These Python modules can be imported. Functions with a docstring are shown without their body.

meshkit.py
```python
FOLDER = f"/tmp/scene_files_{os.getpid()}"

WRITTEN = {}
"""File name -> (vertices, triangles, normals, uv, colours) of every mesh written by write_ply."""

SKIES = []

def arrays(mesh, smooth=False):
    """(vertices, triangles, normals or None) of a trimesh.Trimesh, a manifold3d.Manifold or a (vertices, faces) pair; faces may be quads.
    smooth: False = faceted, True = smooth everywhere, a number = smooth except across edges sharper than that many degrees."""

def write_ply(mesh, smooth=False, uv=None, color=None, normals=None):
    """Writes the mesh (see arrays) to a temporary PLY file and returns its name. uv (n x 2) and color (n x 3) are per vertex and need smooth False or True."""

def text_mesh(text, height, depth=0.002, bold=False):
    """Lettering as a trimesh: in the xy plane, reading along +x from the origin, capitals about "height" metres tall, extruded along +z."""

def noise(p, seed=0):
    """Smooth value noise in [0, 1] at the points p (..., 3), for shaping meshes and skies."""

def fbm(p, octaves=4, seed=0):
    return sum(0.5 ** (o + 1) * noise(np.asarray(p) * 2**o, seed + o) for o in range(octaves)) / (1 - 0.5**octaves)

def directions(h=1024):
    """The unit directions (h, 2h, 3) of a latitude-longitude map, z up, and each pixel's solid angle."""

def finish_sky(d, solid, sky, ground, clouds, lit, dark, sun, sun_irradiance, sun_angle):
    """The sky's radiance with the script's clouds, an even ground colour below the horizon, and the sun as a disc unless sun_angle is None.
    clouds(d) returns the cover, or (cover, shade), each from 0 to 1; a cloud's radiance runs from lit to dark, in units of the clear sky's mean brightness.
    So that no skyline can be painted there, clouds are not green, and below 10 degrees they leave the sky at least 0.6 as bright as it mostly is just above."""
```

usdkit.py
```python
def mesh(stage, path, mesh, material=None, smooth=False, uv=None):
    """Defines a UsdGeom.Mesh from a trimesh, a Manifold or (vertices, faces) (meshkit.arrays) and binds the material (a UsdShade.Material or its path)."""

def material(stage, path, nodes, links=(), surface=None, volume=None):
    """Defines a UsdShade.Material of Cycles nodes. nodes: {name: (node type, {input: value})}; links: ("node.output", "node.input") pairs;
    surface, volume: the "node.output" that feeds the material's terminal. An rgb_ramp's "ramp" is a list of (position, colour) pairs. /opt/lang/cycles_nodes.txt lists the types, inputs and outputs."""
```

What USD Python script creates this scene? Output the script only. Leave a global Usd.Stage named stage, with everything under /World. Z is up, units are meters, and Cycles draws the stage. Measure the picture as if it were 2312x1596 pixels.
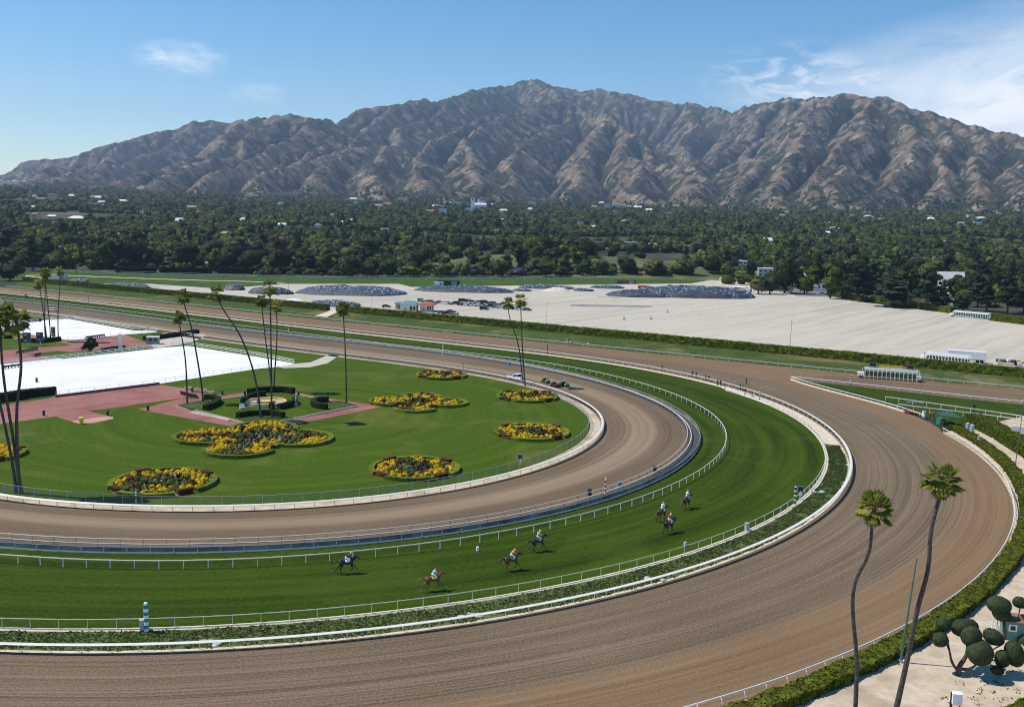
import math, random
import numpy as np
import trimesh
import shapely
from shapely.geometry import Polygon, Point, LineString
from shapely.ops import unary_union
from scipy import sparse
from scipy.sparse.linalg import spsolve_triangular
from scipy.interpolate import splprep, splev
from scipy.ndimage import zoom as nzoom, gaussian_filter
import manifold3d as m3
import meshkit, usdkit
from pxr import Usd, UsdGeom, UsdLux, UsdShade, Gf, Sdf, Vt

stage = Usd.Stage.CreateInMemory()
UsdGeom.SetStageUpAxis(stage, "Z"); UsdGeom.SetStageMetersPerUnit(stage, 1.0)
UsdGeom.Xform.Define(stage, "/World"); UsdGeom.Scope.Define(stage, "/World/Looks")
rng = np.random.default_rng(7); random.seed(7)
PI = math.pi

EXPO, SKYSTR, SUNI, SKYSAT, CLOUDC = 0.0, 0.13, 1.3, 1.42, (9.5, 9.6, 9.8)
HAZE = 0.000042
# ------------------------------------------------------------------ camera
W_, H_ = 2312.0, 1596.0                      # units in which positions were read off the photograph
FPX, PITCH, ROLL, CAMH = 2180.6, math.radians(7.884), math.radians(1.27), 45.0
_c, _s, _cp, _sp = math.cos(ROLL), math.sin(ROLL), math.cos(PITCH), math.sin(PITCH)
def ray(u, v):
    x = (np.asarray(u, float) - W_ / 2) / FPX; y = (np.asarray(v, float) - H_ / 2) / FPX
    x, y = _c * x + _s * y, -_s * x + _c * y
    return np.stack([x, _cp - y * _sp, -(_sp + y * _cp)], -1)
def unit(a): a = np.asarray(a, float); return a / np.linalg.norm(a)
cam = UsdGeom.Camera.Define(stage, "/World/camera")
fw = unit(ray(W_ / 2, H_ / 2)); rt = unit(ray(W_ / 2 + 1, H_ / 2) - ray(W_ / 2, H_ / 2)); up = np.cross(rt, fw)
cam.AddTransformOp().Set(Gf.Matrix4d(*rt, 0, *up, 0, *(-fw), 0, 0, 0, CAMH, 1))
cam.CreateHorizontalApertureAttr(36.0); cam.CreateFocalLengthAttr(36.0 * FPX / W_); cam.CreateClippingRangeAttr(Gf.Vec2f(0.5, 60000.0))
cam.CreateExposureAttr(EXPO)

# ------------------------------------------------------------------ sky and sun
SUN_EL, SUN_AZ = math.radians(56.0), math.atan2(-0.985, 0.174)
sunv = np.array([math.sin(SUN_AZ) * math.cos(SUN_EL), math.cos(SUN_AZ) * math.cos(SUN_EL), math.sin(SUN_EL)])
cl = ray(2500, 320); cl = cl / np.linalg.norm(cl)
w1 = ray(405, 132); w1 = w1 / np.linalg.norm(w1)
w2 = ray(582, 212); w2 = w2 / np.linalg.norm(w2)
w3 = ray(1800, 180); w3 = w3 / np.linalg.norm(w3)
nodes = {"sky": ("sky_texture", {"sky_type": "single_scattering", "sun_disc": False, "sun_elevation": SUN_EL, "sun_rotation": SUN_AZ, "altitude": 300.0, "air_density": 1.0, "aerosol_density": 0.12, "ozone_density": 1.6}),
  "tc": ("texture_coordinate", {}),
  "stretch": ("mapping", {"scale": (1.0, 1.0, 2.6), "rotation": (0.0, 0.12, 0.0)}),
  "n1": ("noise_texture", {"scale": 6.0, "detail": 9.0, "roughness": 0.62, "distortion": 0.6}),
  "n2": ("noise_texture", {"scale": 22.0, "detail": 6.0, "roughness": 0.6, "distortion": 1.2}),
  "hue": ("hsv", {"saturation": SKYSAT, "value": 1.0, "fac": 1.0}),
  "cloudcol": ("color", {"value": CLOUDC}),
  "mix": ("mix_color", {"blend_type": "mix", "use_clamp": False}),
  "bg": ("background_shader", {"strength": SKYSTR})}
links = [("sky.color", "hue.color"), ("tc.generated", "stretch.vector"), ("stretch.vector", "n1.vector"), ("stretch.vector", "n2.vector")]
# cloud bank to the right of the mountains and a few wisps: each a soft region of the sky filled by noise
prev = None
for k, (dv, r0, r1, lo, hi, amt, nz) in enumerate([(cl, 0.33, 0.12, 0.24, 0.50, 1.0, "n1"), (w1, 0.048, 0.0, 0.36, 0.64, 0.75, "n2"), (w2, 0.032, 0.0, 0.38, 0.66, 0.50, "n2"), (w3, 0.10, 0.0, 0.44, 0.66, 0.8, "n2")]):
    nodes |= {f"sb{k}": ("vector_math", {"math_type": "subtract", "vector2": tuple(dv)}), f"sc{k}": ("vector_math", {"math_type": "multiply", "vector2": (1.0, 1.0, 2.6 if k else 2.5)}), f"ln{k}": ("vector_math", {"math_type": "length"}),
      f"fall{k}": ("map_range", {"from_min": r0, "from_max": r1, "to_min": 0.0, "to_max": 1.0, "clamp": True}),
      f"th{k}": ("map_range", {"from_min": lo, "from_max": hi, "to_min": 0.0, "to_max": 1.0, "clamp": True}),
      f"mu{k}": ("math", {"math_type": "multiply"}), f"am{k}": ("math", {"math_type": "multiply", "value2": amt}), f"ad{k}": ("math", {"math_type": "add", "value2": 0.0})}
    links += [("tc.generated", f"sb{k}.vector1"), (f"sb{k}.vector", f"sc{k}.vector1"), (f"sc{k}.vector", f"ln{k}.vector1"), (f"ln{k}.value", f"fall{k}.value"), (f"{nz}.fac", f"th{k}.value"),
      (f"fall{k}.result", f"mu{k}.value1"), (f"th{k}.result", f"mu{k}.value2"), (f"mu{k}.value", f"am{k}.value1"), (f"am{k}.value", f"ad{k}.value1")]
    if prev: links.append((prev, f"ad{k}.value2"))
    prev = f"ad{k}.value"
links += [(prev, "mix.fac"), ("hue.color", "mix.a"), ("cloudcol.color", "mix.b"), ("mix.result", "bg.color")]
skym = usdkit.material(stage, "/World/Looks/sky", nodes, links, surface="bg.background")
dome = UsdLux.DomeLight.Define(stage, "/World/sky"); dome.CreateIntensityAttr(1.0)
UsdShade.MaterialBindingAPI.Apply(dome.GetPrim()).Bind(skym)
dome.GetPrim().SetCustomDataByKey("kind", "structure"); dome.GetPrim().SetCustomDataByKey("label", "blue afternoon sky with thin clouds over the right ridge"); dome.GetPrim().SetCustomDataByKey("category", "sky")
sun = UsdLux.DistantLight.Define(stage, "/World/sun")
sun.CreateIntensityAttr(SUNI); sun.CreateAngleAttr(0.53); sun.CreateColorAttr(Gf.Vec3f(1.0, 0.93, 0.82)); sun.GetPrim().CreateAttribute("inputs:normalize", Sdf.ValueTypeNames.Bool).Set(True)
zx = unit(np.cross([0, 0, 1.0], sunv)); zy = np.cross(sunv, zx)
sun.AddTransformOp().Set(Gf.Matrix4d(*zx, 0, *zy, 0, *sunv, 0, 0, 0, 400, 1))

# ------------------------------------------------------------------ helpers
TC = np.array([-53.46, 216.71])              # centre of the turn
def G(u, v, z=0.0):
    d = ray(u, v); t = (CAMH - z) / (-d[..., 2]); p = d * t[..., None]; p[..., 2] = z
    return p
def GT(u, v):
    """the point of the rising town plain seen at u, v"""
    d = ray(u, v); dh = math.hypot(d[0], d[1]); lo, hi = 100.0, 4200.0
    f = lambda r: CAMH + d[2] / dh * r - plain(d[0] / dh * r, d[1] / dh * r)
    rs = np.linspace(300, 4200, 400); vals = np.array([f(r) for r in rs]); i = int(np.argmax(vals < 0)) if (vals < 0).any() else len(rs) - 1
    r = rs[i]; return np.array([d[0] / dh * r, d[1] / dh * r, plain(d[0] / dh * r, d[1] / dh * r)])
def on_plane(u, v, base):
    """the point seen at u, v in the upright plane that faces the camera through base"""
    d = ray(u, v); t = base[1] / d[1]; p = d * t; p[2] += CAMH
    return p
def project(p):
    p = np.asarray(p, float); X, Y, Z = p[..., 0], p[..., 1], p[..., 2] - CAMH
    d = Y * _cp - Z * _sp; x = X / d; y = -(Z * _cp + Y * _sp) / d
    return np.stack([(_c * x - _s * y) * FPX + W_ / 2, (_s * x + _c * y) * FPX + H_ / 2], -1)
def hill(x, y):
    h = 0.0
    for (u, d, hh, a, b) in ((1150, 900, 8.0, 62, 55), (1430, 870, 8.5, 70, 50), (1290, 890, 4.0, 90, 55), (560, 960, 4.0, 60, 50)):
        r = ray(u, 600); cx, cy = r[0] / r[1] * d, d
        h = h + hh * np.exp(-((x - cx) / a) ** 2 - ((y - cy) / b) ** 2)
    return h
def plain(x, y):
    r = np.hypot(x, y); t = np.clip(r - 790, 0, None)
    return 0.036 * t * t / (t + 120) + np.where(r > 780, hill(x, y) * np.clip((r - 790) / 40, 0, 1), 0.0)
def resample(P, step):
    P = np.asarray(P, float); d = np.r_[0, np.cumsum(np.linalg.norm(np.diff(P, axis=0), axis=1))]
    n = max(int(round(d[-1] / step)), 1) + 1; t = np.linspace(0, d[-1], n)
    return np.stack([np.interp(t, d, P[:, k]) for k in range(P.shape[1])], 1)
def trace(px, h=0.0, sm=1.0, step=2.0, pre=0.0, post=0.0):
    px = X(px); P = G(px[:, 0], px[:, 1], h)[:, :2]
    d = np.hypot(P[:, 0], P[:, 1]); err = np.maximum(d * d / (45 * FPX) * 1.2, 0.12)
    u = np.r_[0, np.cumsum(np.linalg.norm(np.diff(P, axis=0), axis=1))]
    tck, _ = splprep(P.T, u=u, w=1 / err, s=sm * len(P), k=min(3, len(P) - 1))
    C = np.stack(splev(np.linspace(0, u[-1], 600), tck), 1)
    if pre:
        r = C[0] - TC; a = math.atan2(r[1], r[0]); R = np.hypot(*r); t = C[3] - C[0]; sg = np.sign(r[0] * t[1] - r[1] * t[0])
        aa = a - sg * np.radians(np.linspace(pre, 0.5, 40)); C = np.r_[TC + R * np.stack([np.cos(aa), np.sin(aa)], 1), C]
    if post:
        t = C[-1] - C[-40]; C = np.r_[C, [C[-1] + t / np.linalg.norm(t) * post]]
    return resample(C, step)
def X(s): return np.array([tuple(map(float, p.split(","))) for p in s.split()])
def normals2(P):
    t = np.gradient(P, axis=0); t /= np.maximum(np.linalg.norm(t, axis=1, keepdims=True), 1e-9); return np.stack([-t[:, 1], t[:, 0]], 1)
def off(P, d): return P + normals2(P) * d
def gp(s, z=0.0): a = X(s); return G(a[:, 0], a[:, 1], z)[:, :2]

class MB:
    def __init__(s): s.v, s.f, s.n = [], [], 0
    def add(s, v, f):
        v = np.asarray(v, float); f = np.asarray(f, int)
        if f.shape[1] == 4: f = np.vstack([f[:, [0, 1, 2]], f[:, [0, 2, 3]]])
        s.v.append(v); s.f.append(f + s.n); s.n += len(v); return s
    def tm(s, m): return s.add(m.vertices, m.faces)
    def box(s, c, d, rz=0.0, top=None):
        x, y, z = np.array(d, float) / 2; tx, ty = (x, y) if top is None else (top[0] / 2, top[1] / 2)
        v = np.array([[-x, -y, -z], [x, -y, -z], [x, y, -z], [-x, y, -z], [-tx, -ty, z], [tx, -ty, z], [tx, ty, z], [-tx, ty, z]])
        ca, sa = math.cos(rz), math.sin(rz); v[:, :2] = v[:, :2] @ np.array([[ca, sa], [-sa, ca]])
        return s.add(v + np.array(c, float), [[0, 3, 2, 1], [4, 5, 6, 7], [0, 1, 5, 4], [1, 2, 6, 5], [2, 3, 7, 6], [3, 0, 4, 7]])
    def tube(s, P, r, n=6, cap=True):
        P = np.asarray(P, float); r = np.broadcast_to(np.asarray(r, float), (len(P),)); t = np.gradient(P, axis=0); t /= np.maximum(np.linalg.norm(t, axis=1, keepdims=True), 1e-9)
        ref = np.array([0, 0, 1.0]) if abs(t[:, 2]).mean() < 0.8 else np.array([1.0, 0, 0])
        a = np.cross(t, ref); a /= np.maximum(np.linalg.norm(a, axis=1, keepdims=True), 1e-9); b = np.cross(t, a)
        th = np.arange(n) / n * 2 * PI
        v = (P[:, None] + r[:, None, None] * (np.cos(th)[None, :, None] * a[:, None] + np.sin(th)[None, :, None] * b[:, None])).reshape(-1, 3)
        i, j = np.meshgrid(np.arange(len(P) - 1), np.arange(n), indexing="ij"); i, j = i.ravel(), j.ravel(); k = (j + 1) % n
        f = np.stack([i * n + j, (i + 1) * n + j, (i + 1) * n + k, i * n + k], 1); s.add(v, f)
        if cap:
            for q, o in ((0, 1), (len(P) - 1, -1)):
                ring = np.arange(n)[::o]; s.add(v[q * n:(q + 1) * n], np.stack([np.full(n - 2, ring[0]), ring[1:-1], ring[2:]], 1))
        return s
    def cyl(s, a, b, r0, r1=None, n=8): return s.tube([a, b], [r0, r0 if r1 is None else r1], n)
    def sweep(s, P, prof, z=0.0, closed=True, caps=True):
        """a profile of (outwards, up) points carried along the ground curve P (n x 2)"""
        P = np.asarray(P, float); N = normals2(P); prof = np.asarray(prof, float); m = len(prof); zz = np.broadcast_to(np.asarray(z, float), (len(P),))
        v = np.concatenate([P[:, None] + N[:, None] * prof[None, :, 0:1], np.broadcast_to(prof[None, :, 1:2], (len(P), m, 1)) + zz[:, None, None]], 2).reshape(-1, 3)
        i, j = np.meshgrid(np.arange(len(P) - 1), np.arange(m if closed else m - 1), indexing="ij"); i, j = i.ravel(), j.ravel(); k = (j + 1) % m
        s.add(v, np.stack([i * m + j, (i + 1) * m + j, (i + 1) * m + k, i * m + k], 1)[:, ::-1])
        if closed and caps:
            ff = np.stack([np.zeros(m - 2, int), np.arange(1, m - 1), np.arange(2, m)], 1); s.add(v[:m], ff[:, ::-1]); s.add(v[-m:], ff)
        return s
    def ball(s, c, r, sub=1, noise=0.0, seed=0, freq=1.5):
        m = trimesh.creation.icosphere(sub, 1.0); v = m.vertices
        if noise: v = v * (1 + noise * (meshkit.fbm(v * freq + seed * 3.7 + 11, 3, seed) - 0.5)[:, None] * 2)
        return s.add(v * np.broadcast_to(np.asarray(r, float), (3,)) + np.asarray(c, float), m.faces)
    def mesh(s): return (np.vstack(s.v), np.vstack(s.f))
_used = {}
def fresh(parent, name):
    k = (parent, name); n = _used.get(k, -1) + 1; _used[k] = n
    return f"{parent}/{name}" if n == 0 else f"{parent}/{name}_{n:03d}"
def tag(p, label=None, cat=None, group=None, kind=None):
    p = p.GetPrim() if hasattr(p, "GetPrim") else p
    for k, v in (("label", label), ("category", cat), ("group", group), ("kind", kind)):
        if v: p.SetCustomDataByKey(k, v)
    return p
LOCS = {}
def thing(name, label, cat, loc=(0, 0, 0), rz=0.0, group=None, kind=None, sc=None):
    path = fresh("/World", name); x = UsdGeom.Xform.Define(stage, path); loc = tuple(float(a) for a in loc)
    x.AddTranslateOp().Set(Gf.Vec3d(*loc))
    if rz: x.AddRotateZOp().Set(math.degrees(rz))
    if sc is not None: x.AddScaleOp().Set(Gf.Vec3f(*np.broadcast_to(sc, (3,)).astype(float).tolist()))
    LOCS[path] = np.array(loc); return tag(x, label, cat, group, kind)
def raw(m): return m.mesh() if isinstance(m, MB) else (np.asarray(m.vertices), np.asarray(m.faces)) if hasattr(m, "faces") else m
def part(t, name, m, material, label=None, smooth=False, world=False, uv=None, kind=None):
    """a mesh under the prim t; world=True: its points are in world coordinates"""
    base = str(t.GetPath()); v, f = raw(m); v = np.asarray(v, float)
    if world: v = v - LOCS["/World/" + base.split("/")[2]]
    g = usdkit.mesh(stage, fresh(base, name), (v, f), material, smooth, uv)
    return tag(g, label, None, None, kind)
def solo(name, m, material, label=None, cat=None, group=None, kind=None, smooth=False, uv=None):
    g = usdkit.mesh(stage, fresh("/World", name), raw(m), material, smooth, uv); return tag(g, label, cat, group, kind)
def copy_of(src, name, loc, rz, label, cat, group=None, sc=1.0):
    path = fresh("/World", name); p = stage.DefinePrim(path, "Xform"); p.GetReferences().AddInternalReference(src.GetPath()); p.SetInstanceable(True)
    x = UsdGeom.Xformable(p); x.ClearXformOpOrder(); x.AddTranslateOp().Set(Gf.Vec3d(*map(float, loc))); x.AddRotateZOp().Set(math.degrees(rz)); x.AddScaleOp().Set(Gf.Vec3f(*np.broadcast_to(sc, (3,)).astype(float).tolist()))
    return tag(p, label, cat, group)
def flat(poly, z):
    """a flat sheet from a shapely polygon or an n x 2 outline"""
    if not isinstance(poly, (Polygon, shapely.MultiPolygon)): poly = Polygon(poly)
    poly = poly.buffer(0); mb = MB()
    for g in getattr(poly, "geoms", [poly]):
        v, f = trimesh.creation.triangulate_polygon(g, engine="earcut"); v = np.asarray(v)
        a = v[f]; s = (a[:, 1, 0] - a[:, 0, 0]) * (a[:, 2, 1] - a[:, 0, 1]) - (a[:, 1, 1] - a[:, 0, 1]) * (a[:, 2, 0] - a[:, 0, 0]); f = np.where(s[:, None] < 0, f[:, ::-1], f)
        mb.add(np.c_[v, np.full(len(v), z)], f)
    return mb
def ribbon(Pin, Pout, z, across=5, n=None, zout=None):
    """a band between two ground curves; st = (metres across, metres along)"""
    n = n or max(len(Pin), len(Pout)); rs = lambda P: np.stack([np.interp(np.linspace(0, 1, n), np.linspace(0, 1, len(P)), P[:, k]) for k in (0, 1)], 1)
    a, b = rs(np.asarray(Pin)), rs(np.asarray(Pout)); t = np.linspace(0, 1, across); w = np.linalg.norm(b - a, axis=1)
    v = a[:, None] * (1 - t)[None, :, None] + b[:, None] * t[None, :, None]
    L = np.r_[0, np.cumsum(np.linalg.norm(np.diff((a + b) / 2, axis=0), axis=1))]
    uv = np.stack([w[:, None] * t[None], np.broadcast_to(L[:, None], (n, across))], -1).reshape(-1, 2)
    zz = z + (0 if zout is None else (zout - z)) * t; v = np.concatenate([v, np.broadcast_to(zz[None, :, None], (n, across, 1))], 2).reshape(-1, 3)
    i, j = np.meshgrid(np.arange(n - 1), np.arange(across - 1), indexing="ij"); i, j = i.ravel(), j.ravel()
    f = np.stack([i * across + j, (i + 1) * across + j, (i + 1) * across + j + 1, i * across + j + 1], 1); f = np.vstack([f[:, [0, 1, 2]], f[:, [0, 2, 3]]])
    A = v[f[0]]; 
    if np.cross(A[1] - A[0], A[2] - A[0])[2] < 0: f = f[:, ::-1]
    return (v, f), uv

ORD = "first second third fourth fifth sixth seventh eighth ninth tenth eleventh twelfth thirteenth fourteenth fifteenth sixteenth seventeenth eighteenth nineteenth twentieth".split()
def nth(k): return ORD[k] if k < 20 else ["twenty", "thirty", "forty"][(k + 1) // 10 - 2] + ("-" + ORD[(k + 1) % 10 - 1] if (k + 1) % 10 else "th")
# ------------------------------------------------------------------ materials
def mat(name, c1, c2=None, scale=1.0, rough=0.8, detail=4.0, lo=0.35, hi=0.65, bump=0.0, bscale=None, bdist=0.05, spec=0.3, coord="geo.position", mscale=None, metal=0.0, c3=None, scale2=None, coat=0.0):
    n = {"geo": ("geometry", {}), "tc": ("texture_coordinate", {}), "p": ("principled_bsdf", {"roughness": rough, "specular_ior_level": spec, "metallic": metal, "coat_weight": coat})}; l = []
    vec = coord
    if mscale: n["map"] = ("mapping", {"scale": mscale}); l.append((coord, "map.vector")); vec = "map.vector"
    if c2 is None: n["p"][1]["base_color"] = c1
    else:
        n["nz"] = ("noise_texture", {"scale": scale, "detail": detail, "roughness": 0.6}); n["rp"] = ("rgb_ramp", {"ramp": [(lo, c1), (hi, c2)]}); l += [(vec, "nz.vector"), ("nz.fac", "rp.fac")]; out = "rp.color"
        if c3 is not None:
            n["nz2"] = ("noise_texture", {"scale": scale2, "detail": 3.0, "roughness": 0.55}); n["r2"] = ("map_range", {"from_min": 0.48, "from_max": 0.68, "to_min": 0.0, "to_max": 0.85, "clamp": True}); n["mx"] = ("mix_color", {"b": c3})
            l += [(coord, "nz2.vector"), ("nz2.fac", "r2.value"), ("r2.result", "mx.fac"), (out, "mx.a")]; out = "mx.result"
        l.append((out, "p.base_color"))
    if bump:
        n["bn"] = ("noise_texture", {"scale": bscale or scale * 4, "detail": 4.0}); n["b"] = ("bump", {"strength": bump, "distance": bdist}); l += [(vec, "bn.vector"), ("bn.fac", "b.height"), ("b.normal", "p.normal")]
    return usdkit.material(stage, "/World/Looks/" + name, n, l, surface="p.BSDF")
def leafmat(name, dark, light, scale=0.6, trans=0.25, vary=0.5, wide=0.0):
    n = {"geo": ("geometry", {}), "oi": ("object_info", {}), "nz": ("noise_texture", {"scale": scale, "detail": 3.0, "roughness": 0.65}), "add": ("math", {"math_type": "multiply_add", "value2": vary}), "sub": ("math", {"math_type": "add", "value2": 0.0}),
      "isl": ("math", {"math_type": "multiply_add", "value2": 0.3, "value3": -0.15 - vary / 2}), "rp": ("rgb_ramp", {"ramp": [(0.25, dark), (0.75, light)]}), "p": ("principled_bsdf", {"roughness": 0.75, "specular_ior_level": 0.12}), "t": ("translucent_bsdf", {}), "m": ("mix_closure", {"fac": trans})}
    l = [("geo.position", "nz.vector"), ("geo.random_per_island", "isl.value1"), ("oi.random", "add.value1"), ("isl.value", "add.value3"), ("nz.fac", "sub.value1"), ("add.value", "sub.value2"), ("sub.value", "rp.fac"), ("rp.color", "p.base_color"), ("rp.color", "t.color"), ("p.BSDF", "m.closure1"), ("t.BSDF", "m.closure2")]
    if wide:
        n |= {"wn": ("noise_texture", {"scale": 0.07, "detail": 4.0, "roughness": 0.7}), "wm": ("math", {"math_type": "multiply_add", "value2": wide, "value3": -wide / 2}), "wa": ("math", {"math_type": "add"})}; l.remove(("sub.value", "rp.fac")); l += [("geo.position", "wn.vector"), ("wn.fac", "wm.value1"), ("wm.value", "wa.value1"), ("sub.value", "wa.value2"), ("wa.value", "rp.fac")]
    return usdkit.material(stage, "/World/Looks/" + name, n, l, surface="m.closure")

# ---- materials of the setting
def dirtmat(name, base1, base2, light, warm, band=None, warm_from=99.0, fine=1.0):
    n = {"tc": ("texture_coordinate", {}), "geo": ("geometry", {}), "m1": ("mapping", {"scale": (0.9, 0.004, 1)}), "m2": ("mapping", {"scale": (5.5 * fine, 0.010, 1)}),
      "n1": ("noise_texture", {"scale": 1.0, "detail": 5.0, "roughness": 0.6}), "n2": ("noise_texture", {"scale": 1.0, "detail": 3.0, "roughness": 0.7}), "n3": ("noise_texture", {"scale": 3.5, "detail": 5.0, "roughness": 0.7}), "n4": ("noise_texture", {"scale": 0.03, "detail": 4.0}),
      "a": ("math", {"math_type": "multiply", "value2": 0.22}), "b": ("math", {"math_type": "multiply_add", "value2": 0.32}), "c": ("math", {"math_type": "multiply_add", "value2": 0.38}), "d": ("math", {"math_type": "multiply_add", "value2": 0.10}),
      "rp": ("rgb_ramp", {"ramp": [(0.40, base1), (0.60, base2)]}), "sx": ("separate_xyz", {}), "p": ("principled_bsdf", {"roughness": 0.95, "specular_ior_level": 0.1}), "bp": ("bump", {"strength": 0.7, "distance": 0.06})}
    l = [("tc.UV", "m1.vector"), ("tc.UV", "m2.vector"), ("m1.vector", "n1.vector"), ("m2.vector", "n2.vector"), ("geo.position", "n3.vector"), ("geo.position", "n4.vector"), ("n1.fac", "a.value1"), ("n2.fac", "b.value1"), ("a.value", "b.value3"), ("n3.fac", "c.value1"), ("b.value", "c.value3"), ("n4.fac", "d.value1"), ("c.value", "d.value3"), ("d.value", "rp.fac"), ("tc.UV", "sx.vector"), ("d.value", "bp.height"), ("bp.normal", "p.normal")]
    out = "rp.color"
    # a stretch of the surface that the harrows have dried and lightened (band) and the warm, scuffed ground along the outer fence
    for k, (col, e) in enumerate(((light, band), (warm, (warm_from, warm_from + 3, 90, 99)))):
        if e is None: continue
        n |= {f"w{k}": ("math", {"math_type": "multiply_add", "value2": 5.0}), f"u{k}": ("map_range", {"from_min": e[0] + 2.5, "from_max": e[1] + 2.5, "clamp": True}), f"v{k}": ("map_range", {"from_min": e[2] + 2.5, "from_max": e[3] + 2.5, "to_min": 1.0, "to_max": 0.0, "clamp": True}), f"q{k}": ("math", {"math_type": "multiply"}), f"s{k}": ("math", {"math_type": "multiply", "value2": 0.85 if k == 0 else 0.7}), f"x{k}": ("mix_color", {"b": col})}
        l += [("n1.fac", f"w{k}.value1"), ("sx.x", f"w{k}.value3"), (f"w{k}.value", f"u{k}.value"), (f"w{k}.value", f"v{k}.value"), (f"u{k}.result", f"q{k}.value1"), (f"v{k}.result", f"q{k}.value2"), (f"q{k}.value", f"s{k}.value1"), (f"s{k}.value", f"x{k}.fac"), (out, f"x{k}.a")]; out = f"x{k}.result"
        if k == 1:  # keep the harrow lines in the warm ground
            n["wm"] = ("mix_color", {"blend_type": "multiply", "fac": 0.8}); n["wr"] = ("rgb_ramp", {"ramp": [(0.40, (0.50, 0.46, 0.44)), (0.60, (1.0, 1.0, 1.0))]}); l += [("d.value", "wr.fac"), (out, "wm.a"), ("wr.color", "wm.b")]; out = "wm.result"
    l.append((out, "p.base_color"))
    return usdkit.material(stage, "/World/Looks/" + name, n, l, surface="p.BSDF")
M = {}
M["main_dirt"] = dirtmat("main_dirt", (0.112, 0.082, 0.052), (0.240, 0.184, 0.122), (0.3, 0.23, 0.16), (0.25, 0.162, 0.086), None, 17.0)
M["inner_dirt"] = dirtmat("inner_dirt", (0.125, 0.089, 0.056), (0.222, 0.166, 0.110), (0.31, 0.238, 0.158), (0.2, 0.15, 0.1), (5.5, 7.5, 11.5, 13.5))
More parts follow.
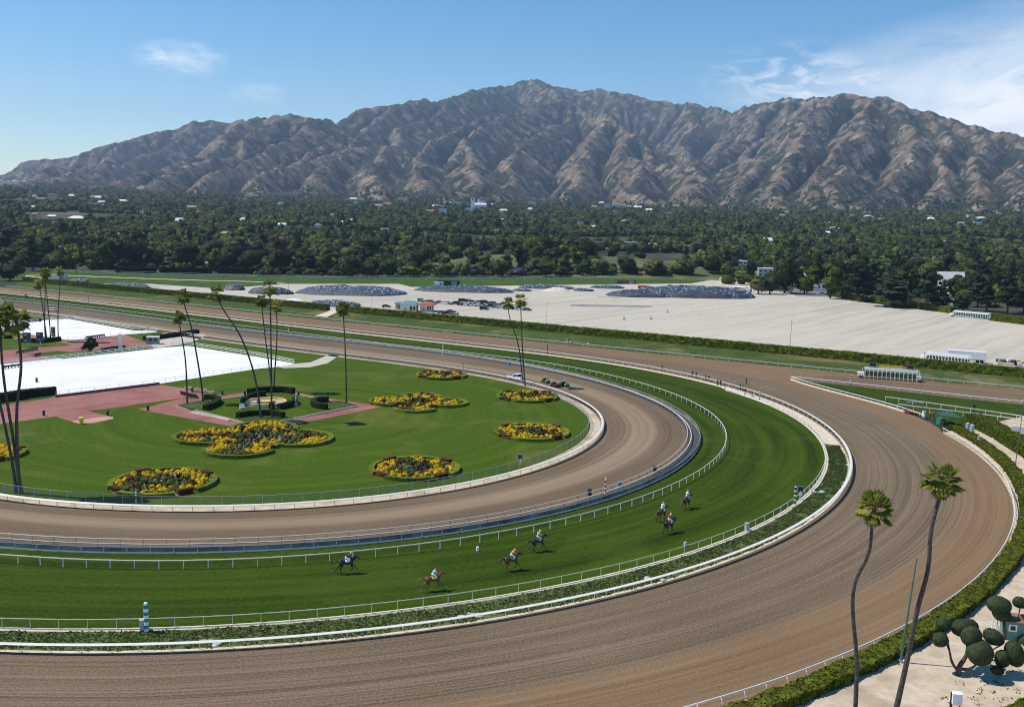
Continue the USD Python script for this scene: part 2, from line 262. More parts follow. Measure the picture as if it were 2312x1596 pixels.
def grassmat(name, dark, light, dry, dryamt, streak=(0.12, 0.12), scale=1.0, mow=0.30):
    n = {"tc": ("texture_coordinate", {}), "geo": ("geometry", {}), "m1": ("mapping", {"scale": (streak[0], streak[1], 1)}), "n1": ("noise_texture", {"scale": 1.0, "detail": 5.0, "roughness": 0.6}), "n2": ("noise_texture", {"scale": 1.8 * scale, "detail": 5.0, "roughness": 0.75}), "n3": ("noise_texture", {"scale": 0.045, "detail": 6.0, "roughness": 0.62, "distortion": 0.8}),
      "a": ("math", {"math_type": "multiply", "value2": 0.5}), "b": ("math", {"math_type": "multiply_add", "value2": 0.5}), "rp": ("rgb_ramp", {"ramp": [(0.38, dark), (0.62, light)]}), "dr": ("map_range", {"from_min": 0.52, "from_max": 0.70, "to_min": 0.0, "to_max": dryamt, "clamp": True}), "mx": ("mix_color", {"b": dry}), "p": ("principled_bsdf", {"roughness": 0.9, "specular_ior_level": 0.05}), "bp": ("bump", {"strength": 0.6, "distance": 0.05})}
    n |= {"dx": ("vector_math", {"math_type": "multiply", "vector2": (1, 1, 0)}), "ds": ("vector_math", {"math_type": "distance", "vector2": (TC[0], TC[1], 0)}), "cx": ("combine_xyz", {}), "n5": ("noise_texture", {"scale": mow, "detail": 3.0, "roughness": 0.6}), "e": ("math", {"math_type": "multiply_add", "value2": 0.32, "value3": -0.16}), "g": ("math", {"math_type": "add"})}
    l = [("geo.position", "dx.vector1"), ("dx.vector", "ds.vector1"), ("ds.value", "cx.x"), ("cx.vector", "n5.vector"), ("n5.fac", "e.value1"), ("e.value", "g.value1"), ("b.value", "g.value2"), ("tc.UV" if streak[0] != streak[1] else "geo.position", "m1.vector"), ("m1.vector", "n1.vector"), ("geo.position", "n2.vector"), ("geo.position", "n3.vector"), ("n1.fac", "a.value1"), ("n2.fac", "b.value1"), ("a.value", "b.value3"), ("g.value", "rp.fac"), ("n3.fac", "dr.value"), ("dr.result", "mx.fac"), ("rp.color", "mx.a"), ("mx.result", "p.base_color"), ("n2.fac", "bp.height"), ("bp.normal", "p.normal")]
    return usdkit.material(stage, "/World/Looks/" + name, n, l, surface="p.BSDF")
M["turf"] = grassmat("turf", (0.015, 0.033, 0.002), (0.050, 0.084, 0.005), (0.075, 0.105, 0.014), 0.5, (0.35, 0.015))
M["lawn"] = grassmat("lawn", (0.024, 0.056, 0.003), (0.080, 0.128, 0.008), (0.15, 0.145, 0.04), 0.55, (0.09, 0.0901))
M["bank"] = grassmat("bank", (0.035, 0.06, 0.015), (0.075, 0.105, 0.024), (0.24, 0.19, 0.1), 0.7)
M["far_turf"] = grassmat("far_turf", (0.030, 0.065, 0.014), (0.06, 0.11, 0.022), (0.12, 0.12, 0.04), 0.5)
M["sand"] = mat("sand", (0.44, 0.36, 0.26), (0.58, 0.49, 0.37), 0.7, 0.95, 7, 0.35, 0.65, 0.6, 4, 0.08, 0.1, c3=(0.33, 0.27, 0.175), scale2=0.16)
M["cream_sand"] = mat("cream_sand", (0.50, 0.42, 0.31), (0.64, 0.57, 0.46), 0.9, 0.9, 5, 0.35, 0.65, 0.3, 6, 0.03, 0.1)
M["asphalt"] = mat("asphalt", (0.045, 0.045, 0.05), (0.085, 0.083, 0.085), 1.5, 0.85, 5)
M["white_paving"] = mat("white_paving", (0.70, 0.70, 0.69), (0.80, 0.80, 0.79), 0.12, 0.7, 8, spec=0.2, c3=(0.66, 0.66, 0.645), scale2=0.05)
M["red_paving"] = mat("red_paving", (0.22, 0.085, 0.075), (0.31, 0.135, 0.115), 0.16, 0.85, 8, 0.35, 0.65, 0.2, 5, 0.02, 0.15, c3=(0.31, 0.155, 0.125), scale2=0.05)
M["pink_paving"] = mat("pink_paving", (0.42, 0.22, 0.17), (0.50, 0.28, 0.22), 0.4, 0.85, 6)
M["path_paving"] = mat("path_paving", (0.40, 0.36, 0.29), (0.52, 0.47, 0.39), 0.4, 0.9, 6)
M["stone"] = mat("stone", (0.40, 0.32, 0.24), (0.52, 0.43, 0.33), 1.2, 0.8, 5)
pa, pb = G(1834, 738), G(2060, 690); la = math.atan2(pb[1] - pa[1], pb[0] - pa[0])
n = {"geo": ("geometry", {}), "rot": ("mapping", {"rotation": (0, 0, -la)}), "m1": ("mapping", {"scale": (0.012, 0.17, 1)}), "m2": ("mapping", {"scale": (0.004, 0.02, 1)}), "n1": ("noise_texture", {"scale": 1.0, "detail": 6.0, "roughness": 0.62}), "n2": ("noise_texture", {"scale": 1.0, "detail": 6.0, "roughness": 0.6}), "n3": ("noise_texture", {"scale": 0.35, "detail": 6.0, "roughness": 0.7}), "m3": ("mapping", {"scale": (0.01, 0.035, 1)}), "n4": ("noise_texture", {"scale": 1.0, "detail": 4.0, "roughness": 0.5}),
  "rp": ("rgb_ramp", {"ramp": [(0.32, (0.29, 0.265, 0.22)), (0.50, (0.46, 0.42, 0.345)), (0.70, (0.55, 0.50, 0.41))]}), "a": ("math", {"math_type": "multiply", "value2": 0.45}), "b": ("math", {"math_type": "multiply_add", "value2": 0.30}), "c": ("math", {"math_type": "multiply_add", "value2": 0.25}), "st": ("map_range", {"from_min": 0.66, "from_max": 0.74, "to_max": 0.6, "clamp": True}), "mx": ("mix_color", {"b": (0.17, 0.165, 0.155)}), "p": ("principled_bsdf", {"roughness": 0.9, "specular_ior_level": 0.1})}
l = [("geo.position", "rot.vector"), ("rot.vector", "m1.vector"), ("rot.vector", "m2.vector"), ("rot.vector", "m3.vector"), ("m1.vector", "n1.vector"), ("m2.vector", "n2.vector"), ("geo.position", "n3.vector"), ("m3.vector", "n4.vector"), ("n1.fac", "a.value1"), ("n2.fac", "b.value1"), ("a.value", "b.value3"), ("n3.fac", "c.value1"), ("b.value", "c.value3"), ("c.value", "rp.fac"), ("n4.fac", "st.value"), ("st.result", "mx.fac"), ("rp.color", "mx.a"), ("mx.result", "p.base_color")]
M["lot"] = usdkit.material(stage, "/World/Looks/lot", n, l, surface="p.BSDF")
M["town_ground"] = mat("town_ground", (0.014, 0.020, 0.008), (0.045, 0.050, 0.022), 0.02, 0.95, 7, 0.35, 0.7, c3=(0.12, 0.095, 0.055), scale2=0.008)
M["hill_grass"] = mat("hill_grass", (0.04, 0.07, 0.016), (0.115, 0.125, 0.045), 0.05, 0.95, 8, 0.35, 0.62, c3=(0.19, 0.145, 0.08), scale2=0.03)

# ---- the mountains: ridges laid out in the world, then worn down by running water
RIDGES = [
 ('-150,420 0,385 60,352 120,345 190,344 240,352 320,352', [9000,9000,9000,9000,9000,8800,8600]),
 ('190,346 260,315 330,299 390,288 430,272 480,267 510,270 545,272 590,262', [8000]*9),
 ('480,267 440,300 380,325 300,345 220,365 130,385 40,405 -60,425', [8000,7700,7300,6900,6400,5800,5200,4700]),
 ('330,299 290,330 230,345 160,370 80,390 0,415', [8000,7500,7100,6500,5900,5200]),
 ('545,272 590,258 640,256 690,256 720,263 750,272', [7000,6600,6400,6300,6500,6900]),
 ('590,258 520,300 440,340 330,370 230,400 120,430', [6600,6200,5700,5100,4500,3900]),
 ('690,256 650,300 600,330 540,360 470,390 400,432', [6300,5900,5500,5000,4500,3700]),
 ('640,256 560,310 520,340 430,360 350,390 290,425', [6400,6000,5700,5100,4600,3900]),
 ('720,263 770,268 830,240 880,238 915,225 940,224 975,226 1020,208 1070,200 1110,192', [6500,7200,7300,7400,7500,7600,7800,8000,8200,8400]),
 ('1080,203 1000,235 960,260 900,290 850,320 780,335 700,350 620,375 540,420', [8200,7600,7200,6700,6200,5700,5200,4600,3700]),
 ('915,225 860,265 800,300 740,320 680,350', [7500,7000,6500,6100,5500]),
 ('850,320 840,350 850,380 870,425', [6200,5400,4700,3700]),
 ('780,335 740,365 720,395 700,428', [5700,5000,4400,3600]),
 ('1110,192 1150,190 1185,178 1215,176 1250,188 1300,204 1340,199 1380,200 1440,214 1480,222 1510,228 1545,224 1600,243', [9400,9600,9700,9600,9600,9500,9400,9300,9200,9100,9000,9000,8800]),
 ('1215,176 1240,200 1290,222', [9600,8600,7700]),
 ('1290,222 1210,225 1150,240 1090,270 1050,310 1000,350 960,390 930,432', [7600,7300,7000,6500,6000,5400,4700,3700]),
 ('1290,222 1250,280 1200,320 1160,360 1130,400 1100,440', [7600,6700,6000,5300,4600,3700]),
 ('1290,222 1370,255 1440,300 1500,345 1540,385 1580,435 1610,455', [7600,7000,6400,5800,5100,4200,3600]),
 ('1370,255 1350,310 1330,350 1310,395 1290,440', [7000,6200,5500,4700,3700]),
 ('1440,300 1430,350 1440,390 1480,440', [6400,5400,4700,3700]),
 ('1150,240 1100,255 1040,270 980,300 930,330', [7000,6800,6600,6200,5800]),
 ('1050,310 1080,350 1060,390 1040,437', [6000,5200,4500,3600]),
 ('1545,224 1560,270 1530,310 1540,340', [9000,8200,7400,7000]),
 ('1600,243 1690,235 1750,220 1790,217 1830,218', [8800,8200,7600,7400,7300]),
 ('1750,220 1700,280 1650,320 1620,350 1590,390 1600,440', [7600,6900,6400,5900,5100,4000]),
 ('1790,217 1760,280 1740,330 1700,380 1670,440', [7400,6500,5800,4900,3900]),
 ('1830,218 1870,208 1905,208 1950,217 1985,212 2020,222 2080,245 2150,262 2220,283 2312,306 2480,350', [6800,6600,6500,6300,6200,6100,6100,6000,5900,5800,5600]),
 ('1890,208 1850,265 1800,310 1790,350 1760,400 1740,450', [6500,5800,5200,4800,4200,3600]),
 ('1985,212 1930,270 1900,320 1870,360 1850,410 1840,458', [6200,5500,5000,4500,4000,3500]),
 ('1985,212 2030,290 2050,340 2020,390 1990,440 1970,465', [6200,5300,4800,4300,3800,3400]),
 ('2080,245 2110,310 2130,360 2150,410 2120,460', [6100,5300,4700,4200,3500]),
 ('2150,262 2210,330 2240,380 2260,430 2240,470', [6000,5100,4600,4000,3500]),
 ('2312,306 2330,370 2340,420 2330,470', [5800,4900,4200,3500]),
 ('1930,360 1900,400 1920,440', [4400,4000,3600]), ('2180,420 2140,440 2100,465', [4000,3700,3400])]
SKYLINE = X('-150,420 0,385 60,352 120,345 190,344 260,315 330,299 390,288 430,272 480,267 510,270 545,272 590,258 640,256 690,256 720,263 750,265 770,262 830,240 880,238 915,225 940,224 975,226 1020,208 1070,200 1110,192 1150,190 1185,178 1215,176 1250,188 1300,204 1340,199 1380,200 1440,214 1480,222 1510,228 1545,224 1600,243 1690,235 1750,220 1790,217 1830,218 1870,208 1905,208 1950,217 1985,212 2020,222 2080,245 2150,262 2220,283 2312,306 2480,350')
def mountains(dx=26.0, iters=26, K=0.034, seed=3):
    xs = np.arange(-6400, 6401, dx); ys = np.arange(3000, 10601, dx); XX, YY = np.meshgrid(xs, ys); Z = np.full(XX.shape, -1e9); pl = plain(XX, YY)
    nf = lambda s, o, sd: meshkit.fbm(np.stack([XX / s, YY / s, 0 * XX + o], -1), 4, sd) - 0.5
    XW, YW = XX + nf(700, 0, seed) * 330, YY + nf(700, 7, seed + 9) * 330
    for px, ds in RIDGES:
        p = X(px); ds = np.array(ds, float); r = ray(p[:, 0], p[:, 1]); Q = r * (ds / np.hypot(r[:, 0], r[:, 1]))[:, None]; Q[:, 2] += CAMH
        for a, b in zip(Q[:-1], Q[1:]):
            e = b[:2] - a[:2]; s = np.clip(((XW - a[0]) * e[0] + (YW - a[1]) * e[1]) / (e @ e), 0, 1); d = np.hypot(XW - a[0] - s * e[0], YW - a[1] - s * e[1])
            Z = np.maximum(Z, np.where(d < 2200, a[2] + s * (b[2] - a[2]) - 0.86 * d + 1.0e-4 * d * d, -1e9))
    Z = np.maximum(Z, pl - 40); Z += (nf(330, 2, seed + 3) * 100 + nf(120, 4, seed + 5) * 36) * np.clip((Z - pl) / 150, 0, 1)
    ny, nx = Z.shape; N = ny * nx; idx = np.arange(N).reshape(ny, nx); base = (Z <= pl - 5).ravel(); z = Z.ravel().copy()
    for it in range(iters):
        zz = z.reshape(ny, nx); best = np.zeros((ny, nx)); rec = idx.copy(); rl = np.full((ny, nx), dx); pad = np.pad(zz, 1, constant_values=1e9)
        for dy in (-1, 0, 1):
            for dc in (-1, 0, 1):
                if dy == 0 and dc == 0: continue
                L = dx * math.hypot(dy, dc); sl = (zz - pad[1 + dy:1 + dy + ny, 1 + dc:1 + dc + nx]) / L; mk = sl > best
                best = np.where(mk, sl, best); rec = np.where(mk, idx + dy * nx + dc, rec); rl = np.where(mk, L, rl)
        rec = rec.ravel(); rl = rl.ravel(); rec[base] = np.arange(N)[base]; has = rec != np.arange(N); i = np.arange(N)[has]
        o = np.argsort(-z); inv = np.empty(N, int); inv[o] = np.arange(N)
        ar = spsolve_triangular((sparse.identity(N) - sparse.csr_matrix((np.ones(len(i)), (inv[rec[i]], inv[i])), shape=(N, N))).tocsr(), np.ones(N), lower=True, unit_diagonal=True)
        area = np.empty(N); area[o] = ar * dx * dx; F = np.where(has, K * np.sqrt(area) / rl, 0); o2 = o[::-1]; inv2 = np.empty(N, int); inv2[o2] = np.arange(N)
        zn = spsolve_triangular((sparse.diags(1 + F[o2]) - sparse.csr_matrix((F[i], (inv2[i], inv2[rec[i]])), shape=(N, N))).tocsr(), z[o2], lower=True); z2 = np.empty(N); z2[o2] = zn
        g = z2.reshape(ny, nx); q = np.pad(g, 1, mode="edge"); g = g + 0.0 * (q[:-2, 1:-1] + q[2:, 1:-1] + q[1:-1, :-2] + q[1:-1, 2:] - 4 * g); z = g.ravel()
    Z = z.reshape(ny, nx)
    # give back the height that the water took from the crests
    P = project(np.stack([XX, YY, Z], -1)); ub = np.arange(-100, 2420, 20.0); hz = 498 + 0.0222 * (ub - 1156); ratio = []
    for u, h in zip(ub, hz):
        mk = np.abs(P[..., 0] - u) < 16; got = P[..., 1][mk].min(); ratio.append((h - np.interp(u, SKYLINE[:, 0], SKYLINE[:, 1])) / max(h - got, 10))
    ratio = gaussian_filter(np.clip(ratio, 0.9, 1.35), 1.5); Z = pl + (Z - pl) * np.interp(P[..., 0], ub, ratio)
    Z = nzoom(Z, 1.8, order=1); xs = np.linspace(xs[0], xs[-1], Z.shape[1]); ys = np.linspace(ys[0], ys[-1], Z.shape[0]); XX, YY = np.meshgrid(xs, ys); pl = plain(XX, YY)
    Z += (meshkit.fbm(np.stack([XX / 60, YY / 60, 0 * XX], -1), 3, 21) - 0.5) * 34 * np.clip((Z - pl) / 60, 0, 1)
    cv = gaussian_filter(Z, 5) - Z + 0.6 * (gaussian_filter(Z, 2) - Z)
    keep = (Z > pl - 14) & (np.abs(XX) < 0.62 * YY + 250); kq = keep[:-1, :-1] | keep[1:, 1:] | keep[:-1, 1:] | keep[1:, :-1]
    i, j = np.nonzero(kq); W = len(xs); f = np.stack([i * W + j, i * W + j + 1, (i + 1) * W + j + 1, (i + 1) * W + j], 1)
    v = np.stack([XX, YY, Z], -1).reshape(-1, 3); used = np.unique(f); remap = np.full(len(v), -1); remap[used] = np.arange(len(used))
    return v[used], remap[f], (xs, ys, Z), cv.ravel()[used]
mv, mf, MT, mcv = mountains()
def mount_z(x, y):
    xs, ys, Z = MT; i = int(np.clip(np.searchsorted(ys, y), 1, len(ys) - 1)); j = int(np.clip(np.searchsorted(xs, x), 1, len(xs) - 1)); return Z[i, j]
n = {"geo": ("geometry", {}), "n1": ("noise_texture", {"scale": 0.0045, "detail": 10.0, "roughness": 0.66}), "n2": ("noise_texture", {"scale": 0.014, "detail": 5.0, "roughness": 0.72, "distortion": 0.6}), "sx": ("separate_xyz", {}), "nx": ("separate_xyz", {}),
  "rock": ("rgb_ramp", {"ramp": [(0.3, (0.085, 0.062, 0.043)), (0.50, (0.155, 0.118, 0.086)), (0.69, (0.37, 0.315, 0.25))]}),
  "rg": ("noise_texture", {"scale": 0.016, "detail": 8.0, "roughness": 0.7}), "veg": ("rgb_ramp", {"ramp": [(0.35, (0.016, 0.024, 0.013)), (0.65, (0.048, 0.052, 0.030))]}),
  "a": ("math", {"math_type": "multiply", "value2": 0.45}), "b": ("math", {"math_type": "multiply_add", "value2": 1.25}), "h": ("map_range", {"from_min": 120.0, "from_max": 1300.0, "to_min": -0.045, "to_max": 0.075, "clamp": True}), "s": ("map_range", {"from_min": 0.66, "from_max": 0.92, "to_min": -0.06, "to_max": 0.05, "clamp": True}), "c": ("math", {"math_type": "add"}), "d": ("math", {"math_type": "add"}), "at": ("attribute", {"attribute": "scrub"}), "cm": ("math", {"math_type": "multiply", "value2": 0.003}), "cc": ("math", {"math_type": "maximum", "value2": -0.07}), "ce": ("math", {"math_type": "minimum", "value2": 0.07}), "e": ("math", {"math_type": "add"}), "mk": ("map_range", {"from_min": 0.765, "from_max": 0.815, "clamp": True}), "mx": ("mix_color", {}), "p": ("principled_bsdf", {"roughness": 0.95, "specular_ior_level": 0.05}), "bp": ("bump", {"strength": 1.0, "distance": 18.0})}
l = [("geo.position", "n1.vector"), ("geo.position", "n2.vector"), ("geo.position", "rg.vector"), ("geo.position", "sx.vector"), ("geo.normal", "nx.vector"), ("rg.fac", "rock.fac"), ("rg.fac", "veg.fac"), ("n1.fac", "a.value1"), ("n2.fac", "b.value1"), ("a.value", "b.value3"), ("sx.z", "h.value"), ("nx.z", "s.value"), ("b.value", "c.value1"), ("h.result", "c.value2"), ("c.value", "d.value1"), ("s.result", "d.value2"), ("at.fac", "cm.value1"), ("cm.value", "cc.value1"), ("cc.value", "ce.value1"), ("d.value", "e.value1"), ("ce.value", "e.value2"), ("e.value", "mk.value"), ("mk.result", "mx.fac"), ("rock.color", "mx.a"), ("veg.color", "mx.b"), ("mx.result", "p.base_color"), ("n2.fac", "bp.height"), ("bp.normal", "p.normal")]
M["mountain"] = usdkit.material(stage, "/World/Looks/mountain", n, l, surface="p.BSDF")
mr = solo("mountain_range", (mv, mf), M["mountain"], "brown scrub covered mountain range with eroded ridges along the horizon", "mountains", None, "structure", smooth=True)
UsdGeom.PrimvarsAPI(mr).CreatePrimvar("scrub", Sdf.ValueTypeNames.FloatArray, "vertex").Set(Vt.FloatArray.FromNumpy(mcv.astype(np.float32)))   # hollows hold more scrub than ribs

# ---- the ground
gy = np.r_[np.arange(-260, 700, 60), np.arange(700, 1100, 10), np.arange(1100, 4400, 45), np.arange(4400, 11001, 600)]; gx = np.r_[np.arange(-7000, -1100, 500), np.arange(-1100, 1101, 22), np.arange(1100 + 500, 7001, 500)]
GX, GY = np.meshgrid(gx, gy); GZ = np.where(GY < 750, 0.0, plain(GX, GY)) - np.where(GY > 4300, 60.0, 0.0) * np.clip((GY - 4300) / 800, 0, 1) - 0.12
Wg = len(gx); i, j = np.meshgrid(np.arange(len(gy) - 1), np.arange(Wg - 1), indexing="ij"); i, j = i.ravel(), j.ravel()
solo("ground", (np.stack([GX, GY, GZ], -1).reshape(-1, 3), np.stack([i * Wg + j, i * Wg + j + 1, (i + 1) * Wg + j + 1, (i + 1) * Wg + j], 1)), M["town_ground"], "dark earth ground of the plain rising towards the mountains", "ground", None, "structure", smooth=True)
hx = np.arange(-170, 260, 5.0); hy = np.arange(776, 1030, 5.0); HX, HY = np.meshgrid(hx, hy); HZ = plain(HX, HY) + 0.35 + 0.25 * meshkit.fbm(np.stack([HX / 9, HY / 9, 0 * HX], -1), 3, 4)
HZ -= 1.2 * (np.clip(1 - np.minimum.reduce([HX - hx[0], hx[-1] - HX, HY - hy[0], hy[-1] - HY]) / 12, 0, 1))
Wh = len(hx); i, j = np.meshgrid(np.arange(len(hy) - 1), np.arange(Wh - 1), indexing="ij"); i, j = i.ravel(), j.ravel()
solo("grassy_hill", (np.stack([HX, HY, HZ], -1).reshape(-1, 3), np.stack([i * Wh + j, i * Wh + j + 1, (i + 1) * Wh + j + 1, (i + 1) * Wh + j], 1)), M["hill_grass"], "low hill of dry green grass behind the far turf strip", "hill", None, "structure", smooth=True)

# ---- the track: curves on the ground
cA = trace('0,1449 300,1450 578,1439 1406,1321 1734,1216 1809,1172 1884,1112 1909,1080 1920,1045 1916,1015 1896,985 1854,950 1814,927 1734,897 1626,860 1546,837 1431,820 1331,806 1156,785.5 953,764 828,747.5 640,727 578,719 375,696 200,677 0,656', 1.05, 1, 2, 12, 120)
cB = trace('37,1275 142,1280 254,1283.5 367,1283 483,1280 596,1276 708,1269 815,1260 918,1249 1015,1235 1105,1222 1188,1206 1264,1190 1334,1173.5 1392,1156 1445,1139 1491,1120.5 1529,1103 1561,1085 1586,1070 1605,1052 1625,1025 1632,1002 1632,980 1626,962 1616,950 1603,942 1591,935 1565,917 1545,909 1511,894 1473,881 1435,869 1391,857 1347,847 1301,839 1236,828 1170,817 1156,815 938,795 835,777 733,766 650,752 578,744 410,725 300,710 175,695 0,675', 0, 1, 3.05, 14, 120)
cD = trace('0,1113.5 85,1125 197,1133.5 320,1140 475,1138 578,1136 688,1131 795,1123.5 930,1108.5 1068,1085 1156,1065 1246,1040 1306,1010 1348,977 1360,952 1353,936 1316,907 1256,877 1206,861 1156,850 1115,845 1003,829 878,812 738,794 578,769 375,745 175,717 50,701 0,695', 1.0, 1, 2, 20, 120)
cE = trace('0,1202 125,1211 250,1216 375,1217 578,1211 703,1206 865,1192 1028,1173.5 1156,1152 1188,1145 1251,1131 1331,1111 1396,1088.6 1456,1062 1506,1035 1541,1005 1555,982 1555,965 1546,947 1523,925 1493,908 1406,874 1306,845 1231,830 1156,818 1078,807 828,775 703,759 578,742 375,721 250,704 125,690 0,675', 1.1, 1, 2, 16, 120)
cF = trace('7,1418 66,1420 129,1420 199,1419 257,1419 322,1420 386,1416 449,1415 514,1411 576,1410 937,1368.6 993,1367 1048,1359 1103,1351 1151,1343 1202,1331 1247,1323 1294,1311 1336,1305 1381,1295 1417,1287 1454,1278 1490,1268 1523,1258 1555,1247 1587,1237 1613,1228 1641,1217 1666,1207 1711,1188 1730,1177 1763,1160 1794,1141 1823,1115 1844,1090 1856,1065 1860,1035 1854,1007 1844,990 1829,972 1808,955 1788,942 1766,928 1734,915 1700,903 1645,882', 0, 1, 2, 12, 0)
cC = trace('2129,966 2184,997 2234,1040 2271,1080 2289,1125 2290,1165 2279,1213 2234,1269 2184,1321 2109,1371 2009,1428 1884,1486 1734,1536 1560,1592', 1.1, 1, 2, 0, 40)
cH1 = trace('0,646 200,662 375,680 578,701 715,716 878,734 1156,761 1356,780 1551,800 1734,816 1934,837 2081,851 2312,874', 1.0, 1, 2, 0, 60)
cH2 = trace('57,637 250,659 400,672 578,686 745,705 890,717 1053,734 1156,743 1406,770 1734,799 1984,823 2312,858', 0, 1, 2, 0, 60)
cL1 = trace('1786,850 1909,885 2011,912 2104,946 2129,966', 1.0, 1, 2)
cL2 = trace('1786,850 1921,864 2084,882 2312,906', 1.0, 1, 2, 0, 60)
def side(P, d):
    """the curve moved d metres away from the centre of the turn"""
    a = off(P, d); b = off(P, -d); far = np.linalg.norm(a - TC, axis=1).mean() > np.linalg.norm(b - TC, axis=1).mean(); return a if far == (d > 0) else b
# which way the normals of each curve point (+1: away from the infield)
def outw(P): return 1.0 if np.allclose(side(P, 1.0), off(P, 1.0)) else -1.0
cE2 = side(cE, 2.6); tip = cL1[0]
kA = int(np.argmin(np.linalg.norm(cA - tip, axis=1)))
def nearest(P, q): return int(np.argmin(np.linalg.norm(P - q, axis=1)))
def struct(name, m, material, label, cat="ground", uv=None): return solo(name, m, material, label, cat, None, "structure", uv=uv)
# main track round the turn, then the straight with its chute
ext = cC[::-1]; t0 = ext[0]; r0 = np.linalg.norm(t0 - TC); a0 = math.atan2(*(t0 - TC)[::-1]); aa = a0 - np.radians(np.linspace(14, 0.5, 20)); ext = np.r_[TC + r0 * np.stack([np.cos(aa), np.sin(aa)], 1), ext]
outer = np.r_[ext, cL1[::-1][2:]]
m, uv = ribbon(cA[:kA + 1], outer, 0.0, 12); struct("main_track_turn", m, M["main_dirt"], "wide harrowed brown dirt track curving round the turn", "race track", uv)
bk = np.r_[cL2[::-1], cA[kA:]]; k1 = [nearest(cH1, bk[0]), nearest(cH1, bk[-1])]; hh = cH1[min(k1):max(k1) + 1][::-1]
m, uv = ribbon(bk, cH1[::-1], 0.0, 10); struct("main_track_straight", m, M["main_dirt"], "brown dirt backstretch running past the hedge to the upper left", "race track", uv)
m, uv = ribbon(cD, cE, 0.0, 9); struct("inner_track", m, M["inner_dirt"], "inner brown dirt track with a light harrowed band round the infield", "race track", uv)
m, uv = ribbon(cE, cE2, 0.006, 3); struct("gutter", m, M["asphalt"], "dark paved gutter between inner dirt track and turf course", "gutter", uv)
ia = nearest(cA, cF[-1]); tf = np.r_[cF[:-1], side(cA, -2.2)[ia + 2:]]
m, uv = ribbon(cE2, tf, 0.0, 10); struct("turf_course", m, M["turf"], "dark green turf course mown in bands between the two dirt tracks", "turf", uv)
m, uv = ribbon(tf, cA, 0.004, 4, n=900); struct("apron", m, M["cream_sand"], "cream sand and kerb strip along the main track's inner rail", "apron", uv)
poly = Polygon(np.r_[cD, [[-420, 420], [-420, 120]]]).buffer(0); lawn_poly = poly
struct("infield_lawn", flat(poly, -0.02), M["lawn"], "green infield lawn with mown patches inside the tracks", "lawn")
m, uv = ribbon(side(cD, -2.6)[:int(len(cD) * 0.62)], cD[:int(len(cD) * 0.62)], 0.006, 3); struct("infield_sand_strip", m, M["sand"], "pale sand strip behind the inner rail with sparse weeds", "sand", uv)
m, uv = ribbon(cH1, cH2, 0.004, 4, zout=0.5); struct("grass_bank", m, M["bank"], "green grass bank between the outer fence and the long hedge", "bank", uv)
lot = np.r_[gp('57,622 110,628 150,637 215,640 340,641 440,648 500,652 640,641 900,641 930,648 1150,645 1300,643 1480,641 1560,640 1600,633 1575,612 1600,612 1640,625 1680,640 1730,655 1790,661 1800,650 1860,643 1885,669 1945,682 2150,707 2240,724 2330,733'), gp('2450,870'), off(cH2, 0.0)[::-1]]
struct("parking_lot", flat(lot, 0.0), M["lot"], "vast pale concrete parking lot with faint tyre streaks", "parking lot")
far = np.r_[gp('-150,606 45,610 300,617 500,624 800,627 1200,627 1520,626 1570,622'), gp('1602,632 1560,641 1300,644 930,649 640,642 500,653 340,642 215,641 150,638 57,638 -150,626')]
struct("far_turf_strip", flat(far, -0.03), M["far_turf"], "far green turf strip between the parking lot and the trees", "turf")
tr = gp('60,622 125,621 300,628 450,633 578,636 640,640'); m, uv = ribbon(off(tr, -2.2), off(tr, 2.2), -0.012, 2); struct("far_path", m, M["cream_sand"], "thin cream path along the far turf strip", "path", uv)
lowl = gp('1800,858 1921,866 2084,886 2360,914'); lu = np.r_[gp('1909,880 2011,912 2104,948'), gp('2180,985 2400,1070')]
struct("chute_turf", flat(np.r_[lowl, lu[::-1]], -0.008), M["turf"], "green turf of the chute between the white rails at right", "turf")
ho = gp('2144,958 2171,967 2234,1005 2284,1050 2330,1110'); hp = np.r_[cC, [[cC[-1][0] - 30, cC[-1][1] - 80]], [[260, 20]], [[260, 330]]]
struct("sand_yard", flat(Polygon(hp).buffer(0.02), -0.006), M["sand"], "pale sandy yard with weeds outside the turn", "sand")

# ------------------------------------------------------------------ rails, fences, hedges
M["white"] = mat("white", (0.62, 0.60, 0.53), (0.72, 0.70, 0.63), 0.8, 0.45, 4, spec=0.4)
M["cream"] = mat("cream", (0.62, 0.55, 0.42), (0.74, 0.68, 0.55), 0.6, 0.6, 4)
M["white_post"] = mat("white_post", (0.72, 0.70, 0.64), (0.80, 0.79, 0.74), 2.0, 0.5)
M["beige_pipe"] = mat("beige_pipe", (0.52, 0.48, 0.38), (0.66, 0.62, 0.51), 0.7, 0.6)
M["dark_metal"] = mat("dark_metal", (0.03, 0.032, 0.035), (0.055, 0.057, 0.06), 2.0, 0.5)
M["grey_metal"] = mat("grey_metal", (0.30, 0.32, 0.34), (0.40, 0.42, 0.43), 1.0, 0.45, spec=0.5)
M["wall_panel"] = mat("wall_panel", (0.075, 0.072, 0.066), (0.25, 0.24, 0.22), 0.22, 0.7, 6, 0.35, 0.7)
M["rail_green"] = mat("rail_green", (0.36, 0.48, 0.40), (0.52, 0.62, 0.55), 0.8, 0.5)
M["hedge"] = leafmat("hedge", (0.028, 0.040, 0.004), (0.20, 0.225, 0.016), 1.3, 0.2, 0.25)
M["hedge_bright"] = leafmat("hedge_bright", (0.055, 0.078, 0.005), (0.25, 0.27, 0.022), 0.9, 0.2, 0.25)
M["hedge_dark"] = leafmat("hedge_dark", (0.010, 0.018, 0.004), (0.035, 0.055, 0.010), 1.3, 0.15, 0.2)
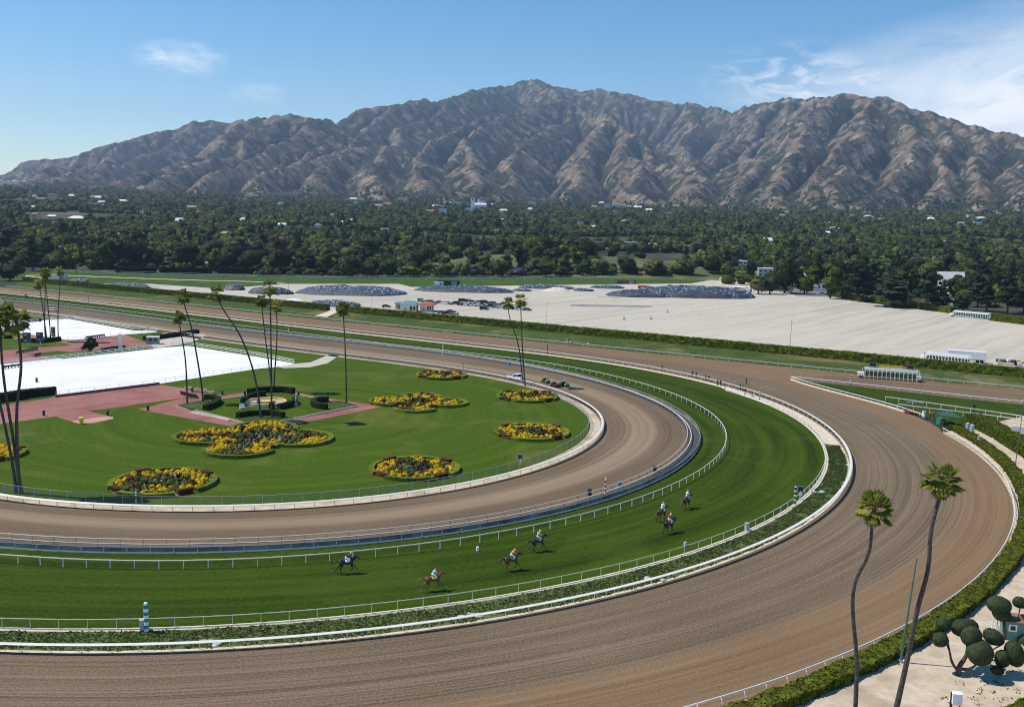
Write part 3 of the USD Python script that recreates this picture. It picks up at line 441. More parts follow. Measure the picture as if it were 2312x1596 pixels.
M["groundcover"] = leafmat("groundcover", (0.045, 0.070, 0.014), (0.165, 0.205, 0.05), 1.6, 0.2, 0.2)
M["green_paint"] = mat("green_paint", (0.05, 0.14, 0.10), (0.07, 0.18, 0.13), 1.0, 0.5)
def mesh_wire():
    n = {"geo": ("geometry", {}), "nz": ("noise_texture", {"scale": 2.0}), "t": ("transparent_bsdf", {}), "d": ("principled_bsdf", {"base_color": (0.06, 0.075, 0.06), "roughness": 0.6}), "m": ("mix_closure", {"fac": 0.26})}
    return usdkit.material(stage, "/World/Looks/chain_link", n, [("t.BSDF", "m.closure1"), ("d.BSDF", "m.closure2")], surface="m.closure")
M["chain_link"] = mesh_wire()
def visible(p, mg=140):
    p = np.asarray(p, float); q = project(np.append(p, 0.5) if len(p) == 2 else p); return p[1] > 20 and -mg < q[0] < W_ + mg and -mg < q[1] < H_ + mg
def fence(name, label, cat, P, spacing, rails, post, pr, mrail, mpost, sgn=None, npost=5, group=None, limit=290, rail_names=None):
    """rails: profiles (outwards, up); post: path (outwards, up), each post a part"""
    s = outw(P) if sgn is None else sgn; c = P[len(P) // 2]; t = thing(name, label, cat, (c[0], c[1], 0), group=group)
    for k, pf in enumerate(rails):
        pf = np.array(pf, float) * [s, 1]; pf = pf if s > 0 else pf[::-1]; part(t, (rail_names or ["rail"] * 9)[k], MB().sweep(P, pf), mrail[k] if isinstance(mrail, list) else mrail, world=True)
    Q = resample(P, spacing); N = normals2(Q) * s; cnt = 0
    for q, nn in zip(Q, N):
        if not visible(q) or cnt >= limit: continue
        pts = [(q[0] + nn[0] * o, q[1] + nn[1] * o, z) for o, z in post]; part(t, "post", MB().tube(pts, pr, npost), mpost, world=True); cnt += 1
    return t
def ringprof(r, z, o=0.0, n=6): return [(o + r * math.cos(a), z + r * math.sin(a)) for a in np.arange(n) / n * 2 * PI]
def rect(o, z, w, h): return [(o - w / 2, z - h / 2), (o + w / 2, z - h / 2), (o + w / 2, z + h / 2), (o - w / 2, z + h / 2)]
CAP = [(-0.05, 0.99), (-0.03, 1.04), (0.16, 1.06), (0.40, 1.04), (0.48, 1.0), (0.48, 0.97), (0.22, 1.01)]
fence("capped_rail", "thick white capped rail along the inner edge of the main track", "rail", cA, 3.05, [CAP], [(-0.34, 0), (-0.34, 0.62), (-0.02, 1.0)], 0.045, M["cream"] if False else M["white"], M["beige_pipe"], rail_names=["cap"])
CAPD = [(-0.12, 0.90), (-0.10, 0.99), (0.12, 1.04), (0.34, 1.0), (0.48, 0.92), (0.48, 0.86), (0.25, 0.95)]
fence("capped_rail", "white capped rail around the infield beside the inner dirt track", "rail", cD, 3.05, [CAPD], [(-0.26, 0), (-0.26, 0.55), (-0.06, 0.93)], 0.04, [M["white"]], M["dark_metal"], rail_names=["cap"])
fence("turf_rail", "white pipe rail on straight posts standing in the turf course", "rail", cB, 3.05, [ringprof(0.075, 1.12)], [(0, 0), (0, 1.12)], 0.06, M["white"], M["white_post"])
fence("turf_rail", "thin beige pipe rail along the outer edge of the turf course", "rail", cF, 3.05, [ringprof(0.05, 1.15), rect(0.05, 0.05, 0.22, 0.12)], [(0, 0), (0, 1.15)], 0.045, [M["beige_pipe"], M["cream"]], M["beige_pipe"], rail_names=["rail", "kerb"])
fence("outer_rail", "white pipe rail on curved posts around the outside of the turn", "rail", cC, 2.9, [ringprof(0.085, 1.08)], [(0.34, 0), (0.34, 0.55), (0.22, 0.92), (0.0, 1.08)], 0.05, M["white"], M["white_post"])
fence("outer_rail", "pale green and white rail along the far side of the backstretch", "rail", cH1, 4.2, [rect(0, 1.0, 0.12, 0.16), rect(0.06, 0.78, 0.06, 0.12)], [(0.05, 0), (0.05, 1.0)], 0.05, [M["white"], M["rail_green"]], M["white_post"], rail_names=["rail", "lower_rail"])
fence("track_rail", "white pipe rail along the outer edge of the inner dirt track", "rail", cE, 3.05, [ringprof(0.055, 1.08), rect(0.75, 0.62, 0.16, 0.14)], [(0.28, 0), (0.28, 0.6), (0.0, 1.08)], 0.035, [M["white"], M["beige_pipe"]], M["dark_metal"], rail_names=["rail", "lower_rail"])
fence("chute_rail", "white capped rail on the lower side of the chute", "rail", cL2, 3.05, [CAP], [(-0.2, 0), (-0.2, 0.6), (-0.05, 1.0)], 0.045, M["white"], M["beige_pipe"], sgn=1)
cLr = cL1[:-7]
t = fence("chute_rail", "white rail on a low pierced concrete kerb at the chute's tip", "rail", cLr, 2.4, [rect(0, 1.02, 0.34, 0.14)], [(0, 0.4), (0, 1.0)], 0.06, M["white"], M["beige_pipe"], sgn=1)
part(t, "kerb", MB().sweep(cL1[:int(len(cL1) * .72)], rect(0, 0.2, 0.30, 0.40)), M["cream"], world=True)
for px, lab in (('1999,905 2040,911 2140,925 2230,938 2330,953', "upper white post and rail fence across the chute turf"), ('2027,922 2120,934 2220,946 2330,962', "lower white post and rail fence across the chute turf")):
    c = trace(px, 0.0, 1, 2); fence("chute_fence", lab, "fence", c, 3.6, [rect(0, 1.15, 0.14, 0.2)], [(0, 0), (0, 1.12)], 0.075, M["white"], M["white"], sgn=1)
# the mesh fence inside the infield rail
cm = side(cD, -2.9)[4:int(len(cD) * 0.60)]; t = thing("mesh_fence", "grey chain link fence on thin posts between lawn and infield rail", "fence", (*cm[40], 0))
part(t, "mesh", MB().sweep(cm, [(0, 0.05), (0, 1.5)], closed=False), M["chain_link"], world=True); part(t, "top_rail", MB().sweep(cm, ringprof(0.03, 1.5)), M["grey_metal"], world=True)
for q in resample(cm, 3.05): part(t, "post", MB().cyl((*q, 0), (*q, 1.55), 0.035, n=5), M["grey_metal"], world=True)
# the low grey wall between gutter and turf
cw = cE2[:int(len(cE2) * 0.62)]; t = thing("low_wall", "low grey panelled wall with bent posts along the turf course's inner edge", "wall", (*cw[60], 0)); s = outw(cw)
part(t, "foot_board", MB().sweep(cw, np.array(rect(0.06, 0.10, 0.05, 0.2)) * [s, 1]), M["white"], world=True); part(t, "top_rail", MB().sweep(cw, ringprof(0.04, 0.86)), M["grey_metal"], world=True)
Q = resample(cw, 3.05); N = normals2(Q) * s
for a, b, nn in zip(Q[:-1], Q[1:], N):
    if not (visible(a) or visible(b)): continue
    d = unit(b - a); part(t, "panel", MB().sweep(np.array([a + d * 0.03, b - d * 0.03]), rect(0, 0.52, 0.05, 0.60)), M["wall_panel"], world=True)
    pts = [(a[0] + nn[0] * o, a[1] + nn[1] * o, z) for o, z in ((0.28, 0.0), (0.28, 0.30), (0.10, 0.66), (0.0, 0.88))]; part(t, "post", MB().tube(pts, 0.035, 5), M["grey_metal"], world=True)

def cards(P, size, rs, up=0.35, out=None):
    """small leaf clumps: quads at the points P with random tilt"""
    n = len(P); a = rs.normal(size=(n, 3)); a /= np.linalg.norm(a, axis=1, keepdims=True); nrm = rs.normal(size=(n, 3)); nrm[:, 2] = np.abs(nrm[:, 2]) + up; nrm = nrm if out is None else np.asarray(out) + 0.30 * nrm; nrm /= np.linalg.norm(nrm, axis=1, keepdims=True)
    u = np.cross(a, nrm); u /= np.maximum(np.linalg.norm(u, axis=1, keepdims=True), 1e-6); w = np.cross(nrm, u); sz = size * rs.uniform(0.6, 1.3, (n, 1)); bend = nrm * sz * 0.25
    v = np.stack([P - u * sz - bend, P - w * sz * 0.6, P + u * sz - bend, P + w * sz * 0.6], 1).reshape(-1, 3); k = np.arange(n) * 4
    return v, np.stack([k, k + 1, k + 2, k + 3], 1)
def hedge(name, label, P, w, h, material, step=0.8, rough=0.22, leaves=0, leaf=0.16, z=0.0, sgn=1.0, o=0.0, parent=None, group=None, cat="hedge"):
    P = resample(P, step); rs = np.random.default_rng(len(P) + int(h * 10)); k = max(3, int(h / 0.6)); kw = max(3, int(w / 0.6))
    prof = [(-w / 2, h * i / k) for i in range(k)] + [(-w / 2 + w * i / kw, h) for i in range(kw)] + [(w / 2, h - h * i / k) for i in range(k + 1)]; prof = [(a + o, b) for a, b in prof]
    mb = MB().sweep(P, prof[::-1], z, closed=False); v, f = mb.mesh(); m = len(prof)
    nz = np.stack([meshkit.fbm(v / 1.3 + q * 9.1, 3, q) - 0.5 for q in range(3)], 1) * rough * 2.2; nz[:, 2] *= np.clip((v[:, 2] - z) / 0.5, 0, 1); v = v + nz
    for q, e in ((0, 1), (len(P) - 1, -1)):
        ring = v[q * m:(q + 1) * m]; ff = np.stack([np.zeros(m - 2, int), np.arange(1, m - 1), np.arange(2, m)], 1); f = np.vstack([f, (ff if e > 0 else ff[:, ::-1]) + len(v)]); v = np.vstack([v, ring])
    if parent is None:
        c = P[len(P) // 2]; t = thing(name, label, cat, (*c, z), group=group); part(t, "body", (v, f), material, world=True)
        if leaves:
            a = v[f]; ar = np.linalg.norm(np.cross(a[:, 1] - a[:, 0], a[:, 2] - a[:, 0]), axis=1); pick = rs.choice(len(f), leaves, p=ar / ar.sum()); r = rs.random((leaves, 2)); r = np.where(r.sum(1, keepdims=True) > 1, 1 - r, r); q = a[pick]
            pts = q[:, 0] + r[:, :1] * (q[:, 1] - q[:, 0]) + r[:, 1:] * (q[:, 2] - q[:, 0]) + rs.normal(size=(leaves, 3)) * 0.05; part(t, "leaves", cards(pts, leaf, rs), material, world=True, kind="stuff")
        return t
    return part(parent, name, (v, f), material, label, world=True)
j1 = nearest(cH2, gp('742,705')[0]); j2 = nearest(cH2, gp('760,706')[0])
hb = outw(cH2)
# the stretch to the left of the sandy crossing is the shorter hedge
lft, rgt = (cH2[:min(j1, j2)], cH2[max(j1, j2):])
hedge("hedge", "long clipped hedge between grass bank and parking lot, left of the crossing", lft, 2.2, 3.0, M["hedge_bright"], 0.9, 0.3, 7000, 0.3, 0.4, o=1.0 * hb)
hedge("hedge", "long clipped hedge between grass bank and parking lot, right of the crossing", rgt, 2.2, 3.0, M["hedge_bright"], 0.9, 0.3, 11000, 0.3, 0.4, o=1.0 * hb)
m, uv = ribbon(gp('710,716 735,708 752,700'), gp('738,719 757,710 768,702'), 0.56, 2); struct("crossing", m, M["cream_sand"], "short cream crossing through the gap in the long hedge", "path", uv)
hin = trace('2129,955 2171,976 2234,1018 2276,1062 2304,1110 2316,1165 2304,1216 2260,1280 2190,1342 2105,1402 2005,1460 1880,1523 1740,1578 1600,1632', 0.4, 1, 1.0)
hedge("hedge", "broad low hedge curving round the outside of the turn", side(hin, 0.45), 2.3, 0.95, M["hedge"], 0.5, 0.3, 22000, 0.17)
hedge("hedge", "high bright hedge block behind the sandy yard at right", gp('2196,958 2250,985 2340,1040'), 3.4, 2.6, M["hedge_bright"], 0.5, 0.25, 5000, 0.2)
hedge("hedge", "bright green hedge in the yard's bottom corner", gp('2235,1690 2300,1640 2380,1590'), 3.0, 1.1, M["hedge_bright"], 0.4, 0.2, 5000, 0.14)
# ground cover between turf rail and main track
g0, g1 = 0, nearest(cF, gp('1846,995')[0]); ga = side(cF, 0.6)[g0:g1]; gb_i = [nearest(cA, q) for q in ga]; gb = side(cA, -0.35)[gb_i]
t = np.linspace(0, 1, 12); gv = ga[:, None] * (1 - t)[None, :, None] + gb[:, None] * t[None, :, None]; rs = np.random.default_rng(5)
ii = rs.integers(0, len(ga) - 1, 26000); fr = rs.random((26000, 2)); e = ga[ii] * (1 - fr[:, :1]) + ga[ii + 1] * fr[:, :1]; e2 = gb[ii] * (1 - fr[:, :1]) + gb[ii + 1] * fr[:, :1]; pts = e + (e2 - e) * fr[:, 1:]
dens = meshkit.fbm(np.c_[pts / 2.2, np.zeros(len(pts))], 3, 8); edge = np.minimum(fr[:, 1], 1 - fr[:, 1]); ok = dens + np.clip(edge * 1.6, 0, 0.25) > 0.50; pts = pts[ok]
mbg = MB().add(*cards(np.c_[pts, rs.uniform(0.01, 0.12, len(pts))], 0.17, rs, 1.6))
m, uv = ribbon(side(cF, 0.6)[g0:g1], side(cA, -0.5)[gb_i], 0.012, 3)
solo("planting_soil", m, mat("planting_soil", (0.04, 0.065, 0.014), (0.12, 0.15, 0.04), 1.6, 0.95, 7, 0.35, 0.65, 0.8, 4, 0.1), "dark planted soil strip under the ground cover", "soil", None, "structure", uv=uv)
solo("ground_cover", mbg, M["groundcover"], "low leafy ground cover between turf rail and main track", "ground cover", None, "stuff")

# ------------------------------------------------------------------ infield: paving, lawns, beds, palms
def pave(name, px, z, material, label, cat="paving"): return struct(name, flat(gp(px), z), material, label, cat)
pave("white_lot", '-60,836 0,822 400,782 425,781 578,805 666,821 628,828 578,833 360,866 125,895 0,904 -60,909', 0.0, M["white_paving"], "large white paved lot inside ranch fences in the infield")
pave("white_lot", '-60,733 0,730 87,724 150,719 300,746 357,747 352,750 288,755 172,767 150,767 62,754 0,743 -60,735', 0.0, M["white_paving"], "smaller white paved lot farther back in the infield")
pave("red_paving", '-60,921 0,915 125,897 360,868 412,876 425,877 503,893 555,886 626,874 700,893 868,917 720,947 586,974 312,924 412,899 445,902 430,896 200,928 240,938 258,945 213,955 180,957 160,951 125,940 0,957 -60,965', 0.0, M["red_paving"], "wide red paved walk across the infield and round the fountain garden")
pave("pink_paving", '160,951 240,938.6 256,941 255,945 212,954 180,956', 0.006, M["pink_paving"], "pink paved half round at the end of the red walk")
pave("red_paving", '-60,792 62,754 150,768 172,768 285,757 330,773 350,786 200,799 130,792 60,800 140,806 110,812 -60,830', -0.004, M["red_paving"], "back red paved walk between the two white lots")
pave("pale_path", '335,773 385,762 415,758 440,751 467,757 445,768 405,778 350,787', 0.006, M["path_paving"], "pale curved path from the red walk towards the inner track", "path")
pave("pale_path", '628,828 666,821 700,818 745,800 765,803 740,820 700,829 640,831', 0.006, M["path_paving"], "short pale path joining the white lot and the inner track", "path")
pave("back_lawn", '-60,798 -60,755 0,764 70,766 125,770 160,778 150,781 75,785 0,792', 0.006, M["lawn"], "small back lawn with display boards", "lawn")
pave("strip_lawn", '90,802 200,791 330,781 350,787 140,810', 0.008, M["lawn"], "lawn strip behind the ranch fence", "lawn")
M["soil"] = mat("soil", (0.16, 0.13, 0.09), (0.30, 0.25, 0.18), 0.8, 0.95, 5)
M["yellow"] = leafmat("yellow_flowers", (0.52, 0.34, 0.008), (0.88, 0.66, 0.015), 2.5, 0.1, 0.25)
M["olive"] = leafmat("olive_shrub", (0.06, 0.075, 0.016), (0.26, 0.27, 0.085), 2.0, 0.15, 0.35)
M["brown_hedge"] = leafmat("brown_hedge", (0.075, 0.028, 0.009), (0.22, 0.085, 0.024), 1.6, 0.15, 0.25)
M["purple_shrub"] = leafmat("purple_shrub", (0.015, 0.014, 0.012), (0.07, 0.06, 0.055), 2.0, 0.1, 0.3)
M["lime"] = leafmat("lime_hedge", (0.085, 0.115, 0.008), (0.30, 0.34, 0.03), 1.5, 0.2, 0.25)
def bush(rs, r, n=34, top=False):
    c = trimesh.creation.icosphere(1, 1.0).vertices; p = c * [r * .92, r * .92, r * .8] + [0, 0, r * .85]; mb = MB(); mb.ball((0, 0, r * .8), (r * .82, r * .82, r * .7), 1, 0.25, int(rs.integers(99)))
    pick = rs.choice(len(p), n); return mb.add(*cards(p[pick] + rs.normal(size=(n, 3)) * r * .1, r * .34, rs, .35, c[pick] + [0, 0, .2])).mesh()
BV = {k: [bush(np.random.default_rng(40 + i), r) for i in range(4)] for k, r in (("flower_bush", 0.48), ("olive_shrub", 0.46), ("spiky_shrub", 0.75))}
def spiky(rs):
    mb = MB()
    for k in range(22):
        a, e = rs.uniform(0, 2 * PI), rs.uniform(0.5, 1.35); d = np.array([math.cos(a) * math.cos(e), math.sin(a) * math.cos(e), math.sin(e)]); L = rs.uniform(0.9, 1.4); s = np.cross(d, [0, 0, 1.0]); s = unit(s) * 0.09
        mb.add([-s * .6, s * .6, d * L * .6 + s, d * L * .6 - s, d * L], [[0, 1, 2], [0, 2, 3], [3, 2, 4]])
    return mb.mesh()
SPK = [spiky(np.random.default_rng(80 + i)) for i in range(3)]
def bed(label, poly, holes, seed, nf=70, ng=70, ns=5, gaps=()):
    rs = np.random.default_rng(seed); c = poly.centroid; t = thing("flower_bed", label, "flower bed", (c.x, c.y, 0), group="flower beds on the infield lawn")
    part(t, "soil", flat(poly.buffer(-0.3), 0.012), M["soil"], world=True)
    ring = np.array(poly.buffer(-0.45).exterior.coords)[:-1]; ring = resample(np.r_[ring, ring[:1]], 0.6); L = len(ring); ok = np.ones(L, bool)
    for g in gaps: ok &= np.linalg.norm(ring - np.array(g), axis=1) > 1.5
    st = int(np.argmin(ok)) if not ok.all() else 0; rr = np.roll(ring, -st, axis=0); ro = np.roll(ok, -st); seg = []
    for q, o in zip(rr, ro):
        if o: seg.append(q)
        elif len(seg) > 3: hedge("border_hedge", None, np.array(seg), 0.95, 0.62, M["lime"], 0.5, 0.14, parent=t); seg = []
        else: seg = []
    if len(seg) > 3: hedge("border_hedge", None, np.array(seg), 0.95, 0.62, M["lime"], 0.5, 0.14, parent=t)
    for g in gaps:
        g = np.array(g); d = unit(np.array([c.x, c.y]) - g); s = np.array([-d[1], d[0]]); q = g + d * 0.75; hedge("brown_hedge", None, np.array([q - s * 1.2, q + s * 1.2]), 0.8, 0.85, M["brown_hedge"], 0.45, 0.2, parent=t)
    inn = poly.buffer(-1.5); x0, y0, x1, y1 = inn.bounds; placed = []
    def put(name, var, material, n, dmin, test, sc=(0.8, 1.25)):
        k = tries = 0
        while k < n and tries < n * 60:
            tries += 1; p = np.array([rs.uniform(x0, x1), rs.uniform(y0, y1)]); pt = Point(p)
            if not inn.contains(pt) or not test(p, inn.exterior.distance(pt)) or any((p[0] - q[0]) ** 2 + (p[1] - q[1]) ** 2 < dmin ** 2 for q in placed): continue
            placed.append(p); v, f = var[int(rs.integers(len(var)))]; a = rs.uniform(0, 6.28); R = np.array([[math.cos(a), -math.sin(a), 0], [math.sin(a), math.cos(a), 0], [0, 0, 1]]); part(t, name, (v @ R.T * rs.uniform(*sc) + [*p, 0], f), material, world=True); k += 1
    cl = lambda p: meshkit.noise(np.array([p[0] / 2.6, p[1] / 2.6, seed * 3.3]), seed)
    put("spiky_shrub", SPK, M["purple_shrub"], ns, 1.8, lambda p, e: np.hypot(p[0] - c.x, p[1] - c.y) < 3.2, (0.9, 1.4))
    put("brown_shrub", BV["spiky_shrub"], M["brown_hedge"], ns, 1.9, lambda p, e: e > 1.0, (0.8, 1.2))
    put("flower_bush", BV["flower_bush"], M["yellow"], nf, 0.72, lambda p, e: e < 3.2 and cl(p) > 0.40, (0.85, 1.35))
    put("olive_shrub", BV["olive_shrub"], M["olive"], ng, 0.8, lambda p, e: True)
    return t
def circ(u0, u1, v, zc=0.35):
    q = G((u0 + u1) / 2, v)[:2]; r = abs(G(u1, v)[0] - G(u0, v)[0]) / 2; return q, r
def compass(q, r, a0=0.78, n=4): return [(q[0] + r * math.cos(a0 + k * 2 * PI / n), q[1] + r * math.sin(a0 + k * 2 * PI / n)) for k in range(n)]
for k, (u0, u1, v, lab) in enumerate([(938, 1055, 849, "small round flower bed farthest from the red walk, beside the inner rail"), (1120, 1261, 897, "round flower bed below the parked pickup at the rail's bend"), (1113, 1286, 978, "round flower bed nearest to the bend of the infield rail"), (833, 1040, 1060, "round flower bed in front of the lawn's middle, near the mesh fence"), (248, 490, 1091, "round flower bed beside the leaning palms at the front fence")]):
    q, r = circ(u0, u1, v); bed(lab, Point(q).buffer(r, 24), None, 100 + k, int(52 * (r / 8) ** 2), int(62 * (r / 8) ** 2), 4, compass(q, r))
for k, (u0, u1, v, lab) in enumerate([(388, 747, 998, "largest flower bed with three lobes in front of the fountain garden"), (832, 1053, 916, "three lobed flower bed right of the fountain garden")]):
    q, r = circ(u0, u1, v - 4); qq = np.array([[-r * .58, r * .10], [r * .58, r * .10], [0, -r * .52], [0, r * .62]]) + q; poly = unary_union([Point(p).buffer(r * .46, 20) for p in qq] + [Point(q).buffer(r * .5, 20)])
    bed(lab, poly, None, 120 + k, int(110 * (r / 14) ** 2) + 40, int(130 * (r / 14) ** 2) + 40, 9, [tuple(q + np.array([sx * r * .36, sy * r * .50])) for sx in (-1, 1) for sy in (-1, 1)])
q, r = circ(-120, 57, 1027); bed("round flower bed cut by the left edge behind the leaning palms", Point(q).buffer(r, 24), None, 131, 70, 70, 4, compass(q, r))

# ---- fountain garden
gl = gp('398,918 624,885 807,918 580,963'); t = thing("garden_terrace", "raised square garden lawn with stone kerb and steps round the fountain", "garden", (*gl.mean(0), 0))
gpol = Polygon(gl); part(t, "lawn", flat(gpol.buffer(-0.3), 0.30), M["lawn"], world=True)
ringc = np.array(gpol.exterior.coords); part(t, "kerb", MB().sweep(ringc, rect(0, 0.16, 0.4, 0.36)), M["stone"], world=True)
for a, b in (('437,930', '525,948'), ('652,947', '737,929')):
    A, B = gp(a)[0], gp(b)[0]; d = unit(B - A); nrm = np.array([d[1], -d[0]]); nrm = nrm if nrm @ (gl.mean(0) - A) < 0 else -nrm
    for k in range(3): part(t, "step", MB().box((*((A + B) / 2 + nrm * (0.35 + 0.35 * k)), 0.29 - 0.09 * k - 0.045), (np.linalg.norm(B - A), 0.35, 0.09 + 0.18 * (2 - k) * 0.0), math.atan2(d[1], d[0])), M["path_paving"], world=True)
for pxs in ('398,918 470,903 487,924 437,929', '580,963 522,948 600,934 652,946', '807,918 735,930 700,921 715,909 770,907'): part(t, "planting", flat(gp(pxs), 0.34), M["groundcover"], world=True)
fc = G(600, 911, 0.3); rx = abs(G(645, 911)[0] - G(555, 911)[0]) / 2
M["fountain"] = mat("fountain_stone", (0.56, 0.38, 0.17), (0.68, 0.50, 0.26), 0.7, 0.7, 5); M["water"] = mat("fountain_water", (0.42, 0.36, 0.26), (0.52, 0.46, 0.36), 1.2, 0.12, 4, spec=0.5)
t = thing("fountain", "round tan stone fountain with a low inner basin in the garden", "fountain", (fc[0], fc[1], 0.3))
ang = np.linspace(0, 2 * PI, 49); cyc = lambda r: np.stack([r * np.cos(ang), r * np.sin(ang)], 1) + fc[:2]
part(t, "basin", MB().sweep(cyc(rx), rect(0, 0.35, 0.5, 0.7), 0.3, caps=False), M["fountain"], world=True); part(t, "water", flat(Polygon(cyc(rx - 0.2)), 0.62), M["water"], world=True)
part(t, "inner_basin", MB().sweep(cyc(rx * .42), rect(0, 0.4, 0.35, 0.9), 0.35, caps=False), M["fountain"], world=True); part(t, "floor", flat(Polygon(cyc(rx * .40)), 1.02), mat("mosaic", (0.30, 0.20, 0.10), (0.75, 0.58, 0.32), 2.2, 0.6, 2), world=True)
for px, w, h, lab, mt in (('563,891 590,886 626,885 662,889', 1.5, 1.9, "clipped curved hedge behind the fountain", "hedge"), ('548,913 560,903 585,896 600,895', 1.3, 1.7, "clipped curved hedge left of the fountain", "hedge"), ('630,924 645,921 662,915 665,907', 1.3, 1.7, "clipped curved hedge right of the fountain", "hedge"), ('537,943 570,938 600,937 639,942', 1.4, 1.5, "clipped hedge along the garden's front corner", "hedge"), ('464,901 489,905 489,915 462,926', 1.5, 1.6, "clipped C shaped hedge at the garden's left corner", "hedge"), ('742,907 716,909 714,920 738,924', 1.5, 1.7, "clipped C shaped hedge at the garden's right corner", "hedge"), ('609,923 619,923', 1.3, 1.9, "small clipped block hedge in front of the fountain", "hedge")):
    hedge("garden_hedge", lab, trace(px, 0.3, 0.3, 0.6), w * .85, h * .78, M["hedge_dark"], 0.45, 0.12, 500, 0.12, 0.3, group=None)
# dark hedges elsewhere in the infield
for px, w, h, lab in (('-40,912 0,907 60,898 125,891', 1.8, 2.0, "dark leafy hedge along the front edge of the large white lot"), ('50,773 95,774 136,769', 1.4, 1.4, "dark hedge at the palms' feet below the display boards"), ('230,795 281,788', 1.3, 1.2, "short dark hedge behind the ranch fence, beside the bush"), ('327,768 380,762 445,752', 2.2, 1.4, "long dark clipped hedge beside the pale curved path"), ('12,764 27,764', 1.2, 1.0, "small dark hedge block on the back lawn"), ('92,725 0,733 -40,735', 1.0, 0.9, "low dark hedge along the back white lot's far edge")):
    hedge("infield_hedge", lab, gp(px), w, h, M["hedge_dark"], 0.6, 0.2, 900, 0.16)
# ---- ranch fences and thin rails of the white lots
def ranch(px, lab, rails=3, h=1.35, sp=2.6, material="white", r=0.055):
    c = resample(gp(px), sp); t = thing("ranch_fence" if rails > 2 else "pipe_fence", lab, "fence", (*c[0], 0)); d = resample(gp(px), 2.0)
    for k in range(rails):
        z = h * (1 - k / rails) - 0.05; part(t, "rail", MB().sweep(d, rect(0, z, r * .8, 0.15) if rails > 2 else ringprof(r * .7, z)), M[material], world=True)
    for q in c: part(t, "post", MB().box((*q, h / 2 + .04), (r * 2.6, r * 2.6, h + .08)) if rails > 2 else MB().cyl((*q, 0), (*q, h), r, n=5), M[material], world=True)
ranch('-30,830 0,826 110,814 250,798 353,786', "white ranch fence along the back edge of the large white lot"); ranch('386,783 425,780', "short white ranch fence piece at the large lot's far corner")
ranch('425,780 578,804 664,821', "white ranch fence along the right edge of the large white lot"); ranch('125,893 360,865 578,832 626,827', "thin grey pipe fence along the front edge of the large white lot", 2, 1.1, 3.2, "grey_metal", 0.04)
ranch('58,714 126,724 165,721 300,745 357,748', "white ranch fence along the far edge of the back white lot"); ranch('-30,736 0,733 87,728', "white ranch fence left of the back white lot"); ranch('153,767 172,768 288,757 352,750', "thin grey pipe fence along the front of the back white lot", 2, 1.1, 3.2, "grey_metal", 0.04)
pv = gp('125,897 360,868'); t = solo("retaining_wall", MB().sweep(resample(pv, 3), rect(0, 0.3, 0.3, 0.6)), mat("brick_brown", (0.10, 0.055, 0.04), (0.16, 0.09, 0.065), 1.0, 0.85), "low brown wall below the pipe fence beside the red walk", "wall")

# ------------------------------------------------------------------ palms
M["palm_trunk"] = mat("palm_trunk", (0.035, 0.030, 0.026), (0.105, 0.092, 0.08), 3.0, 0.95, 5, 0.35, 0.7, 0.6, 9, 0.03)
M["frond"] = leafmat("frond", (0.10, 0.125, 0.018), (0.50, 0.49, 0.08), 0.9, 0.45, 0.3); M["dead_frond"] = leafmat("dead_frond", (0.16, 0.11, 0.045), (0.36, 0.27, 0.13), 0.9, 0.25, 0.4)
def frond(az, el, L, rs, droop=0.5, B=0.95, seg=9):
    """a fan leaf on its stalk: a folded half disc with hanging tips"""
    d = np.array([math.cos(az) * math.cos(el), math.sin(az) * math.cos(el), math.sin(el)]); s = unit(np.cross([0, 0, 1.0], d)); mb = MB()
    mid = d * L * .55 + [0, 0, 0.03]; tip = d * L + [0, 0, -0.12 * L * droop]; mb.tube([(0, 0, 0), mid, tip], [0.035, 0.025, 0.02], 4, False)
    f = unit(tip - mid); un = unit(np.cross(s, f)); un = un if un[2] > 0 else -un; v = [tip]; fcs = []
    for k in range(2 * seg + 1):
        a = (k / (2 * seg) - .5) * 3.5; r = B * (1.0 if k % 2 else 0.74) * rs.uniform(.88, 1.08) * (1 - 0.18 * abs(a) / 1.75); p = tip + (f * math.cos(a) + s * math.sin(a)) * r
        p = p + un * (0.06 if k % 2 else -0.06) * B + np.array([0, 0, -droop * 0.55 * (r / B) ** 2 * B * (0.5 + 0.5 * abs(math.sin(a)))]); v.append(p)
    for k in range(2 * seg): fcs.append([0, k + 1, k + 2])
    return mb.add(np.array(v), np.array(fcs)).mesh()
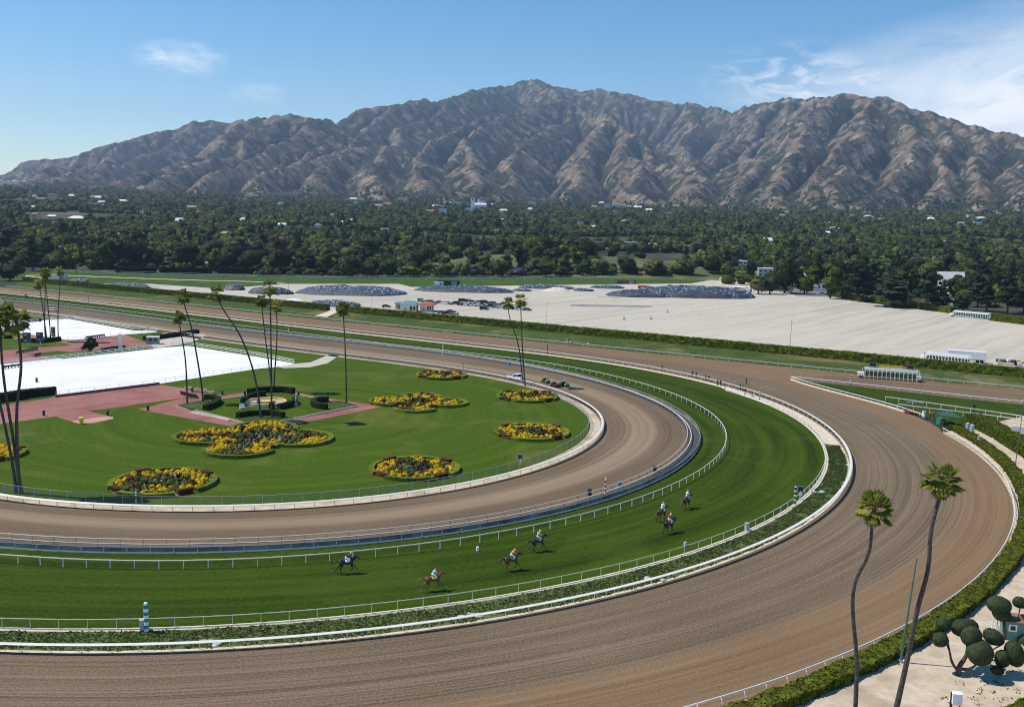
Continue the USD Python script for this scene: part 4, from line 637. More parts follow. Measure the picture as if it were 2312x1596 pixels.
def palm(label, px, sizes=(0.2, 0.12), crown=1.0, nf=30, nd=9, single=False, group="tall palms on the infield", parts=False, seed=0):
    rs = np.random.default_rng(seed); P = X(px); base = G(P[0, 0], P[0, 1]); pts = np.array([base] + [on_plane(u, v, base) for u, v in P[1:]]); t = thing("palm_tree", label, "palm tree", base, group=group)
    if len(pts) > 2:
        k = min(3, len(pts) - 1); tck, _ = splprep(pts.T, s=0.0, k=k); pts = np.stack(splev(np.linspace(0, 1, 28), tck), 1)
    else: pts = np.stack([np.interp(np.linspace(0, 1, 28), [0, 1], pts[:, i]) for i in range(3)], 1)
    w = np.linspace(0, 1, 28); r = sizes[0] * (1 - w) + sizes[1] * w; r = r + sizes[0] * 0.5 * np.exp(-w * 30) + np.where(w > .93, .05, 0) + rs.normal(size=28) * .006; part(t, "trunk", MB().tube(pts, r, 9), M["palm_trunk"], world=True, smooth=True); top = pts[-1]
    allf, alld = MB(), MB()
    for k in range(nf):
        el = rs.uniform(-0.75, 0.95) if k > 4 else rs.uniform(0.8, 1.4); m = frond(k * 2.399 + rs.uniform(-.2, .2), el, rs.uniform(.75, 1.25) * crown, rs, rs.uniform(.5, 1.0) if el < .6 else .4, rs.uniform(.85, 1.2) * crown); m = (m[0] + top + [0, 0, 0.1], m[1])
        part(t, "frond", m, M["frond"], world=True) if parts else allf.add(*m)
    for k in range(nd):
        m = frond(rs.uniform(0, 6.28), rs.uniform(-1.35, -0.7), rs.uniform(.5, .9) * crown, rs, 1.2, rs.uniform(.5, .8) * crown, 7); m = (m[0] + top, m[1]); part(t, "dead_frond", m, M["dead_frond"], world=True) if parts else alld.add(*m)
    if not parts: part(t, "crown", allf, M["frond"], world=True); part(t, "dead_fronds", alld, M["dead_frond"], world=True)
    return t
palm("tall palm with a bent trunk in the yard, left of the green pole", '1932,1650 1931.5,1596 1934,1480 1925,1365 1936,1300 1957,1260 1968,1200 1974,1150', (0.21, 0.14), 0.92, 32, 16, group=None, parts=True, seed=1)
palm("tall palm with a slanting trunk in the yard, right of the green pole", '2008,1668 2024,1596 2050,1480 2078,1350 2096,1280 2102,1200 2124,1110 2127,1085', (0.26, 0.15), 0.95, 32, 16, group=None, parts=True, seed=2)
palm("leaning palm at the front fence, its crown below the flag", '47,1113 44,1090 38,980 40,900 47,840 45,780 36,722', (0.30, 0.17), 1.35, 30, 10, seed=3); palm("leaning palm at the front fence, its crown cut by the left edge", '48,1112 40,1060 25,960 12,880 3,790 1,712', (0.27, 0.16), 1.35, 30, 10, seed=4); palm("leaning palm at the front fence whose crown is out of view", '37,1112 30,1060 15,980 2,920 -10,860 -22,740', (0.26, 0.16), 1.3, 30, 10, seed=5)
palm("palm behind the display boards leaning left, with the lowest crown of three", '106,769 103,745 97,700 92,665 87,642', (0.22, 0.13), 1.25, 26, 12, seed=6); palm("straight palm behind the display boards, middle of three", '114,768 112,730 107,680 103,640 102,615', (0.20, 0.12), 1.15, 26, 10, seed=7); palm("straight palm at the right end of the display boards' hedge", '132,769 131,740 132,690 135,650 134,612', (0.20, 0.12), 1.1, 26, 10, seed=8); palm("bare thin palm between the display boards and the three palms", '103,769 101,745 101,700 102,660 103,622', (0.18, 0.11), 0.9, 22, 8, seed=9)
palm("short palm at the garden's left corner", '423,911 421,850 414,780 406,735 405,718', (0.21, 0.13), 0.95, 28, 9, seed=10); palm("taller palm at the garden's left corner", '459,909 452,850 442,790 428,725 417,690 415,668', (0.23, 0.13), 1.05, 28, 10, seed=11); palm("palm with a long bowed trunk at the garden's front corner", '590,945 584,900 575,850 560,800 535,745 505,700 490,665', (0.24, 0.13), 1.15, 30, 10, seed=12)
palm("straight palm at the garden's back corner, left crown of the pair", '614,882 608,830 600,770 594,720 590,680', (0.19, 0.12), 1.0, 28, 9, seed=13); palm("tallest straight palm at the garden's front corner", '613,945 613,880 612,800 611,720 609,650', (0.22, 0.13), 1.1, 28, 9, seed=14); palm("straight palm at the garden's back corner, right crown of the pair", '619,882 621,830 625,770 625,720 623,692', (0.19, 0.12), 1.1, 28, 9, seed=15); palm("straight palm alone at the garden's right corner", '782,911 781,840 778,760 774,698', (0.20, 0.12), 1.1, 30, 10, seed=16)
palm("curved palm beside the round bed below the pickup", '1182,866 1176,820 1168,770 1153,725 1148,686', (0.19, 0.11), 1.05, 28, 9, seed=17); palm("straight palm beside the round bed below the pickup", '1186,871 1181,810 1178,750 1175,680', (0.20, 0.12), 1.15, 28, 9, seed=18)

# ------------------------------------------------------------------ horses, people
def paint(name, c, rough=0.5, spec=0.4, coat=0.0): return usdkit.material(stage, "/World/Looks/" + name, {"g": ("geometry", {}), "nz": ("noise_texture", {"scale": 3.0, "detail": 4.0}), "r": ("rgb_ramp", {"ramp": [(0.35, tuple(0.88 * x for x in c)), (0.65, tuple(min(1.0, 1.08 * x) for x in c))]}), "p": ("principled_bsdf", {"roughness": rough, "specular_ior_level": spec, "coat_weight": coat})}, [("g.position", "nz.vector"), ("nz.fac", "r.fac"), ("r.color", "p.base_color")], surface="p.BSDF")
C = {k: paint("paint_" + k, v) for k, v in dict(skin=(0.45, 0.26, 0.17), navy=(0.02, 0.025, 0.05), black=(0.02, 0.02, 0.022), white=(0.78, 0.78, 0.77), grey=(0.22, 0.23, 0.24), khaki=(0.36, 0.29, 0.18), red=(0.50, 0.03, 0.03), yellow=(0.78, 0.56, 0.02), orange=(0.72, 0.30, 0.08), pink=(0.75, 0.38, 0.42), teal=(0.02, 0.20, 0.19), mint=(0.35, 0.65, 0.58), blue=(0.06, 0.20, 0.45), lightblue=(0.45, 0.60, 0.78), green=(0.05, 0.22, 0.07), hair=(0.03, 0.022, 0.016), magenta=(0.50, 0.14, 0.38), brown=(0.12, 0.06, 0.03), silver=(0.42, 0.44, 0.46), darkred=(0.28, 0.02, 0.02), lime=(0.20, 0.45, 0.06), cream=(0.70, 0.62, 0.45), tan=(0.45, 0.34, 0.22), hedgegreen=(0.03, 0.10, 0.05)).items()}
HC = {"black": paint("coat_black", (0.018, 0.015, 0.014), 0.4), "chestnut": paint("coat_chestnut", (0.18, 0.062, 0.022), 0.4), "bay": paint("coat_bay", (0.10, 0.033, 0.016), 0.4), "dark_bay": paint("coat_dark_bay", (0.045, 0.020, 0.013), 0.4), "grey": paint("coat_grey", (0.32, 0.32, 0.33), 0.5)}
def chains(ch, seg=10, grow=0.0, refine=None):
    """one closed surface: hulls of spheres along each chain of (x, y, z, radius)"""
    S = {}; out = []
    def sph(p): return m3.Manifold.sphere(p[3] + grow, seg).translate(p[:3])
    for c in ch:
        for a, b in zip(c[:-1], c[1:]): out.append(m3.Manifold.batch_hull([sph(a), sph(b)]))
        if len(c) == 1: out.append(sph(c[0]))
    m = m3.Manifold.batch_boolean(out, m3.OpType.Add); q = m.to_mesh(); t = trimesh.Trimesh(q.vert_properties[:, :3], q.tri_verts, process=False)
    if refine: q = m.refine_to_length(refine).to_mesh(); t = trimesh.Trimesh(q.vert_properties[:, :3], q.tri_verts, process=False); trimesh.smoothing.filter_taubin(t, iterations=8)
    return t
def horse_mesh(pose):
    B = [[(-.62, 0, 1.36, .25), (-.15, 0, 1.30, .27), (.2, 0, 1.26, .30), (.52, 0, 1.32, .27), (.66, 0, 1.2, .2)], [(.55, 0, 1.40, .22), (.95, 0, 1.68, .14), (1.2, 0, 1.84, .105)], [(1.2, 0, 1.84, .10), (1.32, 0, 1.72, .10), (1.60, 0, 1.56, .06)], [(1.16, .06, 1.92, .035), (1.15, .08, 2.03, .012)], [(1.16, -.06, 1.92, .035), (1.15, -.08, 2.03, .012)]]
    if pose == 0:   # full stretch
        L = [[(.56, .14, 1.15, .15), (.72, .14, .88, .09), (1.05, .14, .70, .055), (1.20, .14, .38, .04), (1.30, .14, .26, .05)], [(.54, -.14, 1.15, .15), (.62, -.14, .85, .09), (.78, -.14, .52, .055), (.52, -.14, .34, .04), (.44, -.14, .30, .045)], [(-.6, .14, 1.25, .22), (-.55, .16, .95, .14), (-.92, .15, .66, .065), (-1.18, .14, .30, .045), (-1.26, .14, .18, .05)], [(-.6, -.14, 1.25, .22), (-.42, -.16, .92, .14), (-.66, -.15, .56, .065), (-.58, -.14, .22, .045), (-.50, -.14, .08, .055)]]
    else:           # easy canter
        L = [[(.56, .14, 1.15, .15), (.66, .14, .85, .09), (.88, .14, .55, .055), (.98, .14, .24, .04), (1.06, .14, .10, .05)], [(.54, -.14, 1.15, .15), (.56, -.14, .82, .09), (.60, -.14, .48, .055), (.50, -.14, .18, .04), (.52, -.14, .06, .05)], [(-.6, .14, 1.25, .22), (-.52, .16, .95, .14), (-.82, .15, .60, .065), (-.96, .14, .22, .045), (-.92, .14, .06, .055)], [(-.6, -.14, 1.25, .22), (-.40, -.16, .92, .14), (-.60, -.15, .55, .065), (-.48, -.14, .20, .045), (-.42, -.14, .06, .055)]]
    return chains(B + L, 12, 0, 0.07), L
HM = [horse_mesh(0), horse_mesh(1)]
def tubes(P, r, n=6): return MB().tube(P, r, n)
def horse(label, loc, rz, coat, cloth, pose, number=None, sock=None, group=None):
    t = thing("horse", label, "horse", loc, rz, group=group, sc=1.12); m, L = HM[pose]; part(t, "body", m, HC[coat], smooth=True); dk = HC["black"] if coat != "chestnut" else HC["chestnut"]
    lift = 0.12 if pose == 0 else -0.25
    part(t, "tail", tubes([(-.84, 0, 1.44), (-1.08, 0, 1.42 + lift * .4), (-1.42, 0, 1.18 + lift), (-1.66, 0, 1.0 + lift)], [.05, .08, .10, .03]), dk, smooth=True)
    part(t, "mane", tubes([(.52, 0, 1.64), (.80, 0, 1.78), (1.04, 0, 1.92), (1.22, 0, 1.96)], [.03, .06, .06, .03]), dk, smooth=True)
    for k, c in enumerate(L): part(t, "hoof", MB().cyl(np.array(c[-1][:3]) + [0, 0, .03], np.array(c[-1][:3]) - [-.03, 0, .05], .05, .065, 7), C["white"] if sock and k in sock else HC["black"])
    a = np.linspace(-1.15, 1.15, 9) ; v = []
    for x in (-.12, .46): v += [(x, math.sin(q) * .335, 1.27 + math.cos(q) * .335 - (0.02 if x > 0 else 0)) for q in a]
    f = [[i, i + 1, i + 10, i + 9] for i in range(8)]; part(t, "saddle_cloth", MB().add(v, f), C[cloth], smooth=True)
    part(t, "saddle", MB().ball((.18, 0, 1.60), (.26, .15, .07), 1), C["black"])
    if number:
        tm = meshkit.text_mesh(number, 0.26, 0.012, True); tm.apply_translation([-tm.bounds[1][0] / 2, -tm.bounds[1][1] / 2, 0]); R = np.array([[1, 0, 0], [0, 0, -1], [0, 1, 0.]]); part(t, "number", (tm.vertices @ R.T + [.12, -.345, 1.28], tm.faces), C["black"])
    return t
def rider(label, loc, rz, silks, cap, breeches, up=0.0, group=None):
    t = thing("person", label, "person", loc, rz, group=group, sc=1.12); h = up * .16
    hip = (.02, 0, 1.82 + h * .2); ch = (.34 - up * .22, 0, 2.06 + h); nk = (.46 - up * .26, 0, 2.17 + h * 1.2); hd = (.58 - up * .26, 0, 2.28 + h * 1.2)
    legs = [[(.04, s * .10, 1.80, .10), (.40, s * .26, 1.58, .075), (.06, s * .27, 1.28, .05), (.20, s * .28, 1.18, .04)] for s in (-1, 1)]; arms = [[(*np.add(ch, (.06, s * .19, .04)), .06), (.50 - up * .1, s * .22, 1.88 + h * .5, .048), (.76 - up * .1, s * .08, 1.80, .035)] for s in (-1, 1)]
    tors = [[(*hip, .14), (*np.add(hip, np.subtract(ch, hip) * .5), .13), (*ch, .15), (*nk, .06), (*hd, .095)]]
    part(t, "body", chains(tors + legs + arms, 9), C["skin"], smooth=True)
    part(t, "silks", chains([[(*np.add(hip, (.05, 0, .03)), .135), (*ch, .16), (*np.add(ch, (.05, 0, .05)), .10)]] + [a[:2] for a in arms], 9, 0.018), C[silks], smooth=True)
    part(t, "breeches", chains([[(*hip, .14)]] + [l[:2] + [l[2]] for l in legs], 9, 0.016), C[breeches], smooth=True); part(t, "boot", chains([[legs[0][1][:3] + (.05,), legs[0][2], legs[0][3]]], 8, 0.022), C["black"], smooth=True); part(t, "boot", chains([[legs[1][1][:3] + (.05,), legs[1][2], legs[1][3]]], 8, 0.022), C["black"], smooth=True)
    part(t, "cap", MB().ball(np.add(hd, (0, 0, .035)), (.125, .115, .10), 2).ball(np.add(hd, (.12, 0, .02)), (.07, .08, .015), 1), C[cap], smooth=True); part(t, "goggles", MB().box(np.add(hd, (.09, 0, .0)), (.03, .12, .04)), C["black"])
    return t
def tangent(P, q): i = min(max(nearest(P, q), 1), len(P) - 2); d = P[i + 1] - P[i - 1]; return math.atan2(d[1], d[0])
grp = "race horses on the turf course"
for k, (u, v, coat, cloth, pose, num, sock, silks, cap, br, upr, hl, rl) in enumerate([
  (781, 1294, "black", "white", 0, "1", None, "navy", "yellow", "white", 0.0, "black horse in a white saddle cloth galloping last on the turf", "person in navy and white silks and yellow cap crouching on the black horse"),
  (976, 1333, "chestnut", "yellow", 0, "4", (2, 3), "lightblue", "red", "white", 0.5, "chestnut horse with yellow saddle cloth numbered 4 nearest the beige rail", "person in pale blue silks and red cap riding the chestnut horse"),
  (1153, 1287, "bay", "teal", 0, None, (3,), "orange", "cream", "white", 0.3, "bay horse in a teal saddle cloth ahead of the chestnut horse", "person in orange silks and cream cap riding the bay horse with teal cloth"),
  (1213, 1244, "dark_bay", "blue", 0, None, (2,), "pink", "white", "white", 0.9, "dark horse in a blue saddle cloth near the white turf rail", "person in pink and white silks sitting up on the dark horse with blue cloth"),
  (1493, 1176, "bay", "red", 1, None, None, "white", "yellow", "white", 0.8, "bay horse in a red saddle cloth beside a darker horse on the bend", "person in white silks and yellow cap on the horse with the red cloth"),
  (1509, 1203, "dark_bay", "magenta", 1, None, (3,), "red", "white", "white", 0.8, "dark bay horse in a pink saddle cloth nearer the camera of a pair", "person in red and white silks on the horse with the pink cloth"),
  (1549, 1148, "bay", "black", 1, None, (2,), "white", "mint", "lightblue", 0.9, "bay horse with pale hind feet leading the field round the bend", "person in pale silks and mint cap on the leading bay horse")]):
    g = G(u, v); rz = tangent(cB, g[:2]); horse(hl, g + [0, 0, .06], rz, coat, cloth, pose, num, sock, group=grp); rider(rl, g + [0, 0, .06], rz, silks, cap, br, upr)
for u, v, coat, lab, rl, crv, cl in ((1286, 781, "grey", "grey pony standing at the far outer rail", "person in dark clothes sitting on the grey pony", cH1, "navy"), (60, 675, "black", "dark horse cantering alone on the far turf at the left edge", "person in dark clothes riding the lone dark horse", cB, "grey")):
    g = G(u, v); rz = tangent(crv, g[:2]) + (PI if v > 700 else 0); horse(lab, g, rz, coat, "white", 1); rider(rl, g, rz, cl, "black", "navy", 0.9)
def person(label, loc, rz, top, legs, hatc, stride=0.0, arm=0.0, sc=1.0, group=None):
    t = thing("person", label, "person", loc, rz, group=group, sc=sc)
    lg = [[(0, s * .09, .92, .095), (s * stride * .5, s * .10, .50, .065), (s * stride - .02, s * .10, .10, .045), (s * stride + .14, s * .11, .05, .04)] for s in (-1, 1)]; ar = [[(0, s * .20, 1.42, .055), (-.02 + arm * .15, s * .25, 1.14, .045), (.06 + arm * .3, s * .23, .90 + arm * .2, .035), (.08 + arm * .34, s * .22, .82 + arm * .2, .03)] for s in (-1, 1)]
    tor = [[(0, 0, .95, .13), (0, 0, 1.2, .125), (0, 0, 1.40, .14), (0, 0, 1.52, .055), (.01, 0, 1.64, .10)]]
    part(t, "body", chains(tor + lg + ar + [[(.10, 0, 1.63, .02), (.115, 0, 1.61, .015)]], 9), C["skin"], smooth=True); part(t, "top", chains([[(0, 0, .98, .125), (0, 0, 1.2, .13), (0, 0, 1.40, .14)], [(0, -.16, 1.42, .06), (0, .16, 1.42, .06)]] + [a[:3] for a in ar], 9, 0.02), C[top], smooth=True)
    part(t, "trousers", chains([[(0, -.08, .93, .10), (0, .08, .93, .10)]] + [l[:3] for l in lg], 9, 0.018), C[legs], smooth=True)
    for l in lg: part(t, "shoe", chains([[(l[2][0], l[2][1], .06, .05), l[3]]], 8, .012), C["black"], smooth=True)
    part(t, "hat" if hatc != "hair" else "hair", MB().ball((0, 0, 1.70), (.115, .11, .09), 1).ball((.10 if hatc != "hair" else -.03, 0, 1.685), (.07, .08, .02), 1), C[hatc], smooth=True); return t
ppl = [(1355, 1125, "navy", "black", "hair", "person in dark clothes standing alone at the rail, farthest from the starting gate"), (1627, 1182, "navy", "navy", "black", "left person of the first dark pair standing at the rail"), (1663, 1192, "black", "navy", "hair", "right person of the first dark pair standing at the rail"), (1748, 1213, "navy", "black", "black", "left person of the second dark pair at the rail"), (1775, 1222, "black", "navy", "white", "person in black with a white cap in the second pair at the rail"), (1855, 1262, "blue", "navy", "hair", "person in a blue top in the pair left of the white board"), (1883, 1265, "navy", "black", "hair", "person in dark clothes in the pair left of the white board"), (1920, 1296, "navy", "lightblue", "hair", "person in dark top and pale blue trousers beside the white board's end"), (2005, 1285, "grey", "navy", "white", "person in a grey top with a white cap behind the white board"), (2062, 1300, "black", "navy", "hair", "broad person in black standing behind the white board"), (2080, 1308, "green", "black", "hair", "person in a green top close beside the broad person in black"), (2105, 1345, "navy", "khaki", "hair", "person in dark top and khaki trousers walking behind the white board"), (2167, 1378, "black", "black", "hair", "left person of the last pair near the striped pole"), (2183, 1383, "white", "navy", "hair", "person in a white top beside the striped pole")]
for k, (x, y, a, b, c_, lab) in enumerate(ppl): person(lab, G(1156 + x / 4, 554.9 + y / 4), rng.uniform(0, 6.28), a, b, c_, 0.10 if k % 3 == 0 else 0.03, rng.uniform(0, .8), group=None)
person("person in dark clothes walking across the main dirt track", G(1156 + 2115 / 4, 554.9 + 1250 / 4), -2.6, "navy", "black", "black", 0.26, 0.5); person("person in white standing behind the far outer rail", G(1156 + 690 / 4, 554.9 + 910 / 4), -1.5, "white", "white", "hair", 0.05)
person("person in pink and white beside the far turf rail", G(578 + 295 / 4, 554.9 + 780 / 4), 0.4, "pink", "white", "white", 0.12, 0.8); person("person in black standing behind the chute's white fence", G(2199, 926), 1.0, "black", "black", "hair", 0.05); person("person in a grey top beside the green canopy", G(2100, 944), 0.3, "grey", "navy", "hair", 0.08)
person("person in maroon beside the green canopy", G(2106, 947), 2.3, "darkred", "grey", "white", 0.05)

# ------------------------------------------------------------------ vehicles
M["glass_dark"] = paint("car_glass", (0.012, 0.015, 0.018), 0.08, 0.6); M["tyre"] = paint("tyre", (0.018, 0.018, 0.018), 0.8, 0.2); M["hub"] = paint("hub", (0.4, 0.41, 0.42), 0.35, 0.6); M["lamp"] = paint("lamp", (0.7, 0.7, 0.66), 0.15, 0.6); M["tail_lamp"] = paint("tail_lamp", (0.4, 0.01, 0.01), 0.25, 0.5)
CARM = {k: paint("car_" + k, v, 0.25, 0.5, 0.6) for k, v in dict(black=(0.014, 0.014, 0.016), dark_grey=(0.05, 0.055, 0.06), grey=(0.16, 0.17, 0.175), silver=(0.40, 0.42, 0.44), white=(0.76, 0.77, 0.77), navy=(0.018, 0.025, 0.055), red=(0.34, 0.015, 0.012), dark_green=(0.015, 0.045, 0.03), orange=(0.55, 0.14, 0.04)).items()}
def hull(pts): q = m3.Manifold.hull_points(np.asarray(pts, float)).to_mesh(); return MB().add(q.vert_properties[:, :3], q.tri_verts)
def slab(x0, x1, y, z0, z1, tx=0.0, ty=0.0, b=0.06):
    p = []
    for s in (-1, 1):
        p += [(x0 + b, s * (y - b * .4), z0), (x1 - b, s * (y - b * .4), z0), (x0, s * y, z0 + b), (x1, s * y, z0 + b), (x0 + tx, s * (y - ty), z1 - b), (x1 - tx, s * (y - ty), z1 - b), (x0 + tx + b, s * (y - ty - b), z1), (x1 - tx - b, s * (y - ty - b), z1)]
    return hull(p)
def car(label, loc, rz, color, kind="sedan", name="parked_car", cat="car", group="cars parked on the concrete lot"):
    t = thing(name, label, cat, loc, rz, group=group); L, W = {"sedan": (4.7, .90), "suv": (4.8, .96), "van": (5.2, 1.0), "pickup": (5.5, .98)}[kind]; top = {"sedan": 1.42, "suv": 1.72, "van": 1.95, "pickup": 1.78}[kind]; belt = {"sedan": .92, "suv": 1.05, "van": 1.15, "pickup": 1.05}[kind]; c = CARM[color]
    b = slab(-L / 2, L / 2, W, .30, belt, .12, .05, .10)
    if kind == "pickup":
        b = slab(-L / 2, L / 2, W, .35, .62, .0, .0, .06); b.add(*slab(.35, L / 2, W, .60, belt, .10, .05, .08).mesh()); 
        for s in (-1, 1): b.box((-L / 2 + 1.45, s * (W - .05), .82), (2.9, .10, .46))
        b.box((-L / 2 + .05, 0, .82), (.10, 2 * W, .46)); part(t, "bed", MB().box((-L / 2 + 1.5, 0, .64), (2.7, 2 * W - .25, .03)), C["black"]); x0, x1 = -.15, 1.55
    elif kind == "sedan": x0, x1 = -1.75, 1.10
    elif kind == "suv": x0, x1 = -2.25, 1.15
    else: x0, x1 = -2.5, 1.6
    part(t, "body", b, c, smooth=35); rear = .55 if kind == "sedan" else .15; fr = .70 if kind != "van" else .8
    def cabin(z0, z1, g):
        p = []
        for s in (-1, 1):
            for x, y, z in ((x0, W - .06, z0), (x1, W - .06, z0), (x0 + rear * (z1 - belt) / (top - belt), W - .06 - .16 * (z1 - belt) / (top - belt), z1), (x1 - fr * (z1 - belt) / (top - belt), W - .06 - .16 * (z1 - belt) / (top - belt), z1)): p.append((x, s * (y + g), z))
        return hull(p)
    part(t, "windows", cabin(belt - .02, top - .07, 0), M["glass_dark"]); rf = cabin(top - .075, top, .012); part(t, "roof", rf, c)
    for s in (-1, 1):
        for xa, za, xb, zb in ((x1 - .03, belt, x1 - fr + .02, top - .05), (x0 + .02, belt, x0 + rear, top - .05), ((x0 + x1) / 2 - .1, belt, (x0 + x1) / 2 - .1, top - .05)): part(t, "pillar", MB().tube([(xa, s * (W - .06), za), (xb, s * (W - .21), zb)], .045, 4), c)
        for x in (-L * .30, L * .30): part(t, "wheel", MB().cyl((x, s * (W - .20), .33), (x, s * (W + .01), .33), .33, n=14), M["tyre"])
        part(t, "headlight", MB().box((L / 2 - .06, s * (W - .28), belt - .20), (.10, .34, .14)), M["lamp"]); part(t, "tail_lamp", MB().box((-L / 2 + .05, s * (W - .2), belt - .16), (.08, .22, .20)), M["tail_lamp"])
    return t
zc = lambda x, y: G(878.6 + .144 * x, 647.4 + .144 * y)
cars = [(510, 236, "black", "suv", "black SUV at the left end of the far row of cars"), (620, 245, "dark_grey", "sedan", "dark grey car next to the black SUV at the row's left end"), (690, 262, "grey", "pickup", "grey pickup right of the dark car in the far row"), (790, 260, "grey", "sedan", "plain grey car beyond the red roofed hut"), (878, 272, "white", "sedan", "white car left of a black one in the middle gap of the row"), (932, 276, "black", "sedan", "black car touching the white one in the row's middle gap"), (1028, 276, "navy", "suv", "navy SUV right of the two cars in the middle gap"), (1125, 292, "black", "sedan", "black car in front of the tall black van"), (1180, 294, "dark_grey", "sedan", "dark grey car beside the black one before the tall van"), (1155, 240, "black", "van", "tall black van at the back of the cluster"), (1265, 244, "black", "suv", "black SUV behind the silver cars of the cluster"), (1238, 300, "white", "sedan", "white car in the cluster's front left corner"), (1290, 302, "grey", "sedan", "mid grey car beside the cluster's front white car"), (1312, 258, "silver", "suv", "silver SUV in the cluster's centre"), (1388, 258, "white", "suv", "white SUV in the cluster's centre"), (1348, 306, "silver", "sedan", "silver car at the front of the cluster"), (1402, 308, "white", "sedan", "white car at the front of the cluster next to a silver one"), (1452, 304, "black", "sedan", "black car at the cluster's front right"), (1496, 266, "black", "van", "large black van at the cluster's right end"), (1488, 362, "black", "suv", "black SUV alone in front of the cluster"), (1570, 322, "dark_green", "suv", "dark green SUV right of the cluster"), (1640, 282, "black", "suv", "black SUV behind the dark green one"), (1668, 334, "grey", "sedan", "grey car left of a white one right of the cluster"), (1742, 338, "white", "sedan", "white car right of the grey one beyond the cluster"), (1780, 292, "dark_grey", "suv", "dark grey SUV half hidden behind the left palm's crown"), (1850, 318, "silver", "suv", "silver SUV behind the left palm of the pair"), (1846, 340, "white", "suv", "white SUV below the left palm's crown"), (1932, 352, "navy", "sedan", "navy car between the two palms"), (2042, 362, "white", "suv", "white SUV crossed by the right palm's trunk"), (2165, 374, "black", "sedan", "black car at the right end of the row"), (828, 420, "grey", "sedan", "grey car left of the three near the red roofed hut"), (892, 428, "black", "sedan", "black car in the middle of three near the red roofed hut"), (940, 405, "dark_grey", "sedan", "dark grey car behind the three near the red roofed hut"), (1012, 436, "dark_grey", "suv", "dark SUV with bright front right of the three near the hut")]
for x, y, col, kd, lab in cars:
    g = zc(x, y); car(lab, g, rng.choice([0.15, PI + 0.15, -0.5]) + rng.uniform(-.12, .12), col, kd)
car("small red car behind the black tarpaulin mound nearest the hedge", G(872, 694), 0.1, "red", "sedan", group=None)
car("white car driving on the inner dirt track at the left", G(120, 702.5), tangent(cD, G(120, 700)[:2]) + PI, "white", "sedan", "car", "car", None); car("white pickup with an empty bed beside the infield rail", G(1165, 857), tangent(cD, G(1165, 857)[:2]) + PI, "white", "pickup", "pickup", "pickup", None)
def buggy(label, loc, rz, col):
    t = thing("utility_vehicle", label, "utility vehicle", loc, rz, group="utility vehicles parked on the inner track")
    part(t, "chassis", slab(-1.45, 1.4, .68, .32, .60), C["black"]); part(t, "hood", slab(.72, 1.45, .66, .58, .95, .12, .08), C[col]); part(t, "cargo_bed", MB().box((-.98, 0, .80), (1.0, 1.35, .36)), C[col]); part(t, "seat", slab(-.35, .25, .6, .6, .85, .02, .02), C["black"]); part(t, "seat_back", slab(-.42, -.28, .6, .8, 1.25, .02, .02), C["black"]); part(t, "roof", slab(-.55, .85, .66, 1.86, 1.94, .06, .06, .02), C["grey"])
    for x, xx in ((-.5, -.45), (.85, .62)):
        for s in (-1, 1): part(t, "roof_post", MB().tube([(x, s * .62, .6), (xx, s * .60, 1.88)], .03, 5), C["black"])
    for x in (-.95, .98):
        for s in (-1, 1): w = part(t, "wheel", MB().cyl((x, s * .50, .32), (x, s * .74, .32), .32, n=12), M["tyre"]); part(w, "rim", MB().cyl((x, s * .735, .32), (x, s * .755, .32), .18, n=10), C["yellow"] if col == "lime" else C["grey"])
    part(t, "steering_wheel", MB().cyl((.5, .3, 1.1), (.47, .3, 1.13), .18, n=10), C["black"])
tv = tangent(cD, G(1240, 860)[:2]) + PI
buggy("green utility vehicle with roof, rearmost of the three on the inner track", G(1231, 864), tv, "lime"); buggy("red utility vehicle in the middle of the three on the inner track", G(1253, 873), tv, "red"); buggy("green utility vehicle at the front of the three on the inner track", G(1274, 872), tv, "lime")

